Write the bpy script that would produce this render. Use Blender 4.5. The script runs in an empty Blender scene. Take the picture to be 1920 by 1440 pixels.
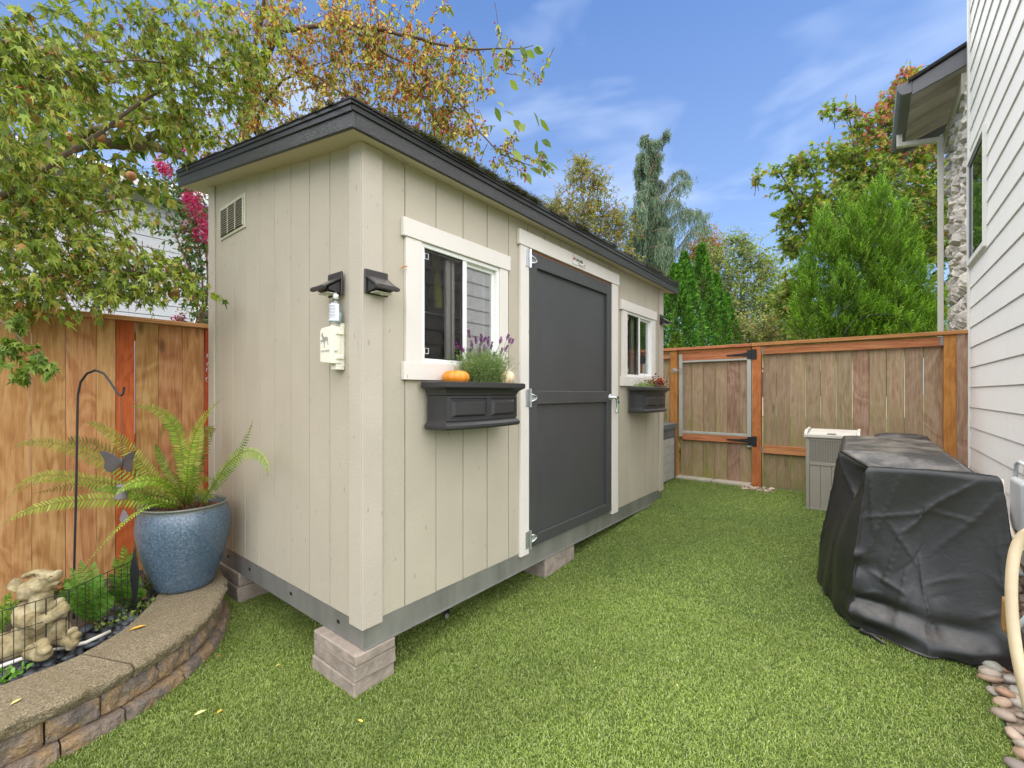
import bpy, math, random
import numpy as np
from mathutils import Vector, Matrix, noise
random.seed(7); rng = np.random.default_rng(11)
scene = bpy.context.scene
# ------------------------------------------------------------------ camera
CAM = np.array([-1.165, -1.794, 1.36])
cd = bpy.data.cameras.new('camera'); cam = bpy.data.objects.new('camera', cd)
scene.collection.objects.link(cam); scene.camera = cam
cam.location = CAM; cam.rotation_euler = (math.radians(90), 0, math.radians(38.62 - 90))
cd.sensor_width = 36; cd.lens = 36 * 839 / 1920; cd.shift_y = 17 / 1920
cd.clip_start = 0.05; cd.clip_end = 900
# ------------------------------------------------------------------ world, sun, exposure
SUN_EL, SUN_AZ = math.radians(77), math.radians(262)     # azimuth: direction the light comes from, from +x towards +y
world = bpy.data.worlds.new('World'); scene.world = world; world.use_nodes = True
wn, wl = world.node_tree.nodes, world.node_tree.links
wn.clear()
out = wn.new('ShaderNodeOutputWorld'); bg = wn.new('ShaderNodeBackground')
sky = wn.new('ShaderNodeTexSky'); sky.sky_type = 'NISHITA'; sky.sun_disc = False
sky.sun_elevation = SUN_EL; sky.sun_rotation = math.pi / 2 - SUN_AZ
sky.air_density = 1.0; sky.dust_density = 0.6; sky.ozone_density = 2.0
tc = wn.new('ShaderNodeTexCoord'); mp = wn.new('ShaderNodeMapping'); mp.inputs['Scale'].default_value = (1.0, 1.0, 3.6)
mp.inputs['Rotation'].default_value = (0.12, -0.16, 0.5)
n1 = wn.new('ShaderNodeTexNoise'); n1.inputs['Scale'].default_value = 2.1; n1.inputs['Detail'].default_value = 4; n1.inputs['Roughness'].default_value = .5
n1.inputs['Distortion'].default_value = .35
r1 = wn.new('ShaderNodeMapRange'); r1.inputs['From Min'].default_value = .47; r1.inputs['From Max'].default_value = .86
r1.inputs['To Min'].default_value = 0; r1.inputs['To Max'].default_value = .62
sepw = wn.new('ShaderNodeSeparateXYZ')
hz = wn.new('ShaderNodeMapRange'); hz.inputs['From Min'].default_value = .75; hz.inputs['From Max'].default_value = 0.0
hz.inputs['To Min'].default_value = 0.02; hz.inputs['To Max'].default_value = .30
addc = wn.new('ShaderNodeMath'); addc.operation = 'ADD'; addc.use_clamp = True
mixc = wn.new('ShaderNodeMix'); mixc.data_type = 'RGBA'
tint = wn.new('ShaderNodeMix'); tint.data_type = 'RGBA'; tint.blend_type = 'MULTIPLY'; tint.inputs['Factor'].default_value = 1
tint.inputs['B'].default_value = (0.64, 1.02, 1.44, 1)
mixc.inputs['B'].default_value = (8.6, 9.6, 11.2, 1)
wl.new(tc.outputs['Generated'], mp.inputs['Vector']); wl.new(mp.outputs[0], n1.inputs['Vector'])
wl.new(n1.outputs['Fac'], r1.inputs['Value']); wl.new(tc.outputs['Generated'], sepw.inputs[0]); wl.new(sepw.outputs['Z'], hz.inputs['Value'])
wl.new(r1.outputs[0], addc.inputs[0]); wl.new(hz.outputs[0], addc.inputs[1])
wl.new(sky.outputs[0], tint.inputs['A']); wl.new(tint.outputs['Result'], mixc.inputs['A']); wl.new(addc.outputs[0], mixc.inputs['Factor'])
wl.new(mixc.outputs['Result'], bg.inputs['Color']); wl.new(bg.outputs[0], out.inputs[0])
bg.inputs['Strength'].default_value = 0.05
sd = bpy.data.lights.new('sun', 'SUN'); sun = bpy.data.objects.new('sun', sd); scene.collection.objects.link(sun)
sd.energy = 3.4; sd.angle = math.radians(140); sd.color = (1.0, 0.93, 0.82)
sun.rotation_euler = Vector((math.cos(SUN_EL) * math.cos(SUN_AZ), math.cos(SUN_EL) * math.sin(SUN_AZ), math.sin(SUN_EL))).to_track_quat('Z', 'Y').to_euler()
sun.location = (-4, -3, 9)
scene.view_settings.view_transform = 'Standard'; scene.view_settings.look = 'None'
scene.view_settings.gamma = 1; scene.view_settings.exposure = 1.50; scene.view_settings.use_curve_mapping = False
scene.cycles.max_bounces = 8; scene.cycles.diffuse_bounces = 4; scene.cycles.transparent_max_bounces = 12
scene.cycles.use_denoising = True; scene.cycles.sample_clamp_indirect = 6

# ------------------------------------------------------------------ helpers
def D(px, py, Z):
    X = (px - 960) / 839.; Y = (737 - py) / 839.
    return CAM + np.array([.624 * X + .7814, -.7812 * X + .6242, Y]) * Z
def PX(px, py, x0):
    r = D(px, py, 1) - CAM; return CAM + r * (x0 - CAM[0]) / r[0]
def PY(px, py, y0):
    r = D(px, py, 1) - CAM; return CAM + r * (y0 - CAM[1]) / r[1]
def PZ(px, py, z0):
    r = D(px, py, 1) - CAM; return CAM + r * (z0 - CAM[2]) / r[2]
def g(x, y=0.):
    return np.interp(x, [-1, 0, 1.0, 1.5, 2, 3, 3.7, 4.9, 12, 400], [0, 0, .02, .05, .085, .165, .215, .238, .25, .25])
col = scene.collection
W = {}
def lin(c):
    c = np.array(c, float) / 255; return tuple(np.where(c <= .04045, c / 12.92, ((c + .055) / 1.055) ** 2.4)) + (1,)
def thing(name, label, cat, loc=(0, 0, 0), group=None):
    o = bpy.data.objects.new(name, None); col.objects.link(o); o.location = loc; o.empty_display_size = .1
    o['label'] = label; o['category'] = cat
    if group: o['group'] = group
    W[o] = Vector(loc); return o
def tag(o, label, cat, group=None):
    o['label'] = label; o['category'] = cat
    if group: o['group'] = group
    return o
def struct(o):
    o['kind'] = 'structure'; return o
def stuff(o):
    o['kind'] = 'stuff'; return o
def link(name, me, parent, origin):
    o = bpy.data.objects.new(name, me); col.objects.link(o); origin = Vector(origin)
    W[o] = origin
    if parent is not None: o.parent = parent; o.location = origin - W[parent]
    else: o.location = origin
    return o
class MB:
    def __init__(s): s.v = []; s.f = []
    def add(s, v, f):
        n = len(s.v); s.v += [tuple(map(float, p)) for p in v]; s.f += [tuple(i + n for i in q) for q in f]; return s
    def box(s, x0, x1, y0, y1, z0, z1):
        return s.add([(x0, y0, z0), (x1, y0, z0), (x1, y1, z0), (x0, y1, z0), (x0, y0, z1), (x1, y0, z1), (x1, y1, z1), (x0, y1, z1)],
                     [(3, 2, 1, 0), (4, 5, 6, 7), (0, 1, 5, 4), (1, 2, 6, 5), (2, 3, 7, 6), (3, 0, 4, 7)])
    def hexa(s, p):   # 8 points, same order as box
        return s.add(p, [(3, 2, 1, 0), (4, 5, 6, 7), (0, 1, 5, 4), (1, 2, 6, 5), (2, 3, 7, 6), (3, 0, 4, 7)])
    def prism(s, poly, fn, a, b):   # poly 2D, fn(u,v,w)->xyz
        n = len(poly)
        return s.add([fn(u, v, a) for u, v in poly] + [fn(u, v, b) for u, v in poly],
                     [tuple(range(n))[::-1], tuple(range(n, 2 * n))] + [(i, (i + 1) % n, n + (i + 1) % n, n + i) for i in range(n)])
    def tube(s, path, r, n=8, flat=None):
        path = [Vector(p) for p in path]; m = len(path); rr = r if hasattr(r, '__len__') else [r] * m
        up = None; V = []; F = []
        for i, p in enumerate(path):
            t = (path[min(i + 1, m - 1)] - path[max(i - 1, 0)]).normalized()
            if up is None: up = t.orthogonal().normalized() if flat is None else Vector(flat)
            a = (up - t * up.dot(t)).normalized(); up = a; b = t.cross(a)
            for k in range(n):
                w = 2 * math.pi * k / n; V.append(p + (a * math.cos(w) + b * math.sin(w)) * rr[i])
        for i in range(m - 1):
            for k in range(n):
                F.append((i * n + k, i * n + (k + 1) % n, (i + 1) * n + (k + 1) % n, (i + 1) * n + k))
        F.append(tuple(range(n))[::-1]); F.append(tuple(range((m - 1) * n, m * n)))
        return s.add(V, F)
    def lathe(s, prof, c, n=32, fn=None):
        V = []; F = []; m = len(prof)
        for i, (r, z) in enumerate(prof):
            for k in range(n):
                w = 2 * math.pi * k / n; q = (c[0] + r * math.cos(w), c[1] + r * math.sin(w), c[2] + z)
                V.append(q)
        for i in range(m - 1):
            for k in range(n):
                F.append((i * n + k, i * n + (k + 1) % n, (i + 1) * n + (k + 1) % n, (i + 1) * n + k))
        F.append(tuple(range(n))[::-1]); F.append(tuple(range((m - 1) * n, m * n)))
        return s.add(V, F)
    def ell(s, c, r, R=None, n=14):
        prof = []; V = []; F = []; m = n // 2 + 1
        for i in range(m):
            t = math.pi * (i + .02) / (m - 1 + .04)
            for k in range(n):
                w = 2 * math.pi * k / n
                p = Vector((r[0] * math.sin(t) * math.cos(w), r[1] * math.sin(t) * math.sin(w), -r[2] * math.cos(t)))
                if R is not None: p = R @ p
                V.append(p + Vector(c))
        for i in range(m - 1):
            for k in range(n):
                F.append((i * n + k, i * n + (k + 1) % n, (i + 1) * n + (k + 1) % n, (i + 1) * n + k))
        F.append(tuple(range(n))[::-1]); F.append(tuple(range((m - 1) * n, m * n)))
        return s.add(V, F)
    def build(s, name, mat, parent=None, origin=None, smooth=False, bevel=0, seg=1, label=None):
        a = np.array(s.v)
        if origin is None: origin = ((a[:, 0].min() + a[:, 0].max()) / 2, (a[:, 1].min() + a[:, 1].max()) / 2, a[:, 2].min())
        a = a - np.array(origin)
        me = bpy.data.meshes.new(name); me.from_pydata(a.tolist(), [], s.f)
        me.materials.append(mat)
        if smooth: me.polygons.foreach_set('use_smooth', [True] * len(me.polygons))
        o = link(name, me, parent, origin)
        if bevel:
            b = o.modifiers.new('bevel', 'BEVEL'); b.width = bevel; b.segments = seg; b.limit_method = 'ANGLE'; b.angle_limit = math.radians(40)
        if label: o['label'] = label
        return o
def bx(name, mat, parent, x0, x1, y0, y1, z0, z1, bevel=.0015, **k):
    return MB().box(x0, x1, y0, y1, z0, z1).build(name, mat, parent, bevel=bevel, **k)

# ------------------------------------------------------------------ materials
def mat_base(name):
    m = bpy.data.materials.new(name); m.use_nodes = True; nt = m.node_tree; b = nt.nodes['Principled BSDF']; return m, nt, b
def nd(nt, t, **k):
    n = nt.nodes.new(t)
    for a, v in k.items():
        if a in n.inputs: n.inputs[a].default_value = v
        else: setattr(n, a, v)
    return n
def vec(nt, scale, rnd=True):
    tc = nd(nt, 'ShaderNodeTexCoord'); mp = nd(nt, 'ShaderNodeMapping'); mp.inputs['Scale'].default_value = scale
    if rnd:
        oi = nd(nt, 'ShaderNodeObjectInfo'); mm = nd(nt, 'ShaderNodeVectorMath', operation='SCALE'); mm.inputs[0].default_value = (37, 91, 53)
        nt.links.new(oi.outputs['Random'], mm.inputs['Scale']); ad = nd(nt, 'ShaderNodeVectorMath', operation='ADD')
        nt.links.new(tc.outputs['Object'], ad.inputs[0]); nt.links.new(mm.outputs[0], ad.inputs[1]); nt.links.new(ad.outputs[0], mp.inputs['Vector'])
    else: nt.links.new(tc.outputs['Object'], mp.inputs['Vector'])
    return mp.outputs[0]
def noi(nt, v, scale, detail=4, rough=.6, dist=0):
    n = nd(nt, 'ShaderNodeTexNoise'); n.inputs['Scale'].default_value = scale; n.inputs['Detail'].default_value = detail
    n.inputs['Roughness'].default_value = rough; n.inputs['Distortion'].default_value = dist
    if v is not None: nt.links.new(v, n.inputs['Vector'])
    return n.outputs['Fac']
def ramp(nt, f, stops):
    r = nd(nt, 'ShaderNodeValToRGB'); e = r.color_ramp.elements
    while len(e) < len(stops): e.new(.5)
    for i, (p, c) in enumerate(stops): e[i].position = p; e[i].color = c
    nt.links.new(f, r.inputs['Fac']); return r.outputs['Color']
def mixn(nt, f, a, b, mode='MIX'):
    m = nd(nt, 'ShaderNodeMix', data_type='RGBA', blend_type=mode)
    for s, x in (('A', a), ('B', b)):
        if isinstance(x, (tuple, list)): m.inputs[s].default_value = x
        else: nt.links.new(x, m.inputs[s])
    if isinstance(f, (int, float)): m.inputs['Factor'].default_value = f
    else: nt.links.new(f, m.inputs['Factor'])
    return m.outputs['Result']
def bump(nt, b, h, strength, dist=.002, prev=None):
    n = nd(nt, 'ShaderNodeBump'); n.inputs['Strength'].default_value = strength; n.inputs['Distance'].default_value = dist
    nt.links.new(h, n.inputs['Height'])
    if prev is not None: nt.links.new(prev, n.inputs['Normal'])
    nt.links.new(n.outputs[0], b.inputs['Normal']); return n.outputs[0]
def sc(c, k): return tuple(min(1, x * k) for x in c[:3]) + (1,)
def rrange(nt, f, a, b, c, d):
    r = nd(nt, 'ShaderNodeMapRange'); 
    for k, x in zip(('From Min', 'From Max', 'To Min', 'To Max'), (a, b, c, d)): r.inputs[k].default_value = x
    nt.links.new(f, r.inputs['Value']); return r.outputs[0]
def simple(name, c, rough=.6, metal=0, var=.12, scale=8, bs=.15, bscale=None, bd=.002, stretch=(1, 1, 1), objvar=0, spec=.5, rnd=True):
    m, nt, b = mat_base(name); v = vec(nt, stretch, rnd); c = tuple(c[:3]) + (1,)
    f = noi(nt, v, scale, 5)
    cc = ramp(nt, f, [(.3, sc(c, 1 - var)), (.7, sc(c, 1 + var))])
    if objvar:
        oi = nd(nt, 'ShaderNodeObjectInfo'); k = rrange(nt, oi.outputs['Random'], 0, 1, 1 - objvar, 1 + objvar)
        h = nd(nt, 'ShaderNodeHueSaturation'); nt.links.new(k, h.inputs['Value']); nt.links.new(cc, h.inputs['Color']); cc = h.outputs[0]
    nt.links.new(cc, b.inputs['Base Color']); b.inputs['Roughness'].default_value = rough; b.inputs['Metallic'].default_value = metal
    b.inputs['Specular IOR Level'].default_value = spec
    if bs: bump(nt, b, noi(nt, v, bscale or scale * 6, 4), bs, bd)
    return m
def painted(name, c, strength=.35, rough=.55, dirt=.05, along='z', grain=1.0):
    # embossed wood-grain fibre board, painted
    m, nt, b = mat_base(name); c = tuple(c[:3]) + (1,)
    st = {'z': (26, 26, 60), 'x': (60, 26, 26)}[along]
    v = vec(nt, st); v2 = vec(nt, (1, 1, 1))
    a = noi(nt, v, 1.6 * grain, 4, .55, 1.8)
    v3 = vec(nt, {'z': (9, 9, 2.2), 'x': (2.2, 9, 9)}[along]); w = noi(nt, v3, 3.0 * grain, 3, .5, .8)
    wv = nd(nt, 'ShaderNodeMath', operation='MULTIPLY'); nt.links.new(w, wv.inputs[0]); wv.inputs[1].default_value = 55
    sn = nd(nt, 'ShaderNodeMath', operation='SINE'); nt.links.new(wv.outputs[0], sn.inputs[0])
    mk = noi(nt, v2, 3.1, 2); mk = rrange(nt, mk, .50, .70, 0, .16)
    ad = nd(nt, 'ShaderNodeMath', operation='MULTIPLY_ADD'); nt.links.new(sn.outputs[0], ad.inputs[0]); nt.links.new(mk, ad.inputs[1]); nt.links.new(a, ad.inputs[2])
    cc = ramp(nt, noi(nt, v2, 2.2, 5), [(.3, sc(c, 1 - dirt)), (.7, sc(c, 1 + dirt))])
    cc = mixn(nt, rrange(nt, a, .30, .50, .025, 0), cc, sc(c, .55))
    sp = rrange(nt, noi(nt, v2, 46, 2), .70, .76, 0, .5)
    cc = mixn(nt, sp, cc, sc(c, .62))
    nt.links.new(cc, b.inputs['Base Color']); b.inputs['Roughness'].default_value = rough; b.inputs['Specular IOR Level'].default_value = .4
    nh_ = nd(nt, 'ShaderNodeTexVoronoi'); nh_.inputs['Scale'].default_value = 1; nt.links.new(vec(nt, (16, 16, 5.5)), nh_.inputs['Vector'])
    pit = rrange(nt, nh_.outputs['Distance'], .05, .09, 1, 0); cc2 = mixn(nt, pit, cc, sc(c, .72)); nt.links.new(cc2, b.inputs['Base Color'])
    bump(nt, b, ad.outputs[0], strength, .0036)
    return m
def wood(name, cols, rough=.7, algae=0, knots=.5, along='z', objvar=.12, bs=.25, ringamp=.10):
    m, nt, b = mat_base(name)
    st = (14, 14, 1.0) if along == 'z' else ((1.0, 14, 14) if along == 'x' else (14, 1.0, 14))
    v = vec(nt, st); v1 = vec(nt, (st[0] / 5, st[1] / 5, st[2] * 1.2)) if along == 'z' else vec(nt, tuple(s / 4 for s in st))
    f = noi(nt, v, 4, 6, .65, .9); f2 = noi(nt, v1, 1.1, 3, .5, 1.0)
    rg = nd(nt, 'ShaderNodeMath', operation='MULTIPLY'); nt.links.new(f2, rg.inputs[0]); rg.inputs[1].default_value = 42
    sn = nd(nt, 'ShaderNodeMath', operation='SINE'); nt.links.new(rg.outputs[0], sn.inputs[0])
    mx = nd(nt, 'ShaderNodeMath', operation='MULTIPLY_ADD'); nt.links.new(sn.outputs[0], mx.inputs[0]); mx.inputs[1].default_value = ringamp; nt.links.new(f, mx.inputs[2])
    n = len(cols); cc = ramp(nt, mx.outputs[0], [(.25 + .5 * i / (n - 1), lin(c)) for i, c in enumerate(cols)])
    # knots
    vk = vec(nt, (5.2, 5.2, 1.9) if along == 'z' else tuple(1.9 if s < 2 else 5.2 for s in st)); vo = nd(nt, 'ShaderNodeTexVoronoi'); vo.inputs['Scale'].default_value = 1.0
    nt.links.new(vk, vo.inputs['Vector']); kf = rrange(nt, vo.outputs['Distance'], .06, .13, knots, 0)
    cc = mixn(nt, kf, cc, lin(np.array(cols[0]) * .5))
    oi = nd(nt, 'ShaderNodeObjectInfo'); h = nd(nt, 'ShaderNodeHueSaturation')
    nt.links.new(rrange(nt, oi.outputs['Random'], 0, 1, 1 - objvar, 1 + objvar), h.inputs['Value'])
    mu = nd(nt, 'ShaderNodeMath', operation='MULTIPLY'); nt.links.new(oi.outputs['Random'], mu.inputs[0]); mu.inputs[1].default_value = 17.3
    fr = nd(nt, 'ShaderNodeMath', operation='FRACT'); nt.links.new(mu.outputs[0], fr.inputs[0])
    nt.links.new(rrange(nt, fr.outputs[0], 0, 1, .488, .512), h.inputs['Hue']); nt.links.new(cc, h.inputs['Color']); cc = h.outputs[0]
    if algae:
        tcc = nd(nt, 'ShaderNodeTexCoord'); sp = nd(nt, 'ShaderNodeSeparateXYZ'); nt.links.new(tcc.outputs['Object'], sp.inputs[0])
        edge = nd(nt, 'ShaderNodeMath', operation='ABSOLUTE'); nt.links.new(sp.outputs['Y'], edge.inputs[0])
        e = rrange(nt, edge.outputs[0], .04, .072, 0, .55); lo = rrange(nt, sp.outputs['Z'], 1.1, 0.0, 0, .75)
        s = nd(nt, 'ShaderNodeMath', operation='ADD'); nt.links.new(e, s.inputs[0]); nt.links.new(lo, s.inputs[1])
        nn = rrange(nt, noi(nt, vec(nt, (3, 3, 1.2)), 2.2, 4), .35, .68, 0, algae)
        q = nd(nt, 'ShaderNodeMath', operation='MULTIPLY', use_clamp=True); nt.links.new(s.outputs[0], q.inputs[0]); nt.links.new(nn, q.inputs[1])
        cc = mixn(nt, q.outputs[0], cc, lin((132, 134, 66)))
    nt.links.new(cc, b.inputs['Base Color']); b.inputs['Roughness'].default_value = rough; b.inputs['Specular IOR Level'].default_value = .25
    bump(nt, b, mx.outputs[0], bs, .0015); return m
def vcol(name, trans=.35, rough=.55, spec=.3, gain=1.0):
    m, nt, b = mat_base(name); at = nd(nt, 'ShaderNodeAttribute', attribute_name='Col')
    oi = nd(nt, 'ShaderNodeHueSaturation'); oi.inputs['Value'].default_value = gain; nt.links.new(at.outputs['Color'], oi.inputs['Color'])
    nt.links.new(oi.outputs[0], b.inputs['Base Color']); b.inputs['Roughness'].default_value = rough; b.inputs['Specular IOR Level'].default_value = spec
    if trans:
        tr = nd(nt, 'ShaderNodeBsdfTranslucent'); h = nd(nt, 'ShaderNodeHueSaturation'); h.inputs['Value'].default_value = 1.15; h.inputs['Saturation'].default_value = 1.1
        nt.links.new(oi.outputs[0], h.inputs['Color']); nt.links.new(h.outputs[0], tr.inputs['Color'])
        ms = nd(nt, 'ShaderNodeMixShader'); ms.inputs[0].default_value = trans
        nt.links.new(b.outputs[0], ms.inputs[1]); nt.links.new(tr.outputs[0], ms.inputs[2]); nt.links.new(ms.outputs[0], nt.nodes['Material Output'].inputs[0])
    return m
def glass(name, tint=(.8, .83, .85), refl=.12, dark=0.0):
    m, nt, b = mat_base(name); gl = nd(nt, 'ShaderNodeBsdfGlossy'); gl.inputs['Roughness'].default_value = .01
    tr = nd(nt, 'ShaderNodeBsdfTransparent'); tr.inputs['Color'].default_value = tuple(tint) + (1,)
    fz = nd(nt, 'ShaderNodeFresnel'); ge_ = nd(nt, 'ShaderNodeNewGeometry'); nt.links.new(rrange(nt, ge_.outputs['Backfacing'], 0, 1, 1.5, 1 / 1.5), fz.inputs['IOR'])
    ad = nd(nt, 'ShaderNodeMath', operation='ADD', use_clamp=True); nt.links.new(fz.outputs[0], ad.inputs[0]); ad.inputs[1].default_value = refl
    ms = nd(nt, 'ShaderNodeMixShader'); nt.links.new(ad.outputs[0], ms.inputs[0]); nt.links.new(tr.outputs[0], ms.inputs[1]); nt.links.new(gl.outputs[0], ms.inputs[2])
    nt.links.new(ms.outputs[0], nt.nodes['Material Output'].inputs[0]); return m
WALLC = lin((180, 171, 154)); TRIMC = lin((218, 211, 203)); DARK = lin((74, 75, 79))
M = {}
M['siding'] = painted('siding_paint', WALLC, .55)
M['trim'] = painted('trim_paint', TRIMC, .3, dirt=.04)
M['trimx'] = painted('trim_paint_across', TRIMC, .3, dirt=.04, along='x')
M['corner'] = painted('corner_paint', lin((186, 176, 162)), .55)
M['soffit'] = simple('soffit_paint', lin((190, 182, 158)), .7, var=.04, scale=3, bs=.06, bscale=90)
M['dark'] = painted('charcoal_paint', lin((69, 69, 70)), .42, rough=.42, dirt=.10)
M['darkx'] = painted('charcoal_paint_across', lin((69, 69, 70)), .55, rough=.42, dirt=.10, along='x', grain=.7)
M['fascia'] = painted('fascia_paint', lin((49, 50, 49)), .8, rough=.4, dirt=.10, along='x', grain=.9)
M['drip'] = simple('drip_metal', lin((38, 39, 39)), .38, metal=.3, var=.1, scale=5, bs=.03)
M['shingle'] = simple('shingle', lin((48, 46, 43)), .95, var=.3, scale=30, bs=.5, bscale=200, bd=.004, objvar=.2)
M['galv'] = simple('galvanized', lin((140, 139, 134)), .48, metal=.45, var=.22, scale=7, bs=.05, stretch=(1, 1, .25))
M['plastic_w'] = simple('white_vinyl', lin((232, 232, 228)), .35, var=.03, bs=0)
M['plastic_k'] = simple('dark_plastic', lin((54, 50, 50)), .42, var=.08, scale=20, bs=.08, bscale=300)
M['chrome'] = simple('zinc_plated', lin((205, 207, 208)), .28, metal=.85, var=.08, scale=30, bs=.02)
M['black'] = simple('black_metal', lin((34, 35, 37)), .5, metal=.2, var=.1, bs=.1)
M['cedar'] = wood('cedar_board', [(150, 98, 58), (180, 128, 82), (198, 154, 106)], knots=.6)
M['cedar_cap'] = wood('cedar_cap', [(168, 116, 70), (198, 148, 98), (212, 168, 118)], along='x', knots=.2)
M['stained'] = wood('stained_post', [(152, 92, 48), (176, 112, 58), (190, 126, 72)], knots=.1, objvar=.03)
M['stained_l'] = wood('stained_post_left', [(150, 70, 32), (178, 88, 44), (190, 102, 56)], knots=.1, objvar=.03)
M['stained_y'] = wood('stained_rail', [(156, 98, 60), (184, 122, 78), (198, 142, 96)], knots=.1, objvar=.06, along='y')
M['weather'] = wood('weathered_board', [(136, 112, 86), (162, 138, 110), (182, 160, 134)], algae=1.0, knots=.4, objvar=.16, ringamp=.05)
M['weather_r'] = wood('weathered_reddish', [(128, 98, 78), (156, 126, 102), (176, 150, 126)], knots=.3, objvar=.06)
M['concrete'] = simple('concrete_block', lin((146, 134, 122)), .95, var=.24, scale=14, bs=.6, bscale=60, bd=.004, objvar=.07)
M['paver'] = simple('paver', lin((176, 168, 150)), .95, var=.15, scale=12, bs=.4, bscale=70, bd=.003)
# ------------------------------------------------------------------ ground and lawn
RB = -2.215     # where the turf meets the gravel strip
m, nt, b = mat_base('soil'); v = vec(nt, (1, 1, 1), False)
nt.links.new(ramp(nt, noi(nt, v, 9, 6), [(.3, lin((52, 44, 36))), (.7, lin((88, 76, 62)))]), b.inputs['Base Color']); b.inputs['Roughness'].default_value = 1
bump(nt, b, noi(nt, v, 60, 5), .8, .01); M['soil'] = m
m, nt, b = mat_base('turf_backing'); v = vec(nt, (1, 1, 1), False)
nt.links.new(ramp(nt, noi(nt, v, 60, 4), [(.3, lin((52, 72, 26))), (.7, lin((86, 112, 42)))]), b.inputs['Base Color']); b.inputs['Roughness'].default_value = 1
bump(nt, b, noi(nt, v, 300, 3), .8, .01); M['turf'] = m
m, nt, b = mat_base('far_ground'); v = vec(nt, (1, 1, 1), False)
nt.links.new(ramp(nt, noi(nt, v, .8, 6), [(.3, lin((70, 84, 40))), (.7, lin((110, 116, 66)))]), b.inputs['Base Color']); b.inputs['Roughness'].default_value = 1; M['far'] = m
def sheet(name, xs, ys, dz, mat):
    mb = MB(); V = [(x, y, g(x) + dz) for x in xs for y in ys]; n = len(ys)
    mb.add(V, [(i * n + j, (i + 1) * n + j, (i + 1) * n + j + 1, i * n + j + 1) for i in range(len(xs) - 1) for j in range(n - 1)])
    return struct(mb.build(name, mat, None, (0, 0, 0), smooth=True))
sheet('ground', np.r_[-400, -60, -6, -3, np.linspace(-1, 5, 31), 8, 12, 60, 400], np.r_[-400, -60, -8, np.linspace(-3, 3, 7), 8, 60, 400], -.03, M['far'])
lawn = sheet('lawn', np.r_[-3.0, np.linspace(-1, 4.86, 40)], np.r_[RB, -1.5, -.5, .5, 1.5, 2.03], -.004, M['turf'])
# retaining wall outline: outer and inner edge of the cap stones
ST = [((-2.6, .50), (-2.6, .82)), ((-1.9, .505), (-1.9, .83)), ((-1.4, .515), (-1.4, .845)), ((-1.04, .54), (-1.05, .868)), ((-.90, .575), (-.90, .888)), ((-.683, .625), (-.816, .905)),
      ((-.46, .765), (-.65, 1.02)), ((-.315, .905), (-.525, 1.20)), ((-.18, 1.13), (-.445, 1.34)), ((-.098, 1.34), (-.385, 1.50)), ((-.07, 1.53), (-.355, 1.63)), ((-.075, 1.72), (-.355, 1.78)), ((-.09, 1.90), (-.36, 1.93)), ((-.09, 2.02), (-.36, 2.03))]
OU = np.array([s[0] for s in ST]); IN = np.array([s[1] for s in ST])
def resample(P, n=160):
    d = np.r_[0, np.cumsum(np.linalg.norm(np.diff(P, axis=0), axis=1))]; 
    # smooth with a light Catmull-like pass
    t = np.linspace(0, d[-1], n); Q = np.stack([np.interp(t, d, P[:, k]) for k in range(2)], 1)
    for _ in range(6): Q[1:-1] = (Q[:-2] + 2 * Q[1:-1] + Q[2:]) / 4
    return Q
dl = np.r_[0, np.cumsum(np.linalg.norm(np.diff(OU, axis=0), axis=1))]
NS = 300; tt = np.linspace(0, dl[-1], NS)
OUs = np.stack([np.interp(tt, dl, OU[:, k]) for k in range(2)], 1); INs = np.stack([np.interp(tt, dl, IN[:, k]) for k in range(2)], 1)
for _ in range(60):
    OUs[1:-1] = (OUs[:-2] + 2 * OUs[1:-1] + OUs[2:]) / 4; INs[1:-1] = (INs[:-2] + 2 * INs[1:-1] + INs[2:]) / 4
NRM = OUs - INs; NRM /= np.linalg.norm(NRM, axis=1)[:, None]
kw = int(np.argmax(OUs[:, 0]))
def on_turf(x, y):
    k = (x > -3.0) & (x < 4.86) & (y > RB + .012 * np.sin(x * 23) + .006 * np.sin(x * 71)) & (y < 2.0)
    yy = np.interp(x, OUs[:, 0][:kw], OUs[:, 1][:kw]); k &= ~((x < OUs[kw - 1, 0]) & (y > yy))
    k &= ~((x > .45) & (x < 3.4) & (y > .75))   # under the shed nothing shows
    return k
# turf blades
def blades(name, xy, h, w, mat, pal, patch, seed=1, zof=g, parent=None):
    r = np.random.default_rng(seed); n = len(xy); z = zof(xy[:, 0]); a = r.uniform(0, 2 * np.pi, n)
    dx = np.stack([np.cos(a), np.sin(a)], 1); ln = r.normal(0, .75, (n, 2)) + np.array([.22, .1]); H = h * r.uniform(.55, 1.25, n); Wd = w * r.uniform(.7, 1.3, n)
    V = np.zeros((n, 5, 3)); base = np.c_[xy, z - .004]
    side = np.c_[dx, np.zeros(n)] * Wd[:, None] / 2
    mid = base + np.c_[ln * H[:, None] * .32, H * .62]; tip = base + np.c_[ln * H[:, None] * 1.0, H * (.95 - .25 * np.abs(ln).sum(1).clip(0, 2))]
    V[:, 0] = base - side; V[:, 1] = base + side; V[:, 2] = mid + side * .8; V[:, 3] = mid - side * .8; V[:, 4] = tip
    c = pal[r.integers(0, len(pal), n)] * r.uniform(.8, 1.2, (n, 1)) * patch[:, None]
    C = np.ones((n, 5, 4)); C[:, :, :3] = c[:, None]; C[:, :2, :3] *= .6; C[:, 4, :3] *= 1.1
    i = np.arange(n)[:, None] * 5
    return rawmesh(name, V.reshape(-1, 3), np.concatenate([(i + [0, 1, 2]), (i + [0, 2, 3]), (i + [3, 2, 4])], 1).reshape(-1, 3), C.reshape(-1, 4), mat, parent)
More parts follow.
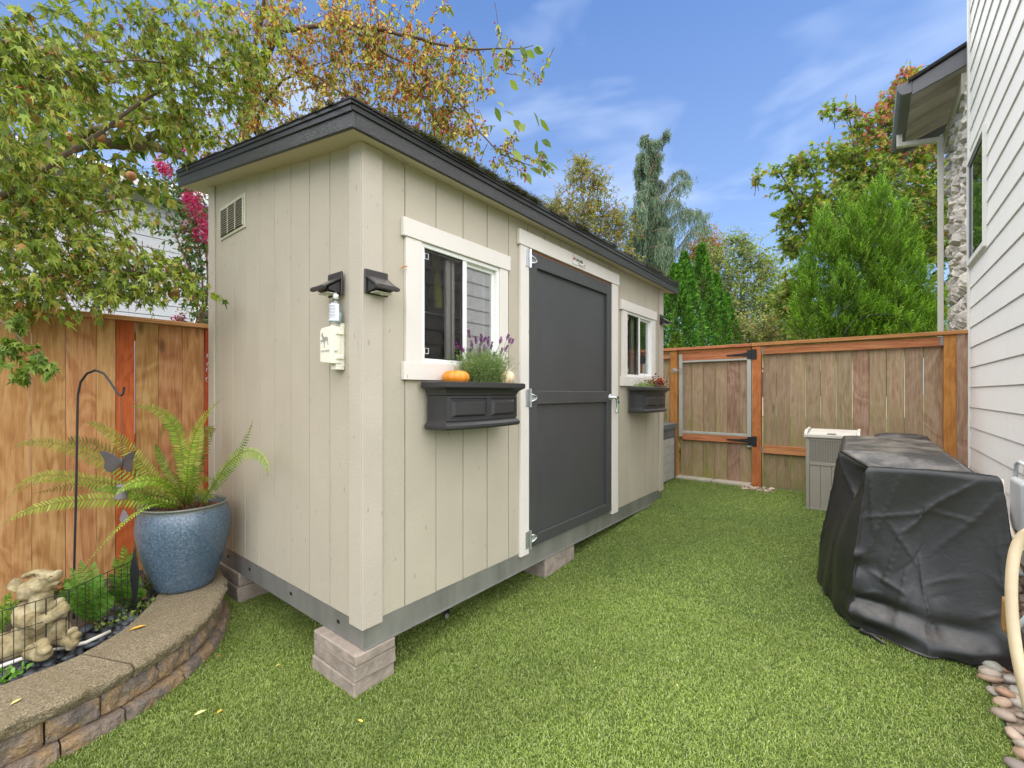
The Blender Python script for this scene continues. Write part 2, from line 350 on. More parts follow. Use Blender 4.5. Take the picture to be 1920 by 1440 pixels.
def rawmesh(name, V, T, C, mat, parent=None, origin=(0, 0, 0), smooth=False):
    V = np.asarray(V, np.float32) - np.array(origin, np.float32); T = np.asarray(T, np.int32); me = bpy.data.meshes.new(name); k = T.shape[1]
    me.vertices.add(len(V)); me.vertices.foreach_set('co', V.ravel()); me.loops.add(T.size); me.loops.foreach_set('vertex_index', T.ravel())
    me.polygons.add(len(T)); me.polygons.foreach_set('loop_start', np.arange(len(T), dtype=np.int32) * k)
    me.polygons.foreach_set('loop_total', np.full(len(T), k, np.int32))
    if smooth: me.polygons.foreach_set('use_smooth', np.ones(len(T), bool))
    if C is not None:
        at = me.color_attributes.new('Col', 'FLOAT_COLOR', 'POINT'); at.data.foreach_set('color', np.asarray(C, np.float32).ravel())
    me.update(calc_edges=True); me.materials.append(mat)
    return link(name, me, parent, origin)
M['blade'] = vcol('turf_blade', .3, .42, .45)
PALG = np.array([lin(c)[:3] for c in [(146, 166, 72), (162, 180, 90), (122, 146, 56), (182, 194, 126), (168, 182, 104), (102, 128, 48), (152, 172, 80)]])
def turf():
    r = np.random.default_rng(3); pts = []
    # density falls with the distance, as blades grow smaller in the picture
    for x0, x1, y0, y1, dens in [(-3.0, -1.0, RB, .6, 9000), (-1.0, .5, RB, 1.95, 52000), (.5, 1.7, RB, .7, 46000), (1.7, 3.2, RB, .7, 26000), (3.2, 4.86, RB, 1.0, 17000)]:
        n = int((x1 - x0) * (y1 - y0) * dens); pts.append(np.c_[r.uniform(x0, x1, n), r.uniform(y0, y1, n)])
    p = np.concatenate(pts); k = on_turf(p[:, 0], p[:, 1])
    dcam = p - CAM[:2]; fw = dcam[:, 0] * .7814 + dcam[:, 1] * .6242; k &= (fw > .35)
    p = p[k]
    pt = .92 + .20 * np.exp(-((p[:, 1] + .95 + .12 * np.sin(p[:, 0] * 2.2)) / .42) ** 2) * (p[:, 0] > -.6) + .08 * np.sin(p[:, 0] * 2.1 + 1.7 * np.sin(p[:, 1] * 1.3)) + .07 * np.sin(p[:, 1] * 5.3 + p[:, 0] * 3.1) + .05 * np.sin(p[:, 0] * 13 + 3 * np.sin(p[:, 1] * 9))  # broad band: brighter light painted into the blade colour; the sines only vary tone
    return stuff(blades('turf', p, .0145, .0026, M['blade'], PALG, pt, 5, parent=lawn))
turf()
# ------------------------------------------------------------------ concrete blocks under the shed
def block(lbl, x0, x1, y0, y1, z0, z1, rot=0, seed=0):
    o = bx('concrete_block', M['concrete'], None, -(x1 - x0) / 2, (x1 - x0) / 2, -(y1 - y0) / 2, (y1 - y0) / 2, 0, z1 - z0, bevel=.006)
    o.location = ((x0 + x1) / 2, (y0 + y1) / 2, z0); o.rotation_euler.z = rot
    d = o.modifiers.new('sub', 'SUBSURF'); d.subdivision_type = 'SIMPLE'; d.levels = d.render_levels = 4
    t = bpy.data.textures.new('chip', 'CLOUDS'); t.noise_scale = .035; q = o.modifiers.new('chip', 'DISPLACE'); q.texture = t; q.strength = .006; q.mid_level = .5; q.texture_coords = 'GLOBAL'
    return tag(o, lbl, 'concrete block', 'concrete blocks carrying the shed')
block('lowest concrete block of the stack under the near corner of the shed', -.048, .172, .002, .372, -.03, .062, .01)
block('middle concrete block of the stack under the near corner of the shed', -.044, .178, -.006, .362, .064, .136, -.012)
block('topmost thin grey concrete block directly under the near shed corner', -.046, .170, -.010, .360, .138, .187, .006)
block('lower concrete block half hidden behind the curved planter wall', -.01, .20, 1.40, 1.78, -.03, .098, 0)
block('upper concrete block under the rear corner of the shed beside the planter', -.006, .195, 1.395, 1.77, .10, .187, 0)
block('single low concrete block under the shed below the door', 1.46, 1.86, .0, .2, .02, .187, 0)

# ------------------------------------------------------------------ shed
shed = thing('garden_shed', 'beige wooden garden shed with charcoal door and dark roof edge', 'shed', (1.85, .95, .19))
SL = .18
def ztop(y): return 2.50 + SL * y
fg = [-.012] + [.2325 + .2032 * k for k in range(17)] + [3.735]
OPEN = [(.326, .94, 1.515, 2.13), (1.235, 2.473, .25, 2.33), (2.79, 3.42, 1.515, 2.13)]
GAP = .0028
for a, b_ in zip(fg[:-1], fg[1:]):
    a1, b1 = a + GAP, b_ - GAP; cuts = sorted({a1, b1} | {q for o in OPEN for q in o[:2] if a1 < q < b1}); pieces = []
    for p, q in zip(cuts[:-1], cuts[1:]):
        segs = [(.308, 2.505)]
        for o in OPEN:
            if o[0] < (p + q) / 2 < o[1]: segs = [s for s in ((.308, o[2]), (o[3], 2.505)) if s[1] > s[0] + .07]
        pieces += [(p, q) + s for s in segs]
    full = [s for s in pieces if s[2:] == (.308, 2.505)]
    if full:      # a board notched round an opening: one outline
        for s in full:
            nb = [p for p in pieces if p[2:] != (.308, 2.505) and (abs(p[0] - s[1]) < 1e-6 or abs(p[1] - s[0]) < 1e-6)]
            if not nb: out_ = [(s[0], .308), (s[1], .308), (s[1], 2.505), (s[0], 2.505)]
            elif abs(nb[0][0] - s[1]) < 1e-6:      # opening on the right
                lo = [p for p in nb if p[2] == .308]; hi = [p for p in nb if p[3] == 2.505]; out_ = [(s[0], .308)]
                out_ += [(lo[0][1], .308), (lo[0][1], lo[0][3]), (s[1], lo[0][3])] if lo else [(s[1], .308)]
                out_ += [(s[1], hi[0][2]), (hi[0][1], hi[0][2]), (hi[0][1], 2.505)] if hi else [(s[1], 2.505)]
                out_ += [(s[0], 2.505)]
            else:
                lo = [p for p in nb if p[2] == .308]; hi = [p for p in nb if p[3] == 2.505]; out_ = [(s[1], 2.505)]
                out_ += [(hi[0][0], 2.505), (hi[0][0], hi[0][2]), (s[0], hi[0][2])] if hi else [(s[0], 2.505)]
                out_ += [(s[0], lo[0][3]), (lo[0][0], lo[0][3]), (lo[0][0], .308)] if lo else [(s[0], .308)]
                out_ += [(s[1], .308)]
            MB().prism(out_, lambda u, v, w: (u, w, v), 0, .012).build('siding_board', M['siding'], shed)
    else:
        for s in pieces: bx('siding_board', M['siding'], shed, s[0], s[1], 0, .012, s[2], s[3])
lg = [.0125] + [.2894 + .2035 * k for k in range(8)] + [1.916]
for a, b_ in zip(lg[:-1], lg[1:]):
    a1, b1 = a + GAP, b_ - GAP
    MB().hexa([(0, a1, .308), (.012, a1, .308), (.012, b1, .308), (0, b1, .308), (0, a1, ztop(a1)), (.012, a1, ztop(a1)), (.012, b1, ztop(b1)), (0, b1, ztop(b1))]).build('siding_board', M['siding'], shed, bevel=.0015)
# inner sheathing (dark plywood inside) with openings, plus rear and far walls, floor
inn = simple('inner_wall', lin((196, 164, 124)), .9, var=.2); M['inner'] = inn
mb = MB()
for x0, x1, z0, z1 in [(.012, .326, .3, 2.5), (.326, .94, .3, 1.515), (.326, .94, 2.13, 2.5), (.94, 2.79, .3, 2.5), (2.79, 3.42, .3, 1.515), (2.79, 3.42, 2.13, 2.5), (3.42, 3.73, .3, 2.5)]:
    mb.box(x0, x1, .0125, .022, z0, z1)
mb.build('wall_frame', inn, shed)
MB().hexa([(.0125, .023, .3), (.022, .023, .3), (.022, 1.9, .3), (.0125, 1.9, .3), (.0125, .023, ztop(.02)), (.022, .023, ztop(.02)), (.022, 1.9, ztop(1.9)), (.0125, 1.9, ztop(1.9))]).build('wall_frame', inn, shed)
MB().hexa([(3.72, .023, .3), (3.735, .023, .3), (3.735, 1.916, .3), (3.72, 1.916, .3), (3.72, .023, ztop(.02)), (3.735, .023, ztop(.02)), (3.735, 1.916, ztop(1.9)), (3.72, 1.916, ztop(1.9))]).build('side_wall', M['siding'], shed)
bx('rear_wall', M['siding'], shed, .0, 3.735, 1.9, 1.916, .3, ztop(1.9), bevel=0)
bx('shed_floor', simple('ply', lin((140, 110, 76)), .8), shed, .02, 3.72, .023, 1.9, .30, .315, bevel=0)
# corner boards
c1 = M['corner']
bx('corner_board', c1, shed, -.013, .095, -.013, -.0005, .288, 2.492, bevel=.002)
MB().hexa([(-.0135, -.0005, .288), (-.0005, -.0005, .288), (-.0005, .096, .288), (-.0135, .096, .288), (-.0135, -.0005, 2.497), (-.0005, -.0005, 2.497), (-.0005, .096, 2.512), (-.0135, .096, 2.512)]).build('corner_board', c1, shed, bevel=.002)
bx('corner_board', c1, shed, -.013, -.0005, 1.815, 1.925, .29, ztop(1.8), bevel=.002)
bx('corner_board', c1, shed, 3.635, 3.75, -.013, -.0005, .288, 2.49, bevel=.002)
# galvanised base rail: channel with lips
def rail(pts_out, pts_in):
    mb = MB(); (x0, y0), (x1, y1) = pts_out; (u0, v0), (u1, v1) = pts_in
    mb.hexa([(x0, y0, .189), (x1, y1, .189), (u1, v1, .189), (u0, v0, .189), (x0, y0, .312), (x1, y1, .312), (u1, v1, .312), (u0, v0, .312)])
    return mb
rail([(.003, .003), (3.72, .003)], [(.006, .006), (3.717, .006)]).build('base_rail', M['galv'], shed)
bx('rail_lip', M['galv'], shed, .004, 3.71, -.006, .003, .187, .192, bevel=0)
rail([(.003, 1.91), (.003, .0031)], [(.006, 1.907), (.006, .0061)]).build('base_rail', M['galv'], shed)
for yy in (.215, .70, 1.25, 1.60): bx('rail_slot', M['black'], shed, .0015, .0029, yy - .011, yy + .011, .245, .262, bevel=0)
for xx in (.7, 1.4, 2.1, 2.8): bx('floor_joist', M['galv'], shed, xx, xx + .04, .01, 1.9, .2, .29, bevel=0)
# roof
x0r, x1r, yf, yb = -.105, 3.925, -.090, 2.19
def slab(x0, x1, y0, y1, dz0, dz1):
    zz = lambda y: 2.495 + SL * y
    return MB().hexa([(x0, y0, zz(y0) + dz0), (x1, y0, zz(y0) + dz0), (x1, y1, zz(y1) + dz0), (x0, y1, zz(y1) + dz0), (x0, y0, zz(y0) + dz1), (x1, y0, zz(y0) + dz1), (x1, y1, zz(y1) + dz1), (x0, y1, zz(y1) + dz1)])
slab(x0r + .002, x1r - .002, yf + .002, yb - .002, 0, .012).build('soffit', M['soffit'], shed)
slab(x0r - .018, x0r, yf - .018, yb, -.004, .088).build('fascia', M['fascia'], shed, bevel=.002)
bx('fascia', M['fascia'], shed, x0r + .0005, x1r, yf - .018, yf, 2.474, 2.567, bevel=.002)
slab(x1r + .0005, x1r + .018, yf - .018, yb, -.004, .088).build('fascia', M['fascia'], shed, bevel=.002)
slab(x0r - .025, x0r - .0185, yf - .02, yb + .005, .060, .100).build('drip_edge', M['drip'], shed, bevel=.002)
slab(x0r - .031, x0r - .0255, yf - .028, yb + .008, .088, .105).build('drip_edge', M['drip'], shed, bevel=.001)
bx('drip_edge', M['drip'], shed, x0r - .02, x1r + .02, yf - .025, yf - .0185, 2.540, 2.577, bevel=.002)
bx('drip_edge', M['drip'], shed, x0r - .028, x1r + .026, yf - .031, yf - .0255, 2.565, 2.581, bevel=.001)
slab(x0r - .018, x1r + .018, yf - .018, yb, .089, .104).build('roof_deck', M['drip'], shed)
rr = random.Random(4)
for row in range(15):
    y0 = yf - .034 + row * .145
    if y0 > yb - .1: break
    mb = MB(); x = x0r - .034 - (row % 2) * .08
    while x < x1r + .03:
        w = .165; xa, xb = max(x, x0r - .034), min(x + w - .006, x1r + .035); j = rr.uniform(-.006, .006)
        if xb > xa + .01:
            zz = lambda y: 2.495 + SL * y; za = .1055; ya = y0 + j; ye = y0 + .30
            mb.hexa([(xa, ya, zz(ya) + za), (xb, ya, zz(ya) + za), (xb, ye, zz(ye) + za - .001), (xa, ye, zz(ye) + za - .001), (xa, ya, zz(ya) + za + .009), (xb, ya, zz(ya) + za + .009), (xb, ye, zz(ye) + za + .001), (xa, ye, zz(ye) + za + .001)])
        x += w
    stuff(mb.build('shingle_course', M['shingle'], shed))
# moss tufts along the front and left roof edge
def moss():
    r = np.random.default_rng(8); C = []
    for k in range(120):
        x = r.choice([r.uniform(0, 1.9), r.uniform(.2, 1.2), r.uniform(1.9, 3.9)]); s = r.uniform(.012, .042) * (1 if x < 1.9 else .6); C.append((x, yf - .036 + abs(r.normal(0, .012)), 2.495 + SL * yf + .119, s))
    for k in range(34):
        y = r.uniform(.0, 2.1); s = r.uniform(.006, .018); C.append((x0r - .030 + abs(r.normal(0, .010)), y, 2.495 + SL * y + .112, s))
    V = []; cols_ = []; pal = np.array([lin(c)[:3] for c in [(70, 72, 30), (50, 54, 22), (96, 92, 40), (38, 40, 20)]])
    for x, y, z, s in C:
        n = int(420 * s / .03); p = r.normal(0, 1, (n, 3)) * [s * 1.1, s * .35, s * .30] + [x, y, z]; p[:, 2] = np.maximum(p[:, 2], z - .012 - .02 * r.random(n))
        a = r.normal(0, 1, (n, 3)); a[:, 2] = np.abs(a[:, 2]) * .8; a /= np.linalg.norm(a, axis=1)[:, None]; b = np.cross(a, r.normal(0, 1, (n, 3))); b /= np.linalg.norm(b, axis=1)[:, None]
        L = r.uniform(.004, .009, (n, 1)); V.append(np.stack([p - b * .0018, p + b * .0018, p + a * L], 1)); cols_.append(np.repeat(pal[r.integers(0, 4, n)][:, None], 3, 1))
    V = np.concatenate(V); c = np.concatenate(cols_); n = len(V)
    return stuff(rawmesh('moss', V.reshape(-1, 3), np.arange(3 * n).reshape(-1, 3), np.c_[c.reshape(-1, 3), np.ones(3 * n)], M['blade'], shed, (1, -.1, 2.6)))
moss()
# gable vent with slats
vent = bx('vent', simple('vent_paint', lin((205, 200, 182)), .5, var=.03), shed, -.008, -.0005, 1.295, 1.712, 2.412, 2.632, bevel=.002)
bx('vent_hole', M['black'], shed, -.0095, -.0085, 1.315, 1.692, 2.43, 2.614, bevel=0)
vm = vent.data.materials[0]
for yy in (1.315, 1.441, 1.566, 1.692): bx('vent_bar', vm, vent, -.016, -.010, yy - .005, yy + .005, 2.43, 2.614, bevel=0)
for c in range(3):
    for k in range(12):
        z = 2.434 + k * .0150; y0, y1 = 1.320 + c * .1255, 1.436 + c * .1255
        MB().hexa([(-.020, y0, z), (-.0102, y0, z + .006), (-.0102, y1, z + .006), (-.020, y1, z), (-.020, y0, z + .002), (-.0102, y0, z + .008), (-.0102, y1, z + .008), (-.020, y1, z + .002)]).build('vent_slat', vm, vent)
# door
door = bx('door', M['dark'], shed, 1.243, 2.465, .004, .035, .322, 2.312, bevel=.001)
for a in [(1.243, 1.335, .322, 2.312), (2.38, 2.465, .322, 2.312)]: bx('stile', M['dark'], door, a[0], a[1], -.018, .0035, a[2], a[3], bevel=.002)
for a in [(1.3355, 2.3795, 2.215, 2.312), (1.3355, 2.3795, 1.283, 1.375), (1.3355, 2.3795, .322, .398)]: bx('door_rail', M['darkx'], door, a[0], a[1], -.0178, .0035, a[2], a[3], bevel=.003)
bx('door_gap_trim', simple('primer_edge', lin((132, 84, 56)), .7), shed, 1.238, 2.47, -.010, .035, 2.314, 2.328, bevel=0)
bx('door_casing', M['trim'], shed, 1.145, 1.236, -.022, -.0005, .289, 2.329, bevel=.002)
bx('door_casing', M['trim'], shed, 2.472, 2.588, -.022, -.0005, .289, 2.329, bevel=.002)
bx('door_casing', M['trimx'], shed, 1.125, 2.606, -.028, -.0005, 2.3295, 2.428, bevel=.002)
for zc in (2.255, 1.328, .385):
    h = MB(); h.tube([(1.236, -.034, zc - .062), (1.236, -.034, zc + .062)], .0085, 10); hg = h.build('hinge', M['chrome'], shed, smooth=False)
    bx('hinge_leaf', M['chrome'], hg, 1.196, 1.232, -.0255, -.0225, zc - .058, zc + .058)
    MB().add([(1.24, -.0235, zc - .034), (1.30, -.0235, zc - .020), (1.318, -.0235, zc), (1.30, -.0235, zc + .020), (1.24, -.0235, zc + .034)] + [(1.24, -.019, zc - .034), (1.30, -.019, zc - .020), (1.318, -.019, zc), (1.30, -.019, zc + .020), (1.24, -.019, zc + .034)],
             [(4, 3, 2, 1, 0), (0, 1, 6, 5), (1, 2, 7, 6), (2, 3, 8, 7), (3, 4, 9, 8), (4, 0, 5, 9)]).build('hinge_strap', M['chrome'], hg)
    MB().tube([(1.25, -.026, zc + .026), (1.298, -.03, zc + .014), (1.312, -.031, zc), (1.298, -.03, zc - .014), (1.25, -.026, zc - .026)], .005, 8).build('hinge_ridge', M['chrome'], hg, smooth=True)
hd = MB().lathe([(.03, 0), (.03, .004), (.026, .008), (.012, .010), (.011, .045), (0.0, .046)], (0, 0, 0), 20)
hv = [(2.432 + q[0], -.0185 - q[2], 1.322 + q[1]) for q in hd.v]; hd.v = hv
handle = hd.build('door_handle', M['chrome'], shed, smooth=True)
MB().tube([(2.432, -.06, 1.322), (2.45, -.068, 1.318), (2.462, -.070, 1.29), (2.465, -.070, 1.24), (2.458, -.070, 1.20), (2.448, -.068, 1.185)], [.010, .011, .010, .0085, .008, .006], 10).build('lever', M['chrome'], handle, smooth=True)
MB().tube([(2.432, -.055, 1.322), (2.49, -.058, 1.322)], .007, 8).build('lock_core', M['chrome'], handle, smooth=True)
kr = thing('key_ring', 'small black keys with a lime green clip hanging from the door handle', 'keys', (2.50, -.062, 1.29))
MB().ell((2.497, -.062, 1.318), (.016, .008, .016), n=10).build('key_head', M['black'], kr, smooth=True)
MB().ell((2.507, -.062, 1.280), (.017, .008, .016), n=10).build('key_head', M['black'], kr, smooth=True)
MB().tube([(2.498, -.062, 1.318), (2.505, -.062, 1.30), (2.507, -.062, 1.27)], .003, 6).build('key_link', M['chrome'], kr)
lime = simple('lime_anodised', lin((120, 190, 60)), .3, metal=.5, bs=0)
MB().tube([(2.512 + .013 * math.sin(t) , -.063, 1.222 + .034 * math.cos(t)) for t in np.linspace(0, 2 * math.pi, 17)], .0028, 6).build('green_clip', lime, kr, smooth=True)
# plaque over the door
pq = bx('name_plate', simple('plate_white', lin((226, 222, 212)), .35, var=.02, bs=0), shed, 1.778, 1.975, -.0305, -.0285, 2.343, 2.412, bevel=0)
ink = simple('ink_black', lin((30, 30, 32)), .5, bs=0); red = simple('ink_red', lin((170, 52, 44)), .5, bs=0)
for a in [(1.782, 1.971, 2.4065, 2.4085), (1.782, 1.971, 2.3465, 2.3485)]: bx('plate_border', ink, pq, a[0], a[1], -.0312, -.0308, a[2], a[3], bevel=0)
for a in [(1.782, 1.784), (1.969, 1.971)]: bx('plate_border', ink, pq, a[0], a[1], -.0312, -.0308, 2.349, 2.406, bevel=0)
def text(name, body, size, loc, rot, mat, parent, bold=.0, ext=.0003, sx=1.):
    c = bpy.data.curves.new(name, 'FONT'); c.body = body; c.size = size; c.extrude = ext; c.offset = bold; c.align_x = 'LEFT'; c.materials.append(mat)
    o = bpy.data.objects.new(name, c); col.objects.link(o); bpy.context.view_layer.update()
    me = bpy.data.meshes.new_from_object(o); bpy.data.objects.remove(o); me.transform(Matrix.Diagonal((sx, 1, 1, 1))); o = link(name, me, parent, loc); o.rotation_euler = rot; return o
R90 = (math.pi / 2, 0, 0)
text('lettering', 'TUFF SHED', .030, (1.818, -.0312, 2.376), R90, ink, pq, bold=.0012, sx=.82)
text('lettering', 'TUFF', .010, (1.86, -.0312, 2.364), R90, ink, pq, sx=1)
text('lettering', 'STORAGE   INC', .011, (1.87, -.0312, 2.352), R90, ink, pq, bold=.0003, sx=.9)
MB().prism([(0, -.011), (.014, 0), (.010, .012), (0, .016), (-.010, .012), (-.014, 0)], lambda u, v, w: (1.802 + u, w, 2.385 + v), -.0312, -.0308).build('emblem', red, pq)
MB().prism([(0, -.009), (.008, 0), (.004, .011), (-.004, .011), (-.008, 0)], lambda u, v, w: (1.956 + u, w, 2.362 + v), -.0312, -.0308).build('emblem', red, pq)
# windows
M['glass_s'] = glass('screened_glass', (.93, .93, .93), -.015); M['glass_r'] = glass('sash_glass', (.8, .82, .83), .40); M['glass_d'] = glass('dark_glass', (.55, .56, .58), .08)
def window(x0, x1, z0, z1, mid, first):
    w = MB()
    f = .022
    for a in [(x0, x1, z0, z0 + f), (x0, x1, z1 - f, z1)]: w.box(a[0], a[1], -.012, .03, a[2], a[3])
    for a in [(x0, x0 + f), (x1 - f, x1)]: w.box(a[0], a[1], -.0118, .0298, z0 + f + .0003, z1 - f - .0003)
    fr = w.build('window_frame', M['plastic_w'], shed, bevel=.002)
    bx('meeting_stile', M['plastic_w'], fr, mid - .014, mid + .016, -.008, .012, z0 + f, z1 - f, bevel=.002)
    gk = M['black']
    # fixed left half: dark insect screen with a slim frame, behind it the slid sash
    for a in [(x0 + f, mid - .014, z0 + f, z0 + f + .006), (x0 + f, mid - .014, z1 - f - .006, z1 - f)]: bx('screen_frame', gk, fr, a[0], a[1], -.002, .004, a[2], a[3], bevel=0)
    for a in [(x0 + f, x0 + f + .005), (mid - .019, mid - .014)]: bx('screen_frame', gk, fr, a[0], a[1], -.0022, .0038, z0 + f + .006, z1 - f - .006, bevel=0)
    bx('insect_screen', M['glass_s'], fr, x0 + f + .005, mid - .019, .0005, .0015, z0 + f + .006, z1 - f - .006, bevel=0)
    for zc in (z0 + f + .04, z1 - f - .04): MB().tube([(x0 + f + .018 + .012 * a, -.005, zc + .014 * b) for a, b in ((-1, -1), (1, -1), (1, 1), (-1, 1), (-1, -1))], .0018, 5).build('screen_tab', M['plastic_w'], fr)
    grey = simple('grey_sash', lin((120, 116, 110)), .5, bs=0) if 'gs' not in M else M['gs']; M['gs'] = grey
    bx('inner_sash', grey, fr, mid - .105, mid - .075, .030, .05, z0 + .03, z1 - .03); bx('inner_sash', grey, fr, mid - .062, mid - .042, .032, .05, z0 + .03, z1 - .03)
    # sliding right half with glass
    s = .020; sx0, sx1 = mid + .016, x1 - f
    sa = MB()
    for a in [(sx0, sx1, z0 + f, z0 + f + s), (sx0, sx1, z1 - f - s, z1 - f)]: sa.box(a[0], a[1], .012, .028, a[2], a[3])
    sa.box(sx1 - s, sx1, .0122, .0278, z0 + f + s + .0003, z1 - f - s - .0003)
    sh = sa.build('sash', M['plastic_w'], fr, bevel=.002)
    bx('pane', M['glass_r'], sh, sx0, sx1 - s, .018, .021, z0 + f + s, z1 - f - s, bevel=0)
    bx('jamb_liner', M['plastic_w'], fr, sx1 - .07, sx1 - .045, .045, .12, z0 + .03, z1 - .03)
for i, (x0, x1, mid, cl, cr, hl, hr) in enumerate([(.326, .94, .645, .226, 1.018, .205, 1.036), (2.79, 3.42, 3.10, 2.69, 3.50, 2.656, 3.52)]):
    window(x0 + .001, x1 - .001, 1.516, 2.129, mid, i == 0)
    bx('window_casing', M['trim'], shed, cl, x0, -.020, -.0005, 1.5145, 2.1295, bevel=.002)
    bx('window_casing', M['trim'], shed, x1, cr, -.020, -.0005, 1.5145, 2.1295, bevel=.002)
    bx('window_casing', M['trimx'], shed, hl, hr, -.026, -.0005, 2.130, 2.221, bevel=.002)
    bx('window_casing', M['trimx'], shed, hl + .003, hr + .004, -.026, -.0005, 1.426, 1.514, bevel=.002)
# things inside the shed seen through the glass
yel = simple('yellow_foam', lin((206, 196, 70)), .7, bs=.05); M['yel'] = yel
MB().tube([(.735, .34, 2.26), (.745, .34, 2.08), (.762, .34, 1.90)], [.026, .026, .026], 12).build('pool_noodle', yel, None, smooth=True)
tag(bpy.data.objects['pool_noodle'], 'yellow foam tube hanging inside the shed behind the left window', 'pool noodle')
shf = thing('shelf_unit', 'dark shelving with cans and a power drill behind the left window glass', 'shelf', (.6, .8, .32))
bx('shelf_board', M['black'], shf, .05, 2.0, .55, 1.1, 1.28, 1.30); bx('shelf_board', M['plastic_w'], shf, .05, 2.0, .55, 1.1, 1.90, 1.912)
for xx in (.06, 1.95): bx('shelf_post', M['black'], shf, xx, xx + .04, .55, .59, .32, 2.3)
MB().tube([(1.03, .30, 2.0), (.975, .30, 1.62)], .024, 12).build('foam_stick', yel, shf, smooth=True); bx('shelf_box', M['black'], shf, .06, 1.0, .7, 1.1, 1.92, 2.25); bx('shelf_box', simple('orange_box', lin((186, 110, 60)), .6), shf, .3, 1.4, .62, 1.08, 2.26, 2.42)
MB().lathe([(.03, 0), (.03, .14), (0, .141)], (.47, .6, 1.30), 12).build('can', M['plastic_w'], shf, smooth=True)
MB().lathe([(.035, 0), (.035, .09), (.012, .13), (.012, .17), (0, .171)], (.56, .62, 1.30), 12).build('bottle', simple('amber', lin((176, 110, 40)), .3), shf, smooth=True)
# ------------------------------------------------------------------ solar wall lights
M['panel'] = simple('solar_panel', lin((84, 80, 78)), .25, var=.05, bs=0); M['lens'] = simple('led_lens', lin((205, 200, 186)), .3, var=.05, bs=0)
def solar(label, loc, rz):
    t = thing('solar_light', label, 'wall light', (0, 0, 0), 'solar lights on the shed corners')
    bx('back_plate', M['plastic_k'], t, -.062, .062, -.010, 0, -.112, 0, bevel=.003)
    P = [(-.0105, -.034), (-.080, -.080), (-.086, -.088), (-.084, -.097), (-.0105, -.110)]
    Q = [(-.0105, -.044), (-.066, -.082), (-.066, -.095), (-.0105, -.105)]
    MB().prism([(u, v) for u, v in Q], lambda u, v, w: (w, u, v), -.050, .050).build('housing', M['plastic_k'], t, bevel=.002)
    for s in (-1, 1): MB().prism([(-.0105, -.030), (-.084, -.078), (-.084, -.084), (-.0105, -.037)], lambda u, v, w: (w, u, v), s * .0505, s * .060).build('side_rib', M['plastic_k'], t)
    MB().hexa([(-.058, -.084, -.0835), (.058, -.084, -.0835), (.056, -.0105, -.036), (-.056, -.0105, -.036), (-.058, -.084, -.0785), (.058, -.084, -.0785), (.056, -.0105, -.030), (-.056, -.0105, -.030)]).build('hood', M['plastic_k'], t, bevel=.002)
    MB().hexa([(-.048, -.078, -.0765), (.048, -.078, -.0765), (.048, -.016, -.0355), (-.048, -.016, -.0355), (-.048, -.078, -.0735), (.048, -.078, -.0735), (.048, -.016, -.0325), (-.048, -.016, -.0325)]).build('solar_panel', M['panel'], t)
    MB().prism([(-.064, -.005), (-.066, .006), (-.052, .012), (.052, .012), (.066, .006), (.064, -.005), (.05, -.009), (-.05, -.009)], lambda u, v, w: (u, w, -.0905 + v), -.098, -.0845).build('lip', M['plastic_k'], t, bevel=.003)
    bx('led_lens', M['lens'], t, -.042, .042, -.070, -.02, -.1095, -.1055, bevel=.001)
    MB().ell((0, -.045, -.110), (.009, .009, .007), n=10).build('motion_sensor', M['plastic_w'], t, smooth=True)
    t.location = loc; t.rotation_euler.z = rz; return t
solar('dark solar light on the near corner board facing the lawn', (.056, -.0135, 1.922), 0)
solar('dark solar light on the narrow left shed wall above the pump bottle', (-.0135, .205, 1.935), -math.pi / 2)
solar('dark solar light on the far shed corner beside the fence', (3.693, -.0135, 2.215), 0)
# ------------------------------------------------------------------ waste bag dispenser and bottle
dp = thing('bag_dispenser', 'cream plastic bag dispenser box printed with a grey dog', 'dispenser', (-.035, .2, 1.49))
cream = simple('cream_plastic', lin((232, 228, 212)), .4, var=.03, bs=.02)
MB().prism([(.148, 1.497), (.250, 1.506), (.250, 1.655), (.235, 1.668), (.148, 1.672)], lambda u, v, w: (w, u, v), -.072, -.022).build('box_body', cream, dp, bevel=.004, seg=2)
bx('back_panel', cream, dp, -.0215, -.001, .150, .246, 1.482, 1.69, bevel=.003)
for zz in (1.53, 1.645): bx('latch', cream, dp, -.050, -.012, .140, .1475, zz - .011, zz + .008, bevel=.002)
MB().tube([(-.052, .1475, 1.560), (-.052, .137, 1.560)], .006, 10).build('thumb_screw', cream, dp, smooth=True)
bx('bag_slot', cream, dp, -.045, -.003, .152, .20, 1.470, 1.4965)
gi = simple('grey_print', lin((150, 148, 142)), .6, bs=0)
dog = [(.232, 1.628), (.236, 1.634), (.230, 1.641), (.226, 1.647), (.221, 1.641), (.219, 1.630), (.205, 1.622), (.192, 1.624), (.180, 1.622), (.176, 1.612), (.176, 1.598), (.172, 1.586), (.176, 1.584), (.181, 1.597), (.184, 1.606), (.192, 1.606), (.200, 1.602), (.207, 1.590), (.203, 1.574), (.208, 1.573), (.213, 1.592), (.213, 1.604), (.224, 1.600), (.238, 1.606), (.232, 1.594), (.237, 1.594), (.243, 1.609), (.228, 1.612), (.222, 1.614)]
MB().prism(dog, lambda u, v, w: (w, u, v), -.0729, -.0722).build('dog_print', gi, dp)
text('lettering', 'DOG WASTE', .0125, (-.0728, .236, 1.553), (math.pi / 2, 0, -math.pi / 2), gi, dp)
bt = thing('pump_bottle', 'clear hand sanitizer pump bottle standing on the cream dispenser box', 'bottle', (-.038, .168, 1.691))
MB().lathe([(.026, 0), (.029, .004), (.029, .085), (.026, .098), (.014, .108), (.012, .112)], (-.038, .168, 1.6905), 20).build('bottle_body', glass('clear_bottle', (.86, .92, .95), .10), bt, smooth=True)
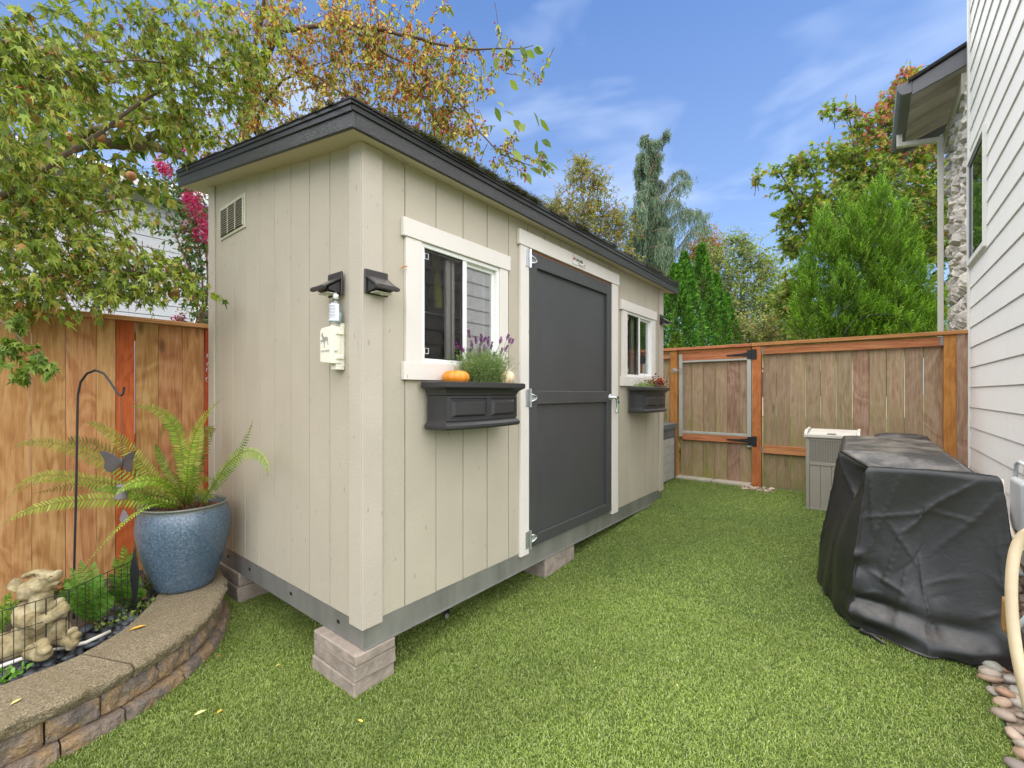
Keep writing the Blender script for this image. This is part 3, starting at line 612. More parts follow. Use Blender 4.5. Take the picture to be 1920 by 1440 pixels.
MB().lathe([(.0265, 0), (.0268, .045), (.0, .046)], (-.038, .168, 1.693), 18).build('gel', simple('gel', lin((190, 210, 222)), .15, var=.04, bs=0), bt, smooth=True)
lab = MB(); A = [(.0295 * math.cos(t), .0295 * math.sin(t)) for t in np.linspace(math.pi * .78, math.pi * 1.5, 10)]
lab.add([(-.038 + a, .168 + b_, z) for z in (1.697, 1.776) for a, b_ in A], [(i, i + 1, i + 11, i + 10) for i in range(9)]); lab.build('bottle_label', simple('paper_label', lin((222, 224, 226)), .5, var=.02, bs=0), bt)
lb = MB()
for k in range(9):
    zz = 1.768 - k * .0068; t0, t1 = math.pi * .88, math.pi * (1.30 + .06 * ((k * 37) % 5) / 5)
    A = [(.0298 * math.cos(t), .0298 * math.sin(t)) for t in np.linspace(t0, t1, 7)]
    lb.add([(-.038 + a, .168 + b_, z) for z in (zz - .0022, zz) for a, b_ in A], [(i, i + 1, i + 8, i + 7) for i in range(6)])
lb.build('fine_print', simple('label_ink', lin((90, 96, 120)), .6, bs=0), bt)
MB().lathe([(.013, 0), (.013, .022), (.006, .024), (.005, .045), (.009, .046), (.009, .052), (0, .053)], (-.038, .168, 1.802), 14).build('pump', M['plastic_w'], bt, smooth=True)
MB().tube([(-.038, .168, 1.850), (-.066, .170, 1.850), (-.072, .170, 1.843)], .0045, 8).build('nozzle', M['plastic_w'], bt, smooth=True)
# ------------------------------------------------------------------ window boxes
M['box'] = simple('box_resin', lin((50, 49, 50)), .42, var=.07, scale=10, bs=.06, bscale=250, rnd=False)
def front_y(x, L, d0, d1): return -(d0 + (d1 - d0) * (1 - (2 * x / L) ** 2))
def outline(L, d0, d1, o, n=13):      # plan outline: wall side, then bowed front with clipped corners
    h = L / 2
    return [(-h - o, 0)] + [(-h - o * .9 + .0, -.05)] + [(x * (1 + o / h) + 0, front_y(x, L, d0, d1) - o) for x in np.linspace(-h + .012, h - .012, n)] + [(h + o * .9, -.05)] + [(h + o, 0)]
def window_box(label, x0, L, d0, d1, z0):
    t = thing('window_box', label, 'window box', (0, 0, 0), 'charcoal window boxes on the shed front')
    H = .19
    prof = [(0, -.004), (.012, -.004), (.019, .006), (.019, .018), (.010, .028), (.004, .034), (.001, .040), (0, .050), (0, .168), (.006, .172), (.008, .182), (.018, .196), (.034, .206), (.042, .212), (.042, .236), (.030, .240)]
    mb = MB(); rings = [outline(L, d0, d1, o) for o, z in prof]; n = len(rings[0]); V = []; F = []
    for (o, z), r_ in zip(prof, rings): V += [(p[0], p[1] - .002, z) for p in r_]
    for i in range(len(prof) - 1):
        for k in range(n - 1): F.append((i * n + k, (i + 1) * n + k, (i + 1) * n + k + 1, i * n + k + 1)[::-1])
    F.append(tuple(range(n)))
    mb.add(V, F); mb.build('planter_body', M['box'], t)
    inner = outline(L, d0, d1, .01); m = len(inner)
    MB().add([(p[0], p[1] - .002, .240) for p in outline(L, d0, d1, .030)] + [(p[0], p[1] + .006, .236) for p in inner] + [(p[0], p[1] + .006, .20) for p in inner], [(k, k + 1, m + k + 1, m + k) for k in range(m - 1)] + [(m + k, m + k + 1, 2 * m + k + 1, 2 * m + k) for k in range(m - 1)]).build('rim', M['box'], t)
    MB().add([(p[0] * .99, min(p[1] + .010, -.003), .222) for p in inner], [tuple(range(m))]).build('potting_soil', M['soil'], t)
    # raised panels following the bow
    gap = .03; w3 = (L - .04 - gap) / 2
    for k in range(2):
        a = -L / 2 + .028 + k * (w3 + gap * .7); b_ = a + w3 - .008; xs = np.linspace(a, b_, 7)
        for nm, (ins, zz0, zz1, out) in {'panel_field': (0.026, .072, .134, .0085)}.items():
            V = []; F = []
            loops = [(0, .052, .156, .0005), (.003, .055, .153, -.0065), (.010, .060, .148, -.0065), (ins, zz0, zz1, .006)]
            for ins_, za, zb, ou in loops:
                xx = np.linspace(a + ins_, b_ - ins_, 7)
                V += [(x, front_y(x, L, d0, d1) - .002 - ou - .0012, za) for x in xx] + [(x, front_y(x, L, d0, d1) - .002 - ou - .0012, zb) for x in xx[::-1]]
            for i in range(3):
                for q in range(14): F.append((i * 14 + q, i * 14 + (q + 1) % 14, (i + 1) * 14 + (q + 1) % 14, (i + 1) * 14 + q))
            F += [(42 + q, 43 + q, 54 - q, 55 - q) for q in range(6)]
            V = [(x, y - .0075, z) for x, y, z in V]
            MB().add(V, F).build('raised_panel', M['box'], t)
            for za, zb in ((.042, .052), (.156, .167)):
                Vv = [q for x_ in xs for q in ((x_, front_y(x_, L, d0, d1) - .0105, za), (x_, front_y(x_, L, d0, d1) - .003, za), (x_, front_y(x_, L, d0, d1) - .003, zb), (x_, front_y(x_, L, d0, d1) - .0105, zb))]
                MB().add(Vv, [(i * 4 + e, i * 4 + (e + 1) % 4, i * 4 + 4 + (e + 1) % 4, i * 4 + 4 + e) for i in range(6) for e in range(4)] + [(0, 1, 2, 3), (24, 27, 26, 25)]).build('panel_rail', M['box'], t)
    edges = [-L / 2 + .010, -L / 2 + .028, -L / 2 + .028 + w3 - .008, -L / 2 + .028 + w3 + gap * .7, -L / 2 + .028 + 2 * w3 + gap * .7 - .008, L / 2 - .010]
    for xa, xb in ((edges[0], edges[1]), (edges[2], edges[3]), (edges[4], edges[5])):
        if xb - xa < .002: continue
        ya, yb_ = front_y(xa, L, d0, d1) - .003, front_y(xb, L, d0, d1) - .003
        MB().hexa([(xa, ya - .0077, .042), (xb, yb_ - .0077, .042), (xb, yb_, .042), (xa, ya, .042), (xa, ya - .0077, .1672), (xb, yb_ - .0077, .1672), (xb, yb_, .1672), (xa, ya, .1672)]).build('panel_stile', M['box'], t)
    t.location = (x0 + L / 2, -.026, z0); return t
window_box('charcoal window box holding lavender and two small pumpkins', .352, .58, .125, .155, 1.178)
window_box('charcoal window box with red leaved begonia by the far window', 2.825, .57, .125, .155, 1.178)
# pumpkins
def pumpkin(label, c, R, H, mats, stripes=0):
    t = thing('pumpkin', label, 'pumpkin', (c[0], c[1], c[2])); n = 64; prof = np.linspace(.04, math.pi - .04, 15)
    V = []; F = []
    for ph in prof:
        for k in range(n):
            w = 2 * math.pi * k / n; rib = 1 - .075 * abs(math.cos(w * 5)) ** 6 * math.sin(ph); r_ = R * math.sin(ph) ** .85 * rib
            z = H / 2 * (1 - math.cos(ph) * (1)) - .0; dip = .22 * H * math.exp(-(math.sin(ph) / .35) ** 2) * (1 if ph > 1.57 else .5)
            V.append((c[0] + r_ * math.cos(w), c[1] + r_ * math.sin(w), c[2] + z - (dip if ph > 1.57 else -dip)))
    for i in range(14):
        for k in range(n): F.append((i * n + k, i * n + (k + 1) % n, (i + 1) * n + (k + 1) % n, (i + 1) * n + k))
    F.append(tuple(range(n))[::-1]); F.append(tuple(range(14 * n, 15 * n)))
    MB().add(V, F).build('pumpkin_skin', mats, t, origin=c, smooth=True)
    MB().tube([(c[0], c[1], c[2] + H * .80), (c[0] + .002, c[1], c[2] + H + .008), (c[0] + .010, c[1], c[2] + H + .016)], [.008, .006, .007], 8).build('stem', simple('pumpkin_stem', lin((150, 138, 92)), .8), t, smooth=True)
pumpkin('small orange pumpkin at the left end of the window box', (.475, -.108, 1.400), .072, .084, simple('orange_skin', lin((228, 140, 40)), .4, var=.1, scale=12, bs=.03))
m, nt, b = mat_base('striped_skin'); tcn = nd(nt, 'ShaderNodeTexCoord'); sp = nd(nt, 'ShaderNodeSeparateXYZ'); nt.links.new(tcn.outputs['Object'], sp.inputs[0])
at2 = nd(nt, 'ShaderNodeMath', operation='ARCTAN2'); nt.links.new(sp.outputs['Y'], at2.inputs[0]); nt.links.new(sp.outputs['X'], at2.inputs[1])
ml = nd(nt, 'ShaderNodeMath', operation='MULTIPLY'); nt.links.new(at2.outputs[0], ml.inputs[0]); ml.inputs[1].default_value = 10
cs = nd(nt, 'ShaderNodeMath', operation='COSINE'); nt.links.new(ml.outputs[0], cs.inputs[0]); nz = noi(nt, vec(nt, (1, 1, 1)), 50, 3)
s2 = nd(nt, 'ShaderNodeMath', operation='ADD'); nt.links.new(cs.outputs[0], s2.inputs[0]); nt.links.new(rrange(nt, nz, .3, .7, -.6, .6), s2.inputs[1])
nt.links.new(mixn(nt, rrange(nt, s2.outputs[0], .5, 1.0, 0, .85), lin((226, 216, 178)), lin((222, 150, 70))), b.inputs['Base Color']); b.inputs['Roughness'].default_value = .4
pumpkin('cream pumpkin with orange stripes behind the lavender stems', (.878, -.108, 1.400), .058, .100, m)

# ------------------------------------------------------------------ leafy card generator
def leaf_mesh(name, P, A, Nn, L, Wd, C, mat, parent=None, shape='oval', origin=(0, 0, 0), fold=.25, kind=True):
    P, A, Nn = (np.asarray(q, float) for q in (P, A, Nn)); n = len(P)
    A = A / (np.linalg.norm(A, axis=1)[:, None] + 1e-9); S = np.cross(A, Nn); S /= (np.linalg.norm(S, axis=1)[:, None] + 1e-9); U = np.cross(S, A)
    if shape == 'oval': T = [(0, 0, 0), (.38, .30, 1), (.75, .42, 1) if 0 else (.72, .26, 1), (1, 0, 0), (.72, -.26, 1), (.38, -.30, 1)]; F = [(0, 1, 2), (0, 2, 3), (0, 3, 4), (0, 4, 5)]
    elif shape == 'diamond': T = [(0, 0, 0), (.5, .30, 1), (1, 0, 0), (.5, -.30, 1)]; F = [(0, 1, 2), (0, 2, 3)]
    elif shape == 'maple':
        T = [(0, 0, 0)]; 
        for k, (ang, ll) in enumerate([(-100, .42), (-78, .30), (-50, .72), (-27, .36), (0, 1.0), (27, .36), (50, .72), (78, .30), (100, .42)]):
            a = math.radians(ang); T.append((ll * math.cos(a) + .12, ll * math.sin(a), abs(math.sin(a))))
        F = [(0, k, k + 1) for k in range(1, 9)]
    elif shape == 'needle': T = [(0, .5, 0), (0, -.5, 0), (1, 0, 0)]; F = [(0, 1, 2)]
    T = np.array(T, float); k = len(T)
    V = P[:, None] + A[:, None] * (T[:, 0] * 1.)[None, :, None] * np.asarray(L).reshape(-1, 1, 1) + S[:, None] * T[None, :, 1, None] * np.asarray(Wd).reshape(-1, 1, 1) \
        + U[:, None] * (np.abs(T[:, 1]) * fold)[None, :, None] * np.asarray(Wd).reshape(-1, 1, 1) - np.array([0, 0, 1.]) * (T[:, 0] ** 2 * .22)[None, :, None] * np.asarray(L).reshape(-1, 1, 1)
    F = (np.arange(n)[:, None, None] * k + np.array(F)[None]).reshape(-1, 3)
    Cc = np.ones((n, k, 4)); Cc[:, :, :3] = np.asarray(C)[:, None]
    o = rawmesh(name, V.reshape(-1, 3), F, Cc.reshape(-1, 4), mat, parent, origin)
    if kind: stuff(o)
    return o
def pal(cs, n, r, jitter=.22, w=None):
    p = np.array([lin(c)[:3] for c in cs]); return p[r.choice(len(p), n, p=w)] * (1 + r.uniform(-jitter, jitter, (n, 1)))
M['leaf'] = vcol('leaf', .38, .5, .3); M['leafsoft'] = vcol('leaf_soft', .25, .6, .2)
def rdir(r, n):
    a = r.normal(0, 1, (n, 3)); return a / np.linalg.norm(a, axis=1)[:, None]
def branchlets(r, centers, radii, n_per, length, segs, leaves_per, droop=.5, outward=.5, bias=(0, 0, 0)):
    """twigs in clumps; returns leaf positions, axes and twig polylines"""
    LP = []; LA = []; TW = []
    for c, R, n in zip(centers, radii, n_per):
        c = np.array(c); R = np.array(R) if hasattr(R, '__len__') else np.array([R] * 3)
        s = c + rdir(r, n) * R * (r.random((n, 1)) ** .45) * .95
        d = (s - c) / (np.linalg.norm(s - c, axis=1)[:, None] + 1e-6) * outward + rdir(r, n) * .7 + np.array(bias); d /= np.linalg.norm(d, axis=1)[:, None]
        L = length * r.uniform(.5, 1.2, n)
        pts = [s - d * L[:, None] * .5]; dd = d.copy()
        for k in range(segs):
            dd = dd + np.array([0, 0, -droop / segs]) + r.normal(0, .12, (n, 3)); dd /= np.linalg.norm(dd, axis=1)[:, None]; pts.append(pts[-1] + dd * (L / segs)[:, None])
        pts = np.array(pts)          # segs+1, n, 3
        TW.append(pts)
        m = leaves_per; t = np.sort(r.uniform(.15, 1, (m, n)), axis=0) * segs; i = np.minimum(t.astype(int), segs - 1); f = (t - i)[..., None]
        idx = np.arange(n)[None].repeat(m, 0); p = pts[i, idx] * (1 - f) + pts[i + 1, idx] * f; ax = pts[i + 1, idx] - pts[i, idx]; ax /= np.linalg.norm(ax, axis=2)[..., None] + 1e-9
        sd = np.cross(ax, rdir(r, m * n).reshape(m, n, 3)); a = ax * .5 + sd * .9 + np.array([0, 0, -droop * .6])
        LP.append(p.reshape(-1, 3)); LA.append(a.reshape(-1, 3))
    return np.concatenate(LP), np.concatenate(LA), TW
def twig_mesh(name, TW, r0, mat, parent, origin=(0, 0, 0)):
    V = []; F = []; nv = 0
    for pts in TW:
        s, n, _ = pts.shape; t = pts[1:] - pts[:-1]; t = np.concatenate([t, t[-1:]]); t /= np.linalg.norm(t, axis=2)[..., None] + 1e-9
        a = np.cross(t, np.array([.3, .5, .81])); a /= np.linalg.norm(a, axis=2)[..., None] + 1e-9; b_ = np.cross(t, a)
        rad = (r0 * np.linspace(1, .35, s))[:, None, None]
        ring = np.stack([pts + a * rad, pts - a * rad * .5 + b_ * rad * .87, pts - a * rad * .5 - b_ * rad * .87], 2)   # s,n,3,3
        V.append(ring.reshape(-1, 3)); id_ = (np.arange(s)[:, None, None] * n + np.arange(n)[None, :, None]) * 3 + np.arange(3)[None, None]
        for k in range(3):
            k2 = (k + 1) % 3; F.append(np.stack([id_[:-1, :, k], id_[:-1, :, k2], id_[1:, :, k2], id_[1:, :, k]], -1).reshape(-1, 4) + nv)
        nv += s * n * 3
    return stuff(rawmesh(name, np.concatenate(V), np.concatenate(F), None, mat, parent, origin))
M['bark'] = simple('bark', lin((128, 114, 96)), .9, var=.3, scale=12, bs=.6, bscale=50, bd=.006, stretch=(1, 1, .4))
M['bark_d'] = simple('bark_dark', lin((92, 76, 62)), .9, var=.3, scale=14, bs=.5, bscale=60, bd=.004)
M['bark_r'] = simple('bark_red', lin((132, 92, 74)), .9, var=.3, scale=14, bs=.5, bscale=40, bd=.006)
def limb(pts, r0, r1, parent, mat, name='branch', n=8, wob=.0, seed=0):
    P = np.array(pts, float); d = np.r_[0, np.cumsum(np.linalg.norm(np.diff(P, axis=0), axis=1))]; t = np.linspace(0, d[-1], max(8, len(P) * 4))
    Q = np.stack([np.interp(t, d, P[:, k]) for k in range(3)], 1)
    for _ in range(3): Q[1:-1] = (Q[:-2] + 2 * Q[1:-1] + Q[2:]) / 4
    if wob: Q[1:-1] += np.random.default_rng(seed).normal(0, wob, Q[1:-1].shape)
    return MB().tube(Q, np.linspace(r0, r1, len(Q)), n).build(name, mat, parent, smooth=True)
# ------------------------------------------------------------------ lavender and begonia
r = np.random.default_rng(21)
lv = thing('lavender_plant', 'bushy purple flowered lavender growing in the window box', 'lavender', (.69, -.10, 1.40))
n = 1100; b0 = np.c_[r.normal(.70, .055, n), r.normal(-.095, .022, n).clip(-.15, -.04), np.full(n, 1.395)]
dd = np.c_[r.normal(0, .45, n), r.normal(-.06, .35, n), np.ones(n)]; dd /= np.linalg.norm(dd, axis=1)[:, None]; L = r.uniform(.09, .235, n)
pts = np.array([b0, b0 + dd * (L / 2)[:, None], b0 + dd * L[:, None] + np.c_[np.zeros((n, 2)), -.02 * np.ones(n)]]); twig_mesh('stalks', [pts], .0013, simple('lav_stalk', lin((128, 148, 88)), .7, bs=0), lv, (.69, -.1, 1.4))
k = 7; t = r.uniform(.2, 1, (n * k, 1)); ii = np.repeat(np.arange(n), k); P = b0[ii] + dd[ii] * L[ii][:, None] * t; A = dd[ii] * .9 + rdir(r, n * k) * .9
leaf_mesh('leaves', P, A, rdir(r, n * k), r.uniform(.018, .036, n * k), np.full(n * k, .0052), pal([(122, 148, 84), (96, 130, 66), (150, 166, 112), (140, 160, 90)], n * k, r), M['leaf'], lv, 'diamond', (.69, -.1, 1.4), fold=.1)
fl = [(880, 628), (893, 640), (902, 636), (908, 655), (912, 668), (921, 650), (925, 668), (940, 660), (948, 655), (955, 640), (960, 642), (938, 640), (900, 660), (868, 656), (858, 650), (930, 690), (905, 678), (915, 640), (885, 648), (951, 634)]
for i, (px, py) in enumerate(fl):
    tp = PY(px, py, -.10 + .03 * math.sin(i * 2.1)); bs_ = np.array([.70 + (tp[0] - .70) * .35, -.10, 1.42]); a = (tp - bs_) / np.linalg.norm(tp - bs_)
    MB().tube([bs_, bs_ * .4 + tp * .6 + np.array([0, 0, .012]), tp - a * .012], .0014, 5).build('flower_stem', lv and simple('fs', lin((130, 138, 96)), .7, bs=0) if i == 0 else bpy.data.materials['fs'], lv)
    nn = 90; tt_ = r.random(nn); P = tp - a * .016 + a * (tt_ * .034)[:, None] + rdir(r, nn) * .0068 * np.sin(tt_ * 2.6 + .4)[:, None]
    o = leaf_mesh('flower', P, a + rdir(r, nn) * .55, rdir(r, nn), np.where(tt_ > .85, .020, .010), np.full(nn, .009), pal([(122, 60, 110), (150, 84, 140), (104, 50, 90), (168, 110, 178)], nn, r), M['leaf'], lv, 'diamond', tp, kind=False)
bg_ = thing('begonia_plant', 'dark red leaved begonia in the far window box', 'begonia', (3.2, -.1, 1.40))
n = 260; ce = np.array([3.27, -.11, 1.44]); P = ce + r.normal(0, 1, (n, 3)) * [.085, .035, .035]; P[:, 2] = np.maximum(P[:, 2], 1.40)
leaf_mesh('leaves', P, rdir(r, n) + [0, 0, .4], rdir(r, n) + [0, -.4, 1], r.uniform(.022, .04, n), r.uniform(.03, .04, n), pal([(112, 60, 44), (88, 44, 36), (134, 84, 58), (150, 96, 70)], n, r), M['leaf'], bg_, 'oval', (3.2, -.1, 1.4))
for i in range(5):
    q = np.array([3.31 + .025 * i, -.12, 1.475 + .02 * math.sin(i * 2)]); P = q + rdir(r, 26) * .016
    leaf_mesh('flower', P, rdir(r, 26), rdir(r, 26), np.full(26, .02), np.full(26, .026), pal([(206, 62, 32), (220, 90, 46)], 26, r), M['leaf'], bg_, 'oval', q, kind=False)
gp = thing('trailing_greens', 'low light green trailing plants filling the far window box', 'plant', (3.1, -.1, 1.40))
n = 2400; P = np.c_[r.uniform(2.86, 3.40, n), r.uniform(-.15, -.04, n), 1.405 + np.abs(r.normal(0, .018, n)) * (1 + (r.random(n) > .5))]
leaf_mesh('leaves', P, rdir(r, n) + [0, 0, .5], rdir(r, n), r.uniform(.010, .02, n), r.uniform(.007, .010, n), pal([(140, 160, 90), (112, 140, 68), (160, 172, 116)], n, r), M['leaf'], gp, 'diamond', (3.1, -.1, 1.4))

# ------------------------------------------------------------------ left fence (new cedar) along y = 2.08
FY = 2.08
lf = thing('cedar_fence', 'new honey coloured cedar board fence behind the planter', 'fence', (-1, FY, .1))
bx('cap_rail', M['cedar_cap'], lf, -3.2, .06, FY - .035, FY + .09, 1.842, 1.872, bevel=.003)
rr = random.Random(9)
xs_ = [-3.05, -2.90, -2.755, -2.61, -2.465, -2.32, -2.175, -2.03, -1.885, -1.74, -1.595, -1.45, -1.305, -1.16, -1.015, -.869, -.727, -.587, -.493]
for a, b_ in zip(xs_[:-1], xs_[1:]):
    bx('fence_board', M['cedar'], lf, a + .0009, b_ - .0009, FY + rr.uniform(0, .002), FY + .018, .06, 1.84 - .0005, bevel=.0015)
for a, b_ in zip([-.388, -.262, -.124], [-.262, -.124, .012]): bx('fence_board', M['cedar'], lf, a + .0009, b_ - .0009, FY + .012 + rr.uniform(0, .003), FY + .03, .06, 1.8395, bevel=.0015)
bx('post', M['stained_l'], lf, -.490, -.395, FY - .002, FY + .088, .0, 1.841, bevel=.003)
bx('post', M['stained_l'], lf, .018, .110, FY - .002, FY + .088, .0, 1.841, bevel=.003)
bx('bracket', M['galv'], lf, -.394, -.388, FY + .008, FY + .011, 1.77, 1.83, bevel=0)
for zz in (.35, 1.72): bx('back_rail', M['cedar_cap'], lf, -3.2, .02, FY + .032, FY + .07, zz, zz + .09, bevel=0)
hk = thing('hook_and_loop', 'galvanized eye hook with a small ring on the fence end post', 'hook', (.0, 2.05, 1.45))
for i, (px, py) in enumerate([(391, 668), (391, 684), (390, 694), (394, 706), (389, 712)]):
    c = PY(px, py, 2.0); MB().tube([c + np.array([.011 * math.cos(t), 0, .016 * math.sin(t)]) for t in np.linspace(0, 6.28, 13)], .0028, 5).build('ring', M['chrome'], hk, smooth=True)
# ------------------------------------------------------------------ rear fence and gate along x = 4.9
FX = 4.90; rr = random.Random(12)
rf = thing('board_fence', 'weathered vertical board fence between gate and white house', 'fence', (FX, -1.6, .2))
def yboard(parent, ya, yb_, z0, z1, x=FX, mat='weather', name='fence_board'):
    a, b_ = min(ya, yb_), max(ya, yb_); return bx(name, M[mat], parent, x + .05 + rr.uniform(0, .003), x + .068, a + .0020, b_ - .0020, z0, z1, bevel=.0015)
y = -.790; i = 0
while y > -2.42:
    w = .143; ye = max(y - w, -2.44); yboard(rf, y, ye, .235, 1.90, mat='weather_r' if (y < -2.10 and y > -2.3) or i == 6 else 'weather'); y = ye; i += 1
bx('fence_post', M['stained'], rf, FX - .012, FX + .078, -.778, -.682, .20, 1.925, bevel=.003)
bx('fence_post', M['stained'], rf, FX + .0, FX + .09, -2.452, -2.362, .20, 1.925, bevel=.003)
bx('top_rail', M['stained_y'], rf, FX + .008, FX + .046, -2.361, -.779, 1.825, 1.915, bevel=.003)
bx('lower_rail', M['stained_y'], rf, FX + .008, FX + .046, -2.361, -.779, .640, .735, bevel=.003)
bx('cap_rail', M['stained_y'], rf, FX - .028, FX + .095, -2.535, -.678, 1.928, 1.965, bevel=.003)
bx('bracket', M['galv'], rf, FX + .003, FX + .0075, -.800, -.780, 1.83, 1.912, bevel=0); bx('bracket', M['galv'], rf, FX + .003, FX + .0075, -.800, -.780, .645, .73, bevel=0)
bx('bracket', M['galv'], rf, FX + .003, FX + .0075, -2.361, -2.335, 1.83, 1.912, bevel=0)
bx('end_board', M['weather_r'], rf, FX - .01, FX + .012, -2.533, -2.454, .22, 1.926, bevel=.002)
gt = thing('garden_gate', 'weathered board gate framed with light grey metal', 'gate', (FX, -.2, .22))
y = .188; k = 0
while y > -.665:
    ye = max(y - .1445, -.668); k += 1; yboard(gt, y, ye, .262, 1.80, mat='weather_r' if k == 5 else 'weather', name='gate_board'); y = ye
al = simple('grey_metal_frame', lin((176, 176, 166)), .5, metal=.1, var=.05, bs=.02); M['al'] = al
for a in [(.152, .198), (-.670, -.624)]: bx('gate_stile', al, gt, FX + .002, FX + .048, a[0], a[1], .782 if a[0] > 0 else .70, 1.875, bevel=.002)
bx('gate_bar', al, gt, FX + .004, FX + .046, -.6235, .1515, 1.765, 1.788, bevel=.002); bx('gate_bar', al, gt, FX + .004, FX + .046, -.6235, .1515, .826, .858, bevel=.002)
bx('gate_rail', M['stained_y'], gt, FX + .006, FX + .044, -.6235, .1515, 1.7885, 1.885, bevel=.003); bx('gate_rail', M['stained_y'], gt, FX + .006, FX + .044, -.6235, .1515, .742, .8255, bevel=.003)
bx('gate_cap', M['stained_y'], gt, FX - .028, FX + .095, -.672, .214, 1.928, 1.962, bevel=.003)
bx('gate_top', M['stained_y'], gt, FX + .01, FX + .05, -.67, .20, 1.886, 1.927, bevel=.003)
for zz in (1.828, .775):
    h = MB().prism([(-.676, -.052), (-.628, -.052), (-.628, -.02), (-.56, -.012), (-.40, -.002), (-.392, .004), (-.40, .010), (-.56, .018), (-.628, .03), (-.628, .052), (-.676, .052)], lambda u, v, w: (w, u, zz + v), FX - .006, FX + .0015).build('strap_hinge', M['black'], gt)
    bx('hinge_plate', M['black'], h, FX - .018, FX - .0125, -.733, -.6785, zz - .062, zz + .062)
lt = MB().tube([(FX - .02, .262, 1.665), (FX - .02, .20, 1.665)], .006, 8).build('latch_bar', M['chrome'], gt)
bx('latch_plate', M['chrome'], gt, FX - .016, FX - .0125, .225, .275, 1.635, 1.69); bx('latch_plate', M['chrome'], gt, FX - .004, FX + .0015, .155, .195, 1.62, 1.70)
MB().tube([(FX - .035, .262 + .018 * math.cos(t), 1.66 + .022 * math.sin(t)) for t in np.linspace(0, 6.28, 13)], .003, 6).build('latch_ring', M['chrome'], gt)
sf = thing('short_fence', 'narrow strip of board fence between gate post and shed', 'fence', (FX, .4, .2))
bx('fence_post', M['stained'], sf, FX - .012, FX + .078, .216, .308, .18, 1.925, bevel=.003)
y = 2.0
while y > .33: ye = y - .143; yboard(sf, y, ye, .235, 1.90); y = ye
bx('top_rail', M['stained_y'], sf, FX + .008, FX + .046, .309, 2.1, 1.825, 1.915, bevel=.003)
bx('cap_rail', M['stained_y'], sf, FX - .028, FX + .095, .2165, 2.1, 1.928, 1.965, bevel=.003)
bx('bracket', M['galv'], sf, FX + .003, FX + .0075, .310, .335, 1.83, 1.912, bevel=0)
# slate grey storage cabinet behind the shed
cb = thing('storage_cabinet', 'grey storage cabinet with slatted side standing behind the shed', 'cabinet', (4.35, .55, .2))
sg = simple('slate_plastic', lin((96, 104, 108)), .5, bs=.03); lg_ = simple('light_slat', lin((178, 178, 172)), .5, bs=.05)
bx('cabinet_lid', sg, cb, 4.02, 4.80, .185, .95, .90, .965, bevel=.004)
bx('cabinet_corner', sg, cb, 4.04, 4.08, .20, .245, .2, .899); bx('cabinet_corner', sg, cb, 4.04, 4.08, .87, .93, .2, .899); bx('cabinet_corner', sg, cb, 4.74, 4.78, .20, .93, .2, .899)
for k in range(5): bx('slat', lg_, cb, 4.045, 4.06, .246, .869, .25 + k * .106, .25 + k * .106 + .102); bx('slat', lg_, cb, 4.081, 4.739, .205, .22, .25 + k * .106, .25 + k * .106 + .102)
bx('cabinet_rail', sg, cb, 4.043, 4.078, .2455, .8695, .785, .899); bx('cabinet_rail', sg, cb, 4.0805, 4.7395, .203, .23, .785, .899)
# stone sills under the gate
for i, (a, b_, l) in enumerate([(.21, -.235, 'left flat stone paver under the gate'), (-.24, -.675, 'right flat stone paver under the gate, nearer the post')]):
    o = bx('stone_paver', M['paver'], None, FX - .10, FX + .09, min(a, b_) + .003, max(a, b_) - .003, .19, .262, bevel=.006); tag(o, l, 'paver')
# ------------------------------------------------------------------ curved retaining wall
def nz3(p, s, seed=0): return noise.noise(Vector((p[0] * s + seed * 7.3, p[1] * s - seed * 3.1, p[2] * s + seed)))
m, nt, b = mat_base('cap_stone'); v = vec(nt, (1, 1, 1))
cc = ramp(nt, noi(nt, v, 170, 4, .8), [(.38, lin((78, 68, 52))), (.52, lin((140, 126, 100))), (.66, lin((176, 164, 136)))])
cc = mixn(nt, rrange(nt, noi(nt, v, 5, 5), .4, .7, 0, .5), cc, lin((112, 100, 70)), 'MIX')
nt.links.new(cc, b.inputs['Base Color']); b.inputs['Roughness'].default_value = .95
bp = bump(nt, b, noi(nt, v, 150, 4, .8), 1.0, .006); bump(nt, b, noi(nt, v, 40, 4), .4, .01, bp); M['cap'] = m
m, nt, b = mat_base('split_stone'); v = vec(nt, (1, 1, 1)); oi = nd(nt, 'ShaderNodeObjectInfo')
cc = ramp(nt, noi(nt, v, 9, 4, .6, .6), [(.30, lin((104, 98, 96))), (.48, lin((136, 120, 104))), (.58, lin((156, 128, 92))), (.72, lin((140, 126, 106)))])
cc = mixn(nt, rrange(nt, noi(nt, v, 180, 3), .4, .65, 0, .45), cc, lin((96, 84, 70)))
nt.links.new(cc, b.inputs['Base Color']); b.inputs['Roughness'].default_value = .95
bp = bump(nt, b, noi(nt, v, 150, 4), .7, .005); bump(nt, b, noi(nt, v, 28, 4, .7), .9, .02, bp); M['split'] = m
wallth = thing('retaining_wall', 'curved low stone block wall edging the planter bed', 'planter wall', (-.6, .8, 0))
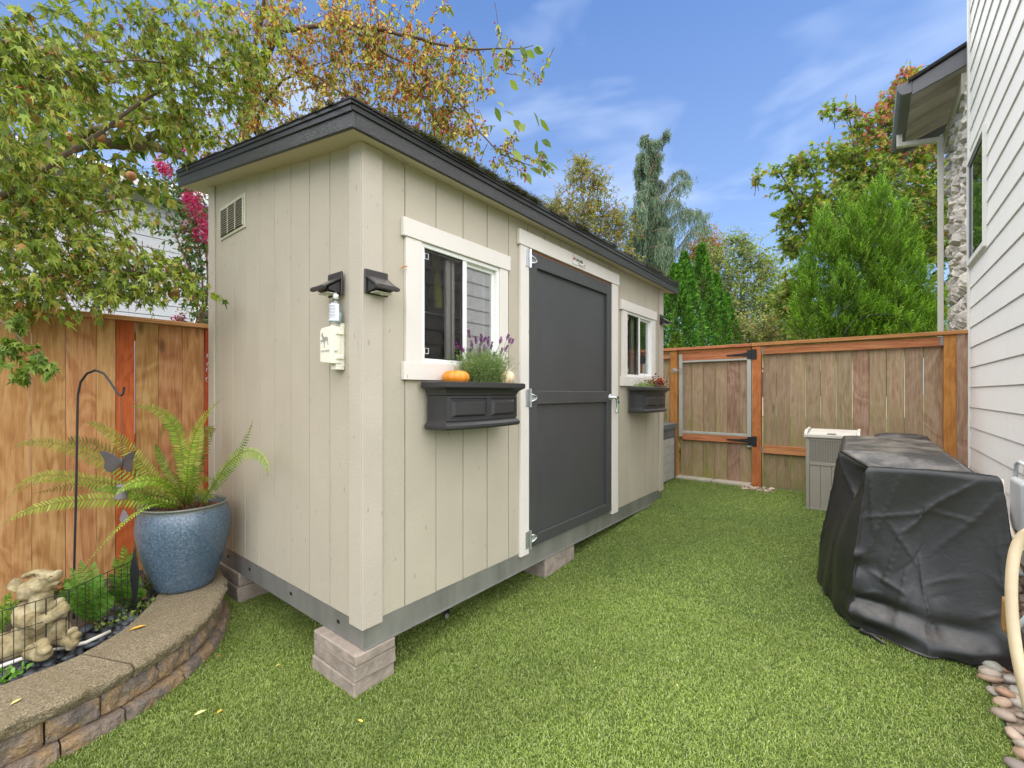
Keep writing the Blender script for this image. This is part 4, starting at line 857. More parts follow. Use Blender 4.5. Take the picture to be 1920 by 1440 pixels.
def strip(name, k0, k1, prof, mat, rough, seed, parent, bevel_end=True, ring=True):
    """prof: list of (offset_from_outer(+out), z, roughness); closed section swept from station k0 to k1"""
    ks = np.linspace(k0, k1, max(6, int((k1 - k0) * 1.6))); V = []; n = len(prof)
    for j, kf in enumerate(ks):
        i = int(min(kf, NS - 2)); f = kf - i; o = OUs[i] * (1 - f) + OUs[i + 1] * f; q = INs[i] * (1 - f) + INs[i + 1] * f; w = np.linalg.norm(o - q); nn = (o - q) / w
        e = min(j, len(ks) - 1 - j)
        for off, z, rg in prof:
            d = off if off > -.18 else (off if off > -.9 else -w)
            p = np.array([o[0] + nn[0] * d, o[1] + nn[1] * d, z]); s = nz3(p, 16, seed) * .6 + nz3(p, 42, seed) * .35 + nz3(p, 90, seed) * .2
            p[:2] += nn * rough * rg * s - (nn * .008 * rg if e == 0 else 0); p[2] += .25 * rough * rg * nz3(p, 30, seed + 4) + .0012 * nz3(p, 60, seed)
            V.append(p)
    F = []; m_ = len(ks)
    for j in range(m_ - 1):
        for a in range(n): F.append((j * n + a, (j + 1) * n + a, (j + 1) * n + (a + 1) % n, j * n + (a + 1) % n))
    F.append(tuple(range(n))); F.append(tuple(range((m_ - 1) * n, m_ * n))[::-1])
    return MB().add(V, F).build(name, mat, parent)
def kat(x, y): return int(np.argmin(np.hypot(OUs[:, 0] - x, OUs[:, 1] - y)))
J = [0, kat(-1.75, .51), kat(-1.25, .52), kat(-.683, .62), kat(-.085, 1.36), NS - 1]
capprof = [(-.99, .153, 0), (-.99, .205, .3), (-.975, .212, 0)] + [(-.16, .2125, 0), (-.13, .2125, 0), (-.09, .2128, 0), (-.05, .2125, 0), (-.02, .212, .25), (-.006, .209, .7), (0.004, .200, 1), (.006, .190, 1), (.004, .180, 1), (.000, .170, 1), (-.004, .160, .9), (-.010, .153, .5), (-.04, .153, 0)]
for i in range(len(J) - 1):
    strip('cap_stone', J[i] + .5, J[i + 1] - .5, capprof, M['cap'], .020, i, wallth)
bl = [0]; rr = random.Random(3); seglen = dl[-1] / (NS - 1)
while bl[-1] < NS - 12: bl.append(bl[-1] + rr.uniform(.15, .235) / seglen)
bl[-1] = NS - 1
face = lambda o, z0, z1: [(-.17, z0, 0), (-.17, z1, 0), (o - .03, z1, 0), (o - .006, z1 - .001, .5)] + [(o + .008 * math.sin(math.pi * t), z1 - (z1 - z0) * t, 1) for t in (.12, .25, .38, .5, .62, .75, .88)] + [(o - .006, z0 + .001, .5), (o - .03, z0, 0)]
for a, b_ in zip(bl[:-1], bl[1:]): strip('wall_block', a + .25, b_ - .25, face(-.022, .052, .1515), M['split'], .022, int(a), wallth)
bl2 = [0]
while bl2[-1] < NS - 12: bl2.append(bl2[-1] + rr.uniform(.20, .28) / seglen)
bl2[-1] = NS - 1
for a, b_ in zip(bl2[:-1], bl2[1:]): strip('wall_block', a + .25, b_ - .25, face(.012, -.04, .0505), M['split'], .018, int(a) + 50, wallth)
# planter bed
V = []; F = []; ks = np.linspace(0, NS - 1, 90).astype(int); nv = 16
for k in ks:
    for j in range(nv):
        t = j / (nv - 1); x = INs[k][0] + .02; y = INs[k][1] + .0; p = np.array([x + (0 if k < 180 else 0), y * (1 - t) + 2.075 * t]); V.append((p[0], p[1], .150 + .012 * nz3((p[0], p[1], 0), 6)))
for i in range(len(ks) - 1):
    for j in range(nv - 1): F.append((i * nv + j, (i + 1) * nv + j, (i + 1) * nv + j + 1, i * nv + j + 1))
bed = struct(MB().add(V, F).build('planter_bed', M['soil'], None, (0, 0, 0), smooth=True))
# pebbles: eight shared shapes
def pebble_mesh(k, mat):
    r_ = np.random.default_rng(k); bm_ = MB().ell((0, 0, 0), (1, .74, .46), n=8); a = np.array(bm_.v); a *= 1 + .10 * np.sin(a @ r_.normal(0, 2, (3, 1)) + k)
    me = bpy.data.meshes.new('pebble'); me.from_pydata(a.tolist(), [], bm_.f); me.polygons.foreach_set('use_smooth', [True] * len(me.polygons)); me.materials.append(mat); return me
def peb_mat(name, cols, rough, var=.25):
    m, nt, b = mat_base(name); oi = nd(nt, 'ShaderNodeObjectInfo'); c = ramp(nt, oi.outputs['Random'], [(i / (len(cols) - 1), lin(q)) for i, q in enumerate(cols)])
    v = vec(nt, (1, 1, 1)); c = mixn(nt, rrange(nt, noi(nt, v, 3, 5), .3, .7, 0, .35), c, sc(lin(cols[0]), .6)); nt.links.new(c, b.inputs['Base Color']); b.inputs['Roughness'].default_value = rough
    bump(nt, b, noi(nt, v, 8, 4), .1, .05); return m
def pebbles(name, parent, mat, boxf, n, smin, smax, zf, seed, layers=2):
    r_ = np.random.default_rng(seed); meshes = [pebble_mesh(k, mat) for k in range(8)]; placed = []; tries = 0
    while len(placed) < n and tries < n * 60:
        tries += 1; p = boxf(r_)
        if p is None: continue
        s = r_.uniform(smin, smax); lay = 0
        if any((p[0] - q[0]) ** 2 + (p[1] - q[1]) ** 2 < (.58 * (s + q[2])) ** 2 for q in placed if q[3] == 0): lay = 1
        if lay and any((p[0] - q[0]) ** 2 + (p[1] - q[1]) ** 2 < (.9 * (s + q[2])) ** 2 for q in placed if q[3] == 1): continue
        placed.append((p[0], p[1], s, lay))
    for i, (x, y, s, lay) in enumerate(placed):
        o = link(name, meshes[i % 8], parent, (x, y, zf(x) + s * .22 + lay * s * .45)); o.scale = (s, s, s * r_.uniform(.7, 1.1)); o.rotation_euler = (r_.normal(0, .22), r_.normal(0, .22), r_.uniform(0, 6.28))
bk = peb_mat('black_pebble', [(46, 50, 56), (72, 78, 86), (56, 58, 62), (86, 92, 98)], .5)
def inbed(r_):
    k = r_.integers(60, 240); t = r_.uniform(.02, .30) if True else 0; q = INs[k]; p = (q[0] + r_.normal(0, .02), q[1] + .03 + t * 1.1)
    if (p[0] + .31) ** 2 + (p[1] - 1.4) ** 2 < .02: return None
    return p if -1.35 < p[0] < -.40 and p[1] < 1.75 else None
pebbles('pebble', bed, bk, inbed, 230, .016, .036, lambda x: .150, 5)
# gravel strip along the house
M['gravelbase'] = simple('gravel_base', lin((124, 110, 94)), .95, var=.3, scale=30, bs=.5)
gs = MB(); xs = np.r_[-2.5, np.linspace(-1, 4.86, 30)]
gs.add([(x, y, g(x) + (.004 if y < -2.3 else -.006)) for x in xs for y in (-2.56, -2.35, RB - .005)], [(i * 3 + j, (i + 1) * 3 + j, (i + 1) * 3 + j + 1, i * 3 + j + 1) for i in range(len(xs) - 1) for j in range(2)])
gravel = struct(gs.build('gravel_strip', M['gravelbase'], None, (0, 0, 0)))
gm = peb_mat('river_pebble', [(168, 140, 116), (128, 116, 106), (184, 164, 144), (150, 152, 142), (190, 140, 100), (116, 108, 104), (172, 166, 154)], .62)
pebbles('pebble', gravel, gm, lambda r_: ((lambda x: (x, r_.uniform(-2.53, RB + .01)))(r_.choice([r_.uniform(1.1, 2.3), r_.uniform(2.0, 3.5)]))), 290, .027, .050, lambda x: g(x), 6)
# the rest of the strip, behind the camera's edge and the covered grill
def gravel_rest():
    r_ = np.random.default_rng(77); V = []; F = []; nv_ = 0; base = MB().ell((0, 0, 0), (1, .74, .46), n=6); B = np.array(base.v)
    for i in range(420):
        x = r_.choice([r_.uniform(-1.5, 1.1), r_.uniform(3.3, 4.8)]); y = r_.uniform(-2.53, RB); s = r_.uniform(.024, .044); a = r_.uniform(0, 6.28); R = np.array([[math.cos(a), -math.sin(a), 0], [math.sin(a), math.cos(a), 0], [0, 0, 1]])
        V.append((B * s) @ R.T + [x, y, g(x) + s * .25]); F += [tuple(q + nv_ for q in f) for f in base.f]; nv_ += len(B)
    mb = MB(); mb.v = [tuple(p) for p in np.concatenate(V)]; mb.f = F; return stuff(mb.build('pebble_fill', gm, gravel, smooth=True))
gravel_rest()
wp = peb_mat('pale_pebble', [(214, 196, 176), (190, 150, 124), (226, 218, 204), (170, 140, 120)], .7)
pg = struct(MB().add([(4.62, -.60, g(4.7) + .002), (4.86, -.60, g(4.8) + .002), (4.86, -.93, g(4.8) + .002), (4.66, -.93, g(4.7) + .002)], [(0, 3, 2, 1)]).build('stone_patch', M['gravelbase'], None))
pebbles('pebble', pg, wp, lambda r_: (r_.uniform(4.63, 4.84), r_.uniform(-.94, -.58)), 46, .012, .026, lambda x: g(x), 9)

# ------------------------------------------------------------------ blue pot and fern
PC = (-.292, 1.412); pot = thing('plant_pot', 'large blue glazed pot standing on the curved stone wall', 'plant pot', (PC[0], PC[1], .2125))
m, nt, b = mat_base('blue_glaze'); v = vec(nt, (1, 1, 1)); v2 = vec(nt, (1, 1, .35))
cc = ramp(nt, noi(nt, v, 95, 3, .75), [(.30, lin((48, 64, 80))), (.5, lin((80, 99, 116))), (.74, lin((134, 148, 158)))])
cc = mixn(nt, rrange(nt, noi(nt, v2, 4, 4), .35, .7, 0, .6), cc, lin((62, 82, 100)), 'MIX')
tcn = nd(nt, 'ShaderNodeTexCoord'); sp = nd(nt, 'ShaderNodeSeparateXYZ'); nt.links.new(tcn.outputs['Object'], sp.inputs[0])
cc = mixn(nt, rrange(nt, sp.outputs['Z'], .455, .485, 0, .8), cc, lin((112, 112, 92)))
nt.links.new(cc, b.inputs['Base Color']); b.inputs['Roughness'].default_value = .34; b.inputs['Coat Weight'].default_value = .35; b.inputs['Coat Roughness'].default_value = .25
bump(nt, b, noi(nt, v, 130, 3), .25, .002)
prof = [(.120, 0), (.142, .004), (.150, .02), (.166, .07), (.186, .13), (.207, .20), (.223, .265), (.233, .32), (.2365, .36), (.236, .39), (.230, .425), (.221, .455), (.213, .472), (.215, .480), (.222, .484), (.224, .490), (.216, .494), (.206, .490), (.202, .47), (.202, .44)]
MB().lathe(prof, (PC[0], PC[1], .2125), 64).build('pot_body', m, pot, origin=(PC[0], PC[1], .2125), smooth=True)
MB().lathe([(.0, .45), (.204, .452)], (PC[0], PC[1], .2125), 30).build('potting_soil', M['soil'], pot)
# dry brown litter round the crown
r = np.random.default_rng(31)
fern = thing('potted_fern', 'large arching sword fern growing out of the blue pot', 'fern', (PC[0], PC[1], .67))
n = 420; P = np.c_[r.normal(PC[0], .12, n), r.normal(PC[1], .12, n), .665 + np.abs(r.normal(0, .02, n))]; k = np.hypot(P[:, 0] - PC[0], P[:, 1] - PC[1]) < .195; P = P[k]; n = len(P)
leaf_mesh('dead_litter', P, rdir(r, n) + [0, 0, .2], rdir(r, n), r.uniform(.02, .06, n), r.uniform(.006, .016, n), pal([(120, 62, 44), (96, 60, 42), (140, 96, 66), (80, 90, 40)], n, r), M['leaf'], fern, 'diamond', (PC[0], PC[1], .67))
def frond(name, pts, wmax, cols, parent, seed, npin=42, twist=0.0, brown=0.0, side=None, sag=.25, mat=None):
    """pts: control points in space from crown to tip; pinnae in pairs along the midrib"""
    r_ = np.random.default_rng(seed); P = np.array(pts, float); m_ = len(P) - 1
    # Bezier of any order
    t = np.linspace(0, 1, npin + 6); B = sum(math.comb(m_, k) * (1 - t)[:, None] ** (m_ - k) * t[:, None] ** k * P[k] for k in range(m_ + 1))
    T = np.gradient(B, axis=0); T /= np.linalg.norm(T, axis=1)[:, None]
    ref = np.array([0, 0, 1.]) if side is None else np.array(side, float)
    S = np.cross(T, ref); S /= np.linalg.norm(S, axis=1)[:, None] + 1e-9; U = np.cross(S, T)
    if twist: c, s = math.cos(twist), math.sin(twist); S, U = S * c + U * s, U * c - S * s
    V = []; F = []; C = []; pc = np.array([lin(c)[:3] for c in cols]); bc = np.array(lin((120, 78, 44))[:3]); nv_ = 0
    for i in range(3, len(t) - 1):
        u = (i - 3) / (len(t) - 4); w = wmax * (math.sin(math.pi * min(1, .12 + u * .9)) ** .55) * (1 - u ** 6 * .6) * r_.uniform(.88, 1.08)
        for sg in (-1, 1):
            d = S[i] * sg * .94 + T[i] * (.30 + .25 * u) ; d /= np.linalg.norm(d); wid = .0125 * (wmax / .05) ** .3 * (1 - .45 * u); o = B[i] + T[i] * (.002 * sg)
            dr = np.array([0, 0, -1.]) * w * sag * r_.uniform(.4, 1.2) + U[i] * r_.normal(0, .05) * w
            q1 = o + d * w * .35 + dr * .15; q2 = o + d * w * .72 + dr * .5; q3 = o + d * w + T[i] * w * .10 + dr
            tw = T[i] * wid / 2; lift = U[i] * wid * .25
            V += [o - tw * .7, o + tw * .7, q1 + tw + lift, q1 - tw + lift, q2 + tw * .75, q2 - tw * .75, q3]
            F += [(nv_, nv_ + 1, nv_ + 2), (nv_, nv_ + 2, nv_ + 3), (nv_ + 3, nv_ + 2, nv_ + 4), (nv_ + 3, nv_ + 4, nv_ + 5), (nv_ + 5, nv_ + 4, nv_ + 6)]; nv_ += 7
            c = pc[r_.integers(0, len(pc))] * r_.uniform(.85, 1.15); c = c * (1 - brown * max(0, u - .35) * 1.5 * r_.uniform(.5, 1)) + bc * brown * max(0, u - .35) * 1.5 * .6
            C += [c * .9] * 2 + [c] * 3 + [c, c * (1 - .3 * brown) + bc * .3 * brown]
    rib = MB().tube(B, np.linspace(.0028, .0009, len(B)), 5); rv = np.array(rib.v); V = np.array(V)
    tri = []; 
    for f in rib.f:
        for a in range(1, len(f) - 1): tri.append((f[0] + nv_, f[a] + nv_, f[a + 1] + nv_))
    C = np.r_[np.c_[np.array(C), np.ones(len(C))], np.tile(np.r_[np.array(lin((134, 128, 58))[:3]), 1], (len(rv), 1))]
    o = rawmesh(name, np.r_[V, rv], np.array(F + tri), C, mat or M['leaf'], parent, tuple(P[0])); return o
LG = [(150, 178, 62), (128, 164, 52), (166, 190, 80)]; MG = [(100, 140, 46), (120, 154, 54), (84, 124, 42)]; YG = [(148, 166, 62), (132, 156, 58), (164, 174, 80)]; OG = [(114, 128, 52), (136, 136, 60), (98, 116, 46)]
cr = np.array([PC[0], PC[1], .68])
def fr(px_list, w, cols, seed, brown=0, tw=0, base=(0, 0), npin=42, side=None, sag=.25):
    npin = int(npin * .78)
    pts = [cr + np.array([base[0], base[1], 0])] + [D(*q) for q in px_list]
    return frond('frond', pts, w, cols, fern, seed, npin, tw, brown, side, sag)
VW = (-.7814, -.6242, .1)          # fronds seen broadside carry their blade towards the yard
fr([(352, 860, 2.62), (350, 800, 2.60), (418, 746, 2.55)], .042, LG, 1, 0, side=VW, npin=56, sag=.1)
fr([(345, 850, 2.72), (345, 745, 2.72), (236, 764, 2.62)], .058, YG, 2, .5, side=VW, npin=62)
fr([(405, 900, 2.55), (450, 870, 2.42), (474, 788, 2.40)], .044, MG, 3, .1, side=VW, npin=48, base=(.05, -.03), sag=.1)
fr([(412, 905, 2.5), (440, 800, 2.36), (506, 838, 2.28), (502, 893, 2.26)], .044, LG, 4, 0, side=VW, npin=60, base=(.06, -.04), sag=.4)
fr([(300, 920, 2.72), (255, 850, 2.75), (205, 790, 2.72), (156, 792, 2.7)], .062, YG, 5, .35, side=VW, npin=58)
fr([(290, 900, 2.8), (190, 800, 2.85), (90, 800, 2.75), (60, 870, 2.7)], .05, OG, 6, .7, side=VW, npin=56)
fr([(270, 900, 2.62), (170, 850, 2.6), (80, 800, 2.5), (20, 842, 2.42)], .055, YG, 7, .55, side=VW, npin=60)
fr([(260, 900, 2.55), (150, 880, 2.5), (60, 890, 2.35), (2, 945, 2.25)], .026, LG, 8, .15, npin=56, sag=.1)
fr([(260, 930, 2.5), (170, 935, 2.5), (70, 930, 2.36), (4, 985, 2.25)], .050, LG, 9, 0, side=VW, npin=58)
fr([(250, 910, 2.6), (150, 900, 2.55), (70, 860, 2.45), (22, 925, 2.4)], .052, YG, 10, .1, side=VW, npin=60)
fr([(300, 920, 2.4), (230, 960, 2.25), (190, 1030, 2.18), (138, 1082, 2.12)], .026, LG, 11, 0, npin=56, base=(-.06, -.08), sag=.05)
fr([(300, 940, 2.6), (230, 880, 2.6), (130, 910, 2.6), (66, 925, 2.6)], .05, OG, 12, .6, side=VW, npin=54)
fr([(340, 870, 2.78), (332, 790, 2.8), (318, 742, 2.8), (300, 830, 2.75)], .055, MG, 13, .2, side=VW, npin=54)
fr([(310, 880, 2.7), (296, 850, 2.75), (290, 830, 2.7)], .036, MG, 14, .3, side=VW, npin=40)
fr([(330, 900, 2.5), (280, 880, 2.45), (230, 910, 2.35), (215, 930, 2.3)], .036, LG, 15, 0, side=VW, npin=44)
fr([(380, 900, 2.8), (382, 800, 2.85), (400, 770, 2.86), (396, 830, 2.86)], .045, OG, 16, .9, side=VW, npin=44)
fr([(362, 880, 2.7), (372, 820, 2.78), (378, 800, 2.82)], .052, YG, 17, .2, side=VW, npin=44)
fr([(300, 950, 2.5), (250, 930, 2.4), (200, 900, 2.35), (170, 925, 2.3)], .036, MG, 18, 0, side=VW, npin=44)
for i, (px, py, Z) in enumerate([(300, 930, 2.4), (330, 915, 2.4), (360, 905, 2.38), (390, 925, 2.4), (405, 935, 2.42), (345, 930, 2.36), (320, 890, 2.5), (372, 880, 2.6), (285, 905, 2.55), (400, 900, 2.5)]):
    fr([(342 * .5 + px * .5, py - 20, Z + .08), (px, py, Z)], .034, MG if i % 2 else OG, 30 + i, .2, side=VW, npin=24)
# ------------------------------------------------------------------ low ferns and ground plants in the bed
def ground_fern(label, c, tips, w, cols, seed, cat='fern'):
    t = thing('low_fern', label, cat, tuple(c))
    for i, tp in enumerate(tips):
        tp = np.array(tp); md = (np.array(c) + tp) / 2 + np.array([0, 0, .05 + .3 * np.linalg.norm(tp - c) * .3]); frond('frond', [c, md, tp], w, cols, t, seed + i, 20, 0, .05, VW, .3)
VG = [(92, 142, 48), (110, 158, 60), (78, 124, 40), (126, 170, 76)]
c = D(170, 1150, 2.32); c[2] = .155
ground_fern('bright green low fern right behind the stone dragon', c, [D(120, 1085, 2.3), D(130, 1065, 2.4), D(150, 1050, 2.4), D(175, 1052, 2.42), D(190, 1075, 2.35), D(200, 1100, 2.3), D(110, 1110, 2.25), D(165, 1095, 2.2), D(215, 1120, 2.3), D(145, 1125, 2.2)], .050, VG, 50)
c = D(235, 1140, 2.5); c[2] = .155
ground_fern('light green low fern below the hanging chime', c, [D(232, 1022, 2.5), D(248, 1035, 2.55), D(215, 1045, 2.45), D(205, 1075, 2.4), D(262, 1080, 2.5), D(225, 1090, 2.4), D(275, 1110, 2.5), D(200, 1110, 2.4)], .045, VG, 70)
c = D(-6, 1180, 2.2); c[2] = .155
ground_fern('yellow green fern at the left picture edge beside the dragon', c, [D(38, 1122, 2.15), D(20, 1110, 2.2), D(30, 1150, 2.1), D(10, 1165, 2.1), D(-20, 1120, 2.2), D(5, 1135, 2.2)], .032, YG + VG, 90)
def ground_plant(label, cs, n, size, cols, seed, R=.05):
    r_ = np.random.default_rng(seed); t = thing('ground_plant', label, 'plant', tuple(cs[0])); P = np.concatenate([np.array(c) + r_.normal(0, 1, (n, 3)) * [R, R, R * .4] for c in cs]); P[:, 2] = np.maximum(P[:, 2], .16); n = len(P)
    leaf_mesh('leaves', P, rdir(r_, n) + [0, 0, .35], rdir(r_, n) * .6 + [0, 0, 1], r_.uniform(.6, 1.2, n) * size, r_.uniform(.7, 1.1, n) * size, pal(cols, n, r_), M['leaf'], t, 'oval', tuple(cs[0]))
ground_plant('small yellow green creeping plant along the stone caps', [PZ(193, 1172, .17), PZ(215, 1165, .17), PZ(236, 1158, .17), PZ(250, 1150, .17), PZ(262, 1140, .18)], 26, .020, [(150, 170, 70), (128, 154, 60), (168, 178, 96)], 5, .022)
ground_plant('bright round leaved plant at the lower left corner', [PZ(8, 1268, .17), PZ(26, 1268, .17), PZ(-10, 1275, .17)], 40, .028, [(120, 168, 70), (100, 150, 56), (140, 180, 90)], 6, .022)
ground_plant('dark leafy undergrowth between the pot and the fence', [D(285, 1100, 2.7), D(270, 1125, 2.5), D(150, 1130, 2.6), D(210, 1125, 2.7), D(100, 1110, 2.7)], 120, .032, [(70, 96, 40), (96, 76, 50), (60, 84, 36), (110, 130, 60)], 7, .06)
# ------------------------------------------------------------------ stone dragon statue
m, nt, b = mat_base('cast_stone'); v = vec(nt, (1, 1, 1))
cc = ramp(nt, noi(nt, v, 14, 6, .65), [(.32, lin((98, 86, 52))), (.5, lin((146, 132, 96))), (.68, lin((182, 170, 138)))])
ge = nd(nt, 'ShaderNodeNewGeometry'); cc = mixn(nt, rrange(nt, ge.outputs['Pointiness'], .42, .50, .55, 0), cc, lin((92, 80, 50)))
nt.links.new(cc, b.inputs['Base Color']); b.inputs['Roughness'].default_value = .9; bump(nt, b, noi(nt, v, 60, 5), .4, .004)
def caps(mb, a, b_, ra, rb, n=6):
    a, b_ = np.array(a, float), np.array(b_, float)
    for t in np.linspace(0, 1, n): p = a * (1 - t) + b_ * t; q = ra * (1 - t) + rb * t; mb.ell(p, (q, q, q), n=12)
S_ = lambda px, py, dz=0.: D(px, py, 2.06 + dz); u_ = .00246
vx = np.array([.624, -.7812, 0]); vz = np.array([.7814, .6242, 0])
def EL(mb, px, py, dz, rx, ry, rz, rot=0):      # radii in picture pixels across, up and in depth; rot = lean in degrees
    R = Matrix((vx, vz, (0, 0, 1))).transposed() @ Matrix.Rotation(math.radians(rot), 3, 'Y'); mb.ell(S_(px, py, dz), (rx * u_, rz * u_, ry * u_), R, 18)
st = MB()
EL(st, 62, 1188, .02, 34, 34, 30, 0); EL(st, 66, 1160, .0, 26, 34, 24, -8); EL(st, 52, 1150, 0, 22, 24, 22)        # belly, chest, shoulder
caps(st, S_(66, 1152, 0), S_(82, 1112, .0), .055, .036)                                                           # neck
EL(st, 74, 1098, 0, 27, 19, 20, -14); EL(st, 52, 1106, -.01, 15, 16, 16); EL(st, 86, 1090, 0, 17, 13, 15, -22); EL(st, 100, 1082, 0, 14, 9, 12, -24); EL(st, 107, 1074, 0, 6, 5, 8); EL(st, 96, 1097, 0, 15, 5, 10, -20)
for i, (px, py) in enumerate([(50, 1076), (58, 1072), (67, 1069), (76, 1070), (84, 1073), (92, 1073)]): EL(st, px, py + 3, .0, 7, 5, 9, 0)
EL(st, 78, 1085, -.045, 6, 4, 4, -20); EL(st, 44, 1118, -.03, 10, 8, 8)
caps(st, S_(46, 1160, -.04), S_(74, 1168, -.07), .042, .030); caps(st, S_(74, 1168, -.07), S_(118, 1142, -.06), .029, .024); EL(st, 116, 1140, -.06, 11, 9, 8, -30); EL(st, 121, 1134, -.055, 5, 7, 5, -20)   # near arm, hands
caps(st, S_(88, 1150, .03), S_(112, 1130, .02), .03, .024); EL(st, 118, 1150, -.03, 5, 9, 6, -20)
EL(st, 24, 1212, -.02, 32, 24, 26, 8); EL(st, 112, 1186, .02, 17, 23, 18); caps(st, S_(112, 1196, 0), S_(138, 1206, -.04), .034, .022)
for px, py in ((136, 1182), (142, 1192), (140, 1204), (134, 1212)): EL(st, px, py, -.03, 7, 6, 9)
caps(st, S_(60, 1222, -.08), S_(82, 1226, -.11), .034, .030); EL(st, 80, 1206, -.10, 12, 9, 9); EL(st, 82, 1219, -.12, 12, 9, 10); EL(st, 78, 1231, -.11, 13, 8, 12); EL(st, 68, 1206, -.09, 5, 5, 5)
EL(st, 6, 1205, .05, 20, 18, 20)
root = thing('dragon_statue', 'pale stone baby dragon statue sitting with its snout raised', 'statue', tuple(PZ(70, 1235, .15)))
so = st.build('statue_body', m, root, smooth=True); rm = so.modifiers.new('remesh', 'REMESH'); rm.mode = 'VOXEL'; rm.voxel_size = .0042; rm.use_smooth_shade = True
sm = so.modifiers.new('smooth', 'SMOOTH'); sm.factor = .6; sm.iterations = 4
tx = bpy.data.textures.new('stone_noise', 'CLOUDS'); tx.noise_scale = .03; dq = so.modifiers.new('disp', 'DISPLACE'); dq.texture = tx; dq.strength = .008; dq.mid_level = .5
ear = MB(); E0 = [(46, 1102), (40, 1086), (26, 1083), (18, 1092), (9, 1101), (16, 1107), (28, 1111), (40, 1110)]
fr_, bk_ = [S_(px, py, -.02 + .02 * (i in (2, 3, 4))) for i, (px, py) in enumerate(E0)], [S_(px, py, .0 + .02 * (i in (2, 3, 4))) for i, (px, py) in enumerate(E0)]
cf = S_(28, 1097, .004); ear.add([tuple(p) for p in fr_ + bk_] + [tuple(cf)], [(i, (i + 1) % 8, 16) for i in range(8)][::-1] + [tuple(range(8, 16))[::-1]] + [(i, 8 + i, 8 + (i + 1) % 8, (i + 1) % 8) for i in range(8)])
eo = ear.build('ear', m, root, smooth=False); eb = eo.modifiers.new('b', 'BEVEL'); eb.width = .005; eb.segments = 2; eb.limit_method = 'ANGLE'
MB().tube([S_(90, 1108, -.052), S_(98, 1103, -.055), S_(106, 1098, -.04), S_(110, 1093, -.02)], .0018, 6).build('mouth_line', simple('dark_crevice', lin((88, 74, 50)), .9), root)
MB().tube([S_(64, 1090, -.056), S_(69, 1093, -.062), S_(75, 1091, -.060), S_(80, 1087, -.055)], .0020, 6).build('eyelid', m, root)
MB().tube([S_(92, 1083, -.045), S_(95, 1080, -.047), S_(98, 1082, -.044)], .0022, 6).build('nostril', bpy.data.materials['dark_crevice'], root)
# ------------------------------------------------------------------ wire edging panels, pipe, hook, chime, stake
def wire_panel(label, A, B, n, zt, zb):
    t = thing('wire_edging', label, 'wire edging', ((A[0] + B[0]) / 2, (A[1] + B[1]) / 2, zb), 'wire edging panels')
    for z in (zt, zt - .10, zt - .20):
        MB().tube([(A[0], A[1], z), (B[0], B[1], z)], .0016 if z < zt else .002, 5).build('wire_rail', M['black'], t)
    for k in range(n):
        p = A + (B - A) * (k + .3) / n; MB().tube([(p[0], p[1] - .003, zt + .0), (p[0], p[1] - .003, zb)], .0015 if k % 6 else .0024, 5).build('wire_rod', M['black'], t)
A = D(-48, 1163, 1.80)[:2]; B = D(136, 1109, 2.055)[:2]
wire_panel('black wire edging panel in front of the stone dragon', A, B, 9, .452, .14)
A = D(124, 1111, 2.05)[:2]; B = D(247, 1052, 2.42)[:2]
wire_panel('black wire edging panel leaning beside the blue pot', A, B, 9, .452, .14)
pv = simple('white_pipe', lin((226, 222, 210)), .5, var=.06)
pp = [PZ(px, py, .168 + .012) for px, py in ((-60, 1272), (0, 1250), (60, 1228), (120, 1214), (160, 1205), (206, 1184))]
tag(MB().tube(pp, .0085, 10).build('irrigation_pipe', pv, None, smooth=True), 'thin white irrigation pipe lying on the black pebbles', 'pipe')
shk = thing('shepherd_hook', 'tall curved black metal shepherd hook in the planter bed', 'garden hook', (-.757, 1.541, .15))
zz = 2.4; path = [D(138, 1160, zz), D(139, 1060, zz), D(143, 900, zz), D(145, 770, zz), D(146, 740, zz), D(151, 716, zz), D(163, 700, zz), D(179, 694, zz), D(194, 700, zz), D(205, 714, zz), D(214, 728, zz), D(221, 738, zz), D(227, 742, zz), D(231, 738, zz), D(233, 725, zz)]
path[0][2] = .12
MB().tube(path, .0068, 4).build('hook_rod', M['black'], shk, bevel=.001)
ch = thing('wind_chime', 'dark cast butterfly and bell chime hanging from the hook', 'wind chime', tuple(D(228, 900, 2.4)))
pw = simple('pewter', lin((82, 76, 76)), .5, metal=.3, var=.15, bs=.3, bscale=60)
cpath = [D(227, 745, 2.395), D(228, 850, 2.395)]
for k in range(19):
    q = cpath[0] + (cpath[1] - cpath[0]) * k / 18; sgn = k % 2
    MB().tube([q + (vx if sgn else vz) * .0042 * math.cos(t) + np.array([0, 0, .0085 * math.sin(t)]) for t in np.linspace(0, 6.28, 9)], .0012, 4).build('chain_link', pw, ch)
half = [(0, -6), (4, -9), (8, -13), (14, -18), (22, -22), (30, -25), (35, -26), (34, -20), (29, -10), (27, -3), (28, 4), (28, 10), (24, 16), (17, 18), (11, 15), (6, 9), (3, 6), (0, 5)]
def wing(s):
    c0 = D(228, 868, 2.385); f = lambda u, v, w: tuple(c0 + vx * (u * s * .93 * .00286) + np.array([0, 0, -v * .92 * .00286]) + vz * (w - .25 * .00286 * u))
    return MB().prism(half, f, -.003, .003)
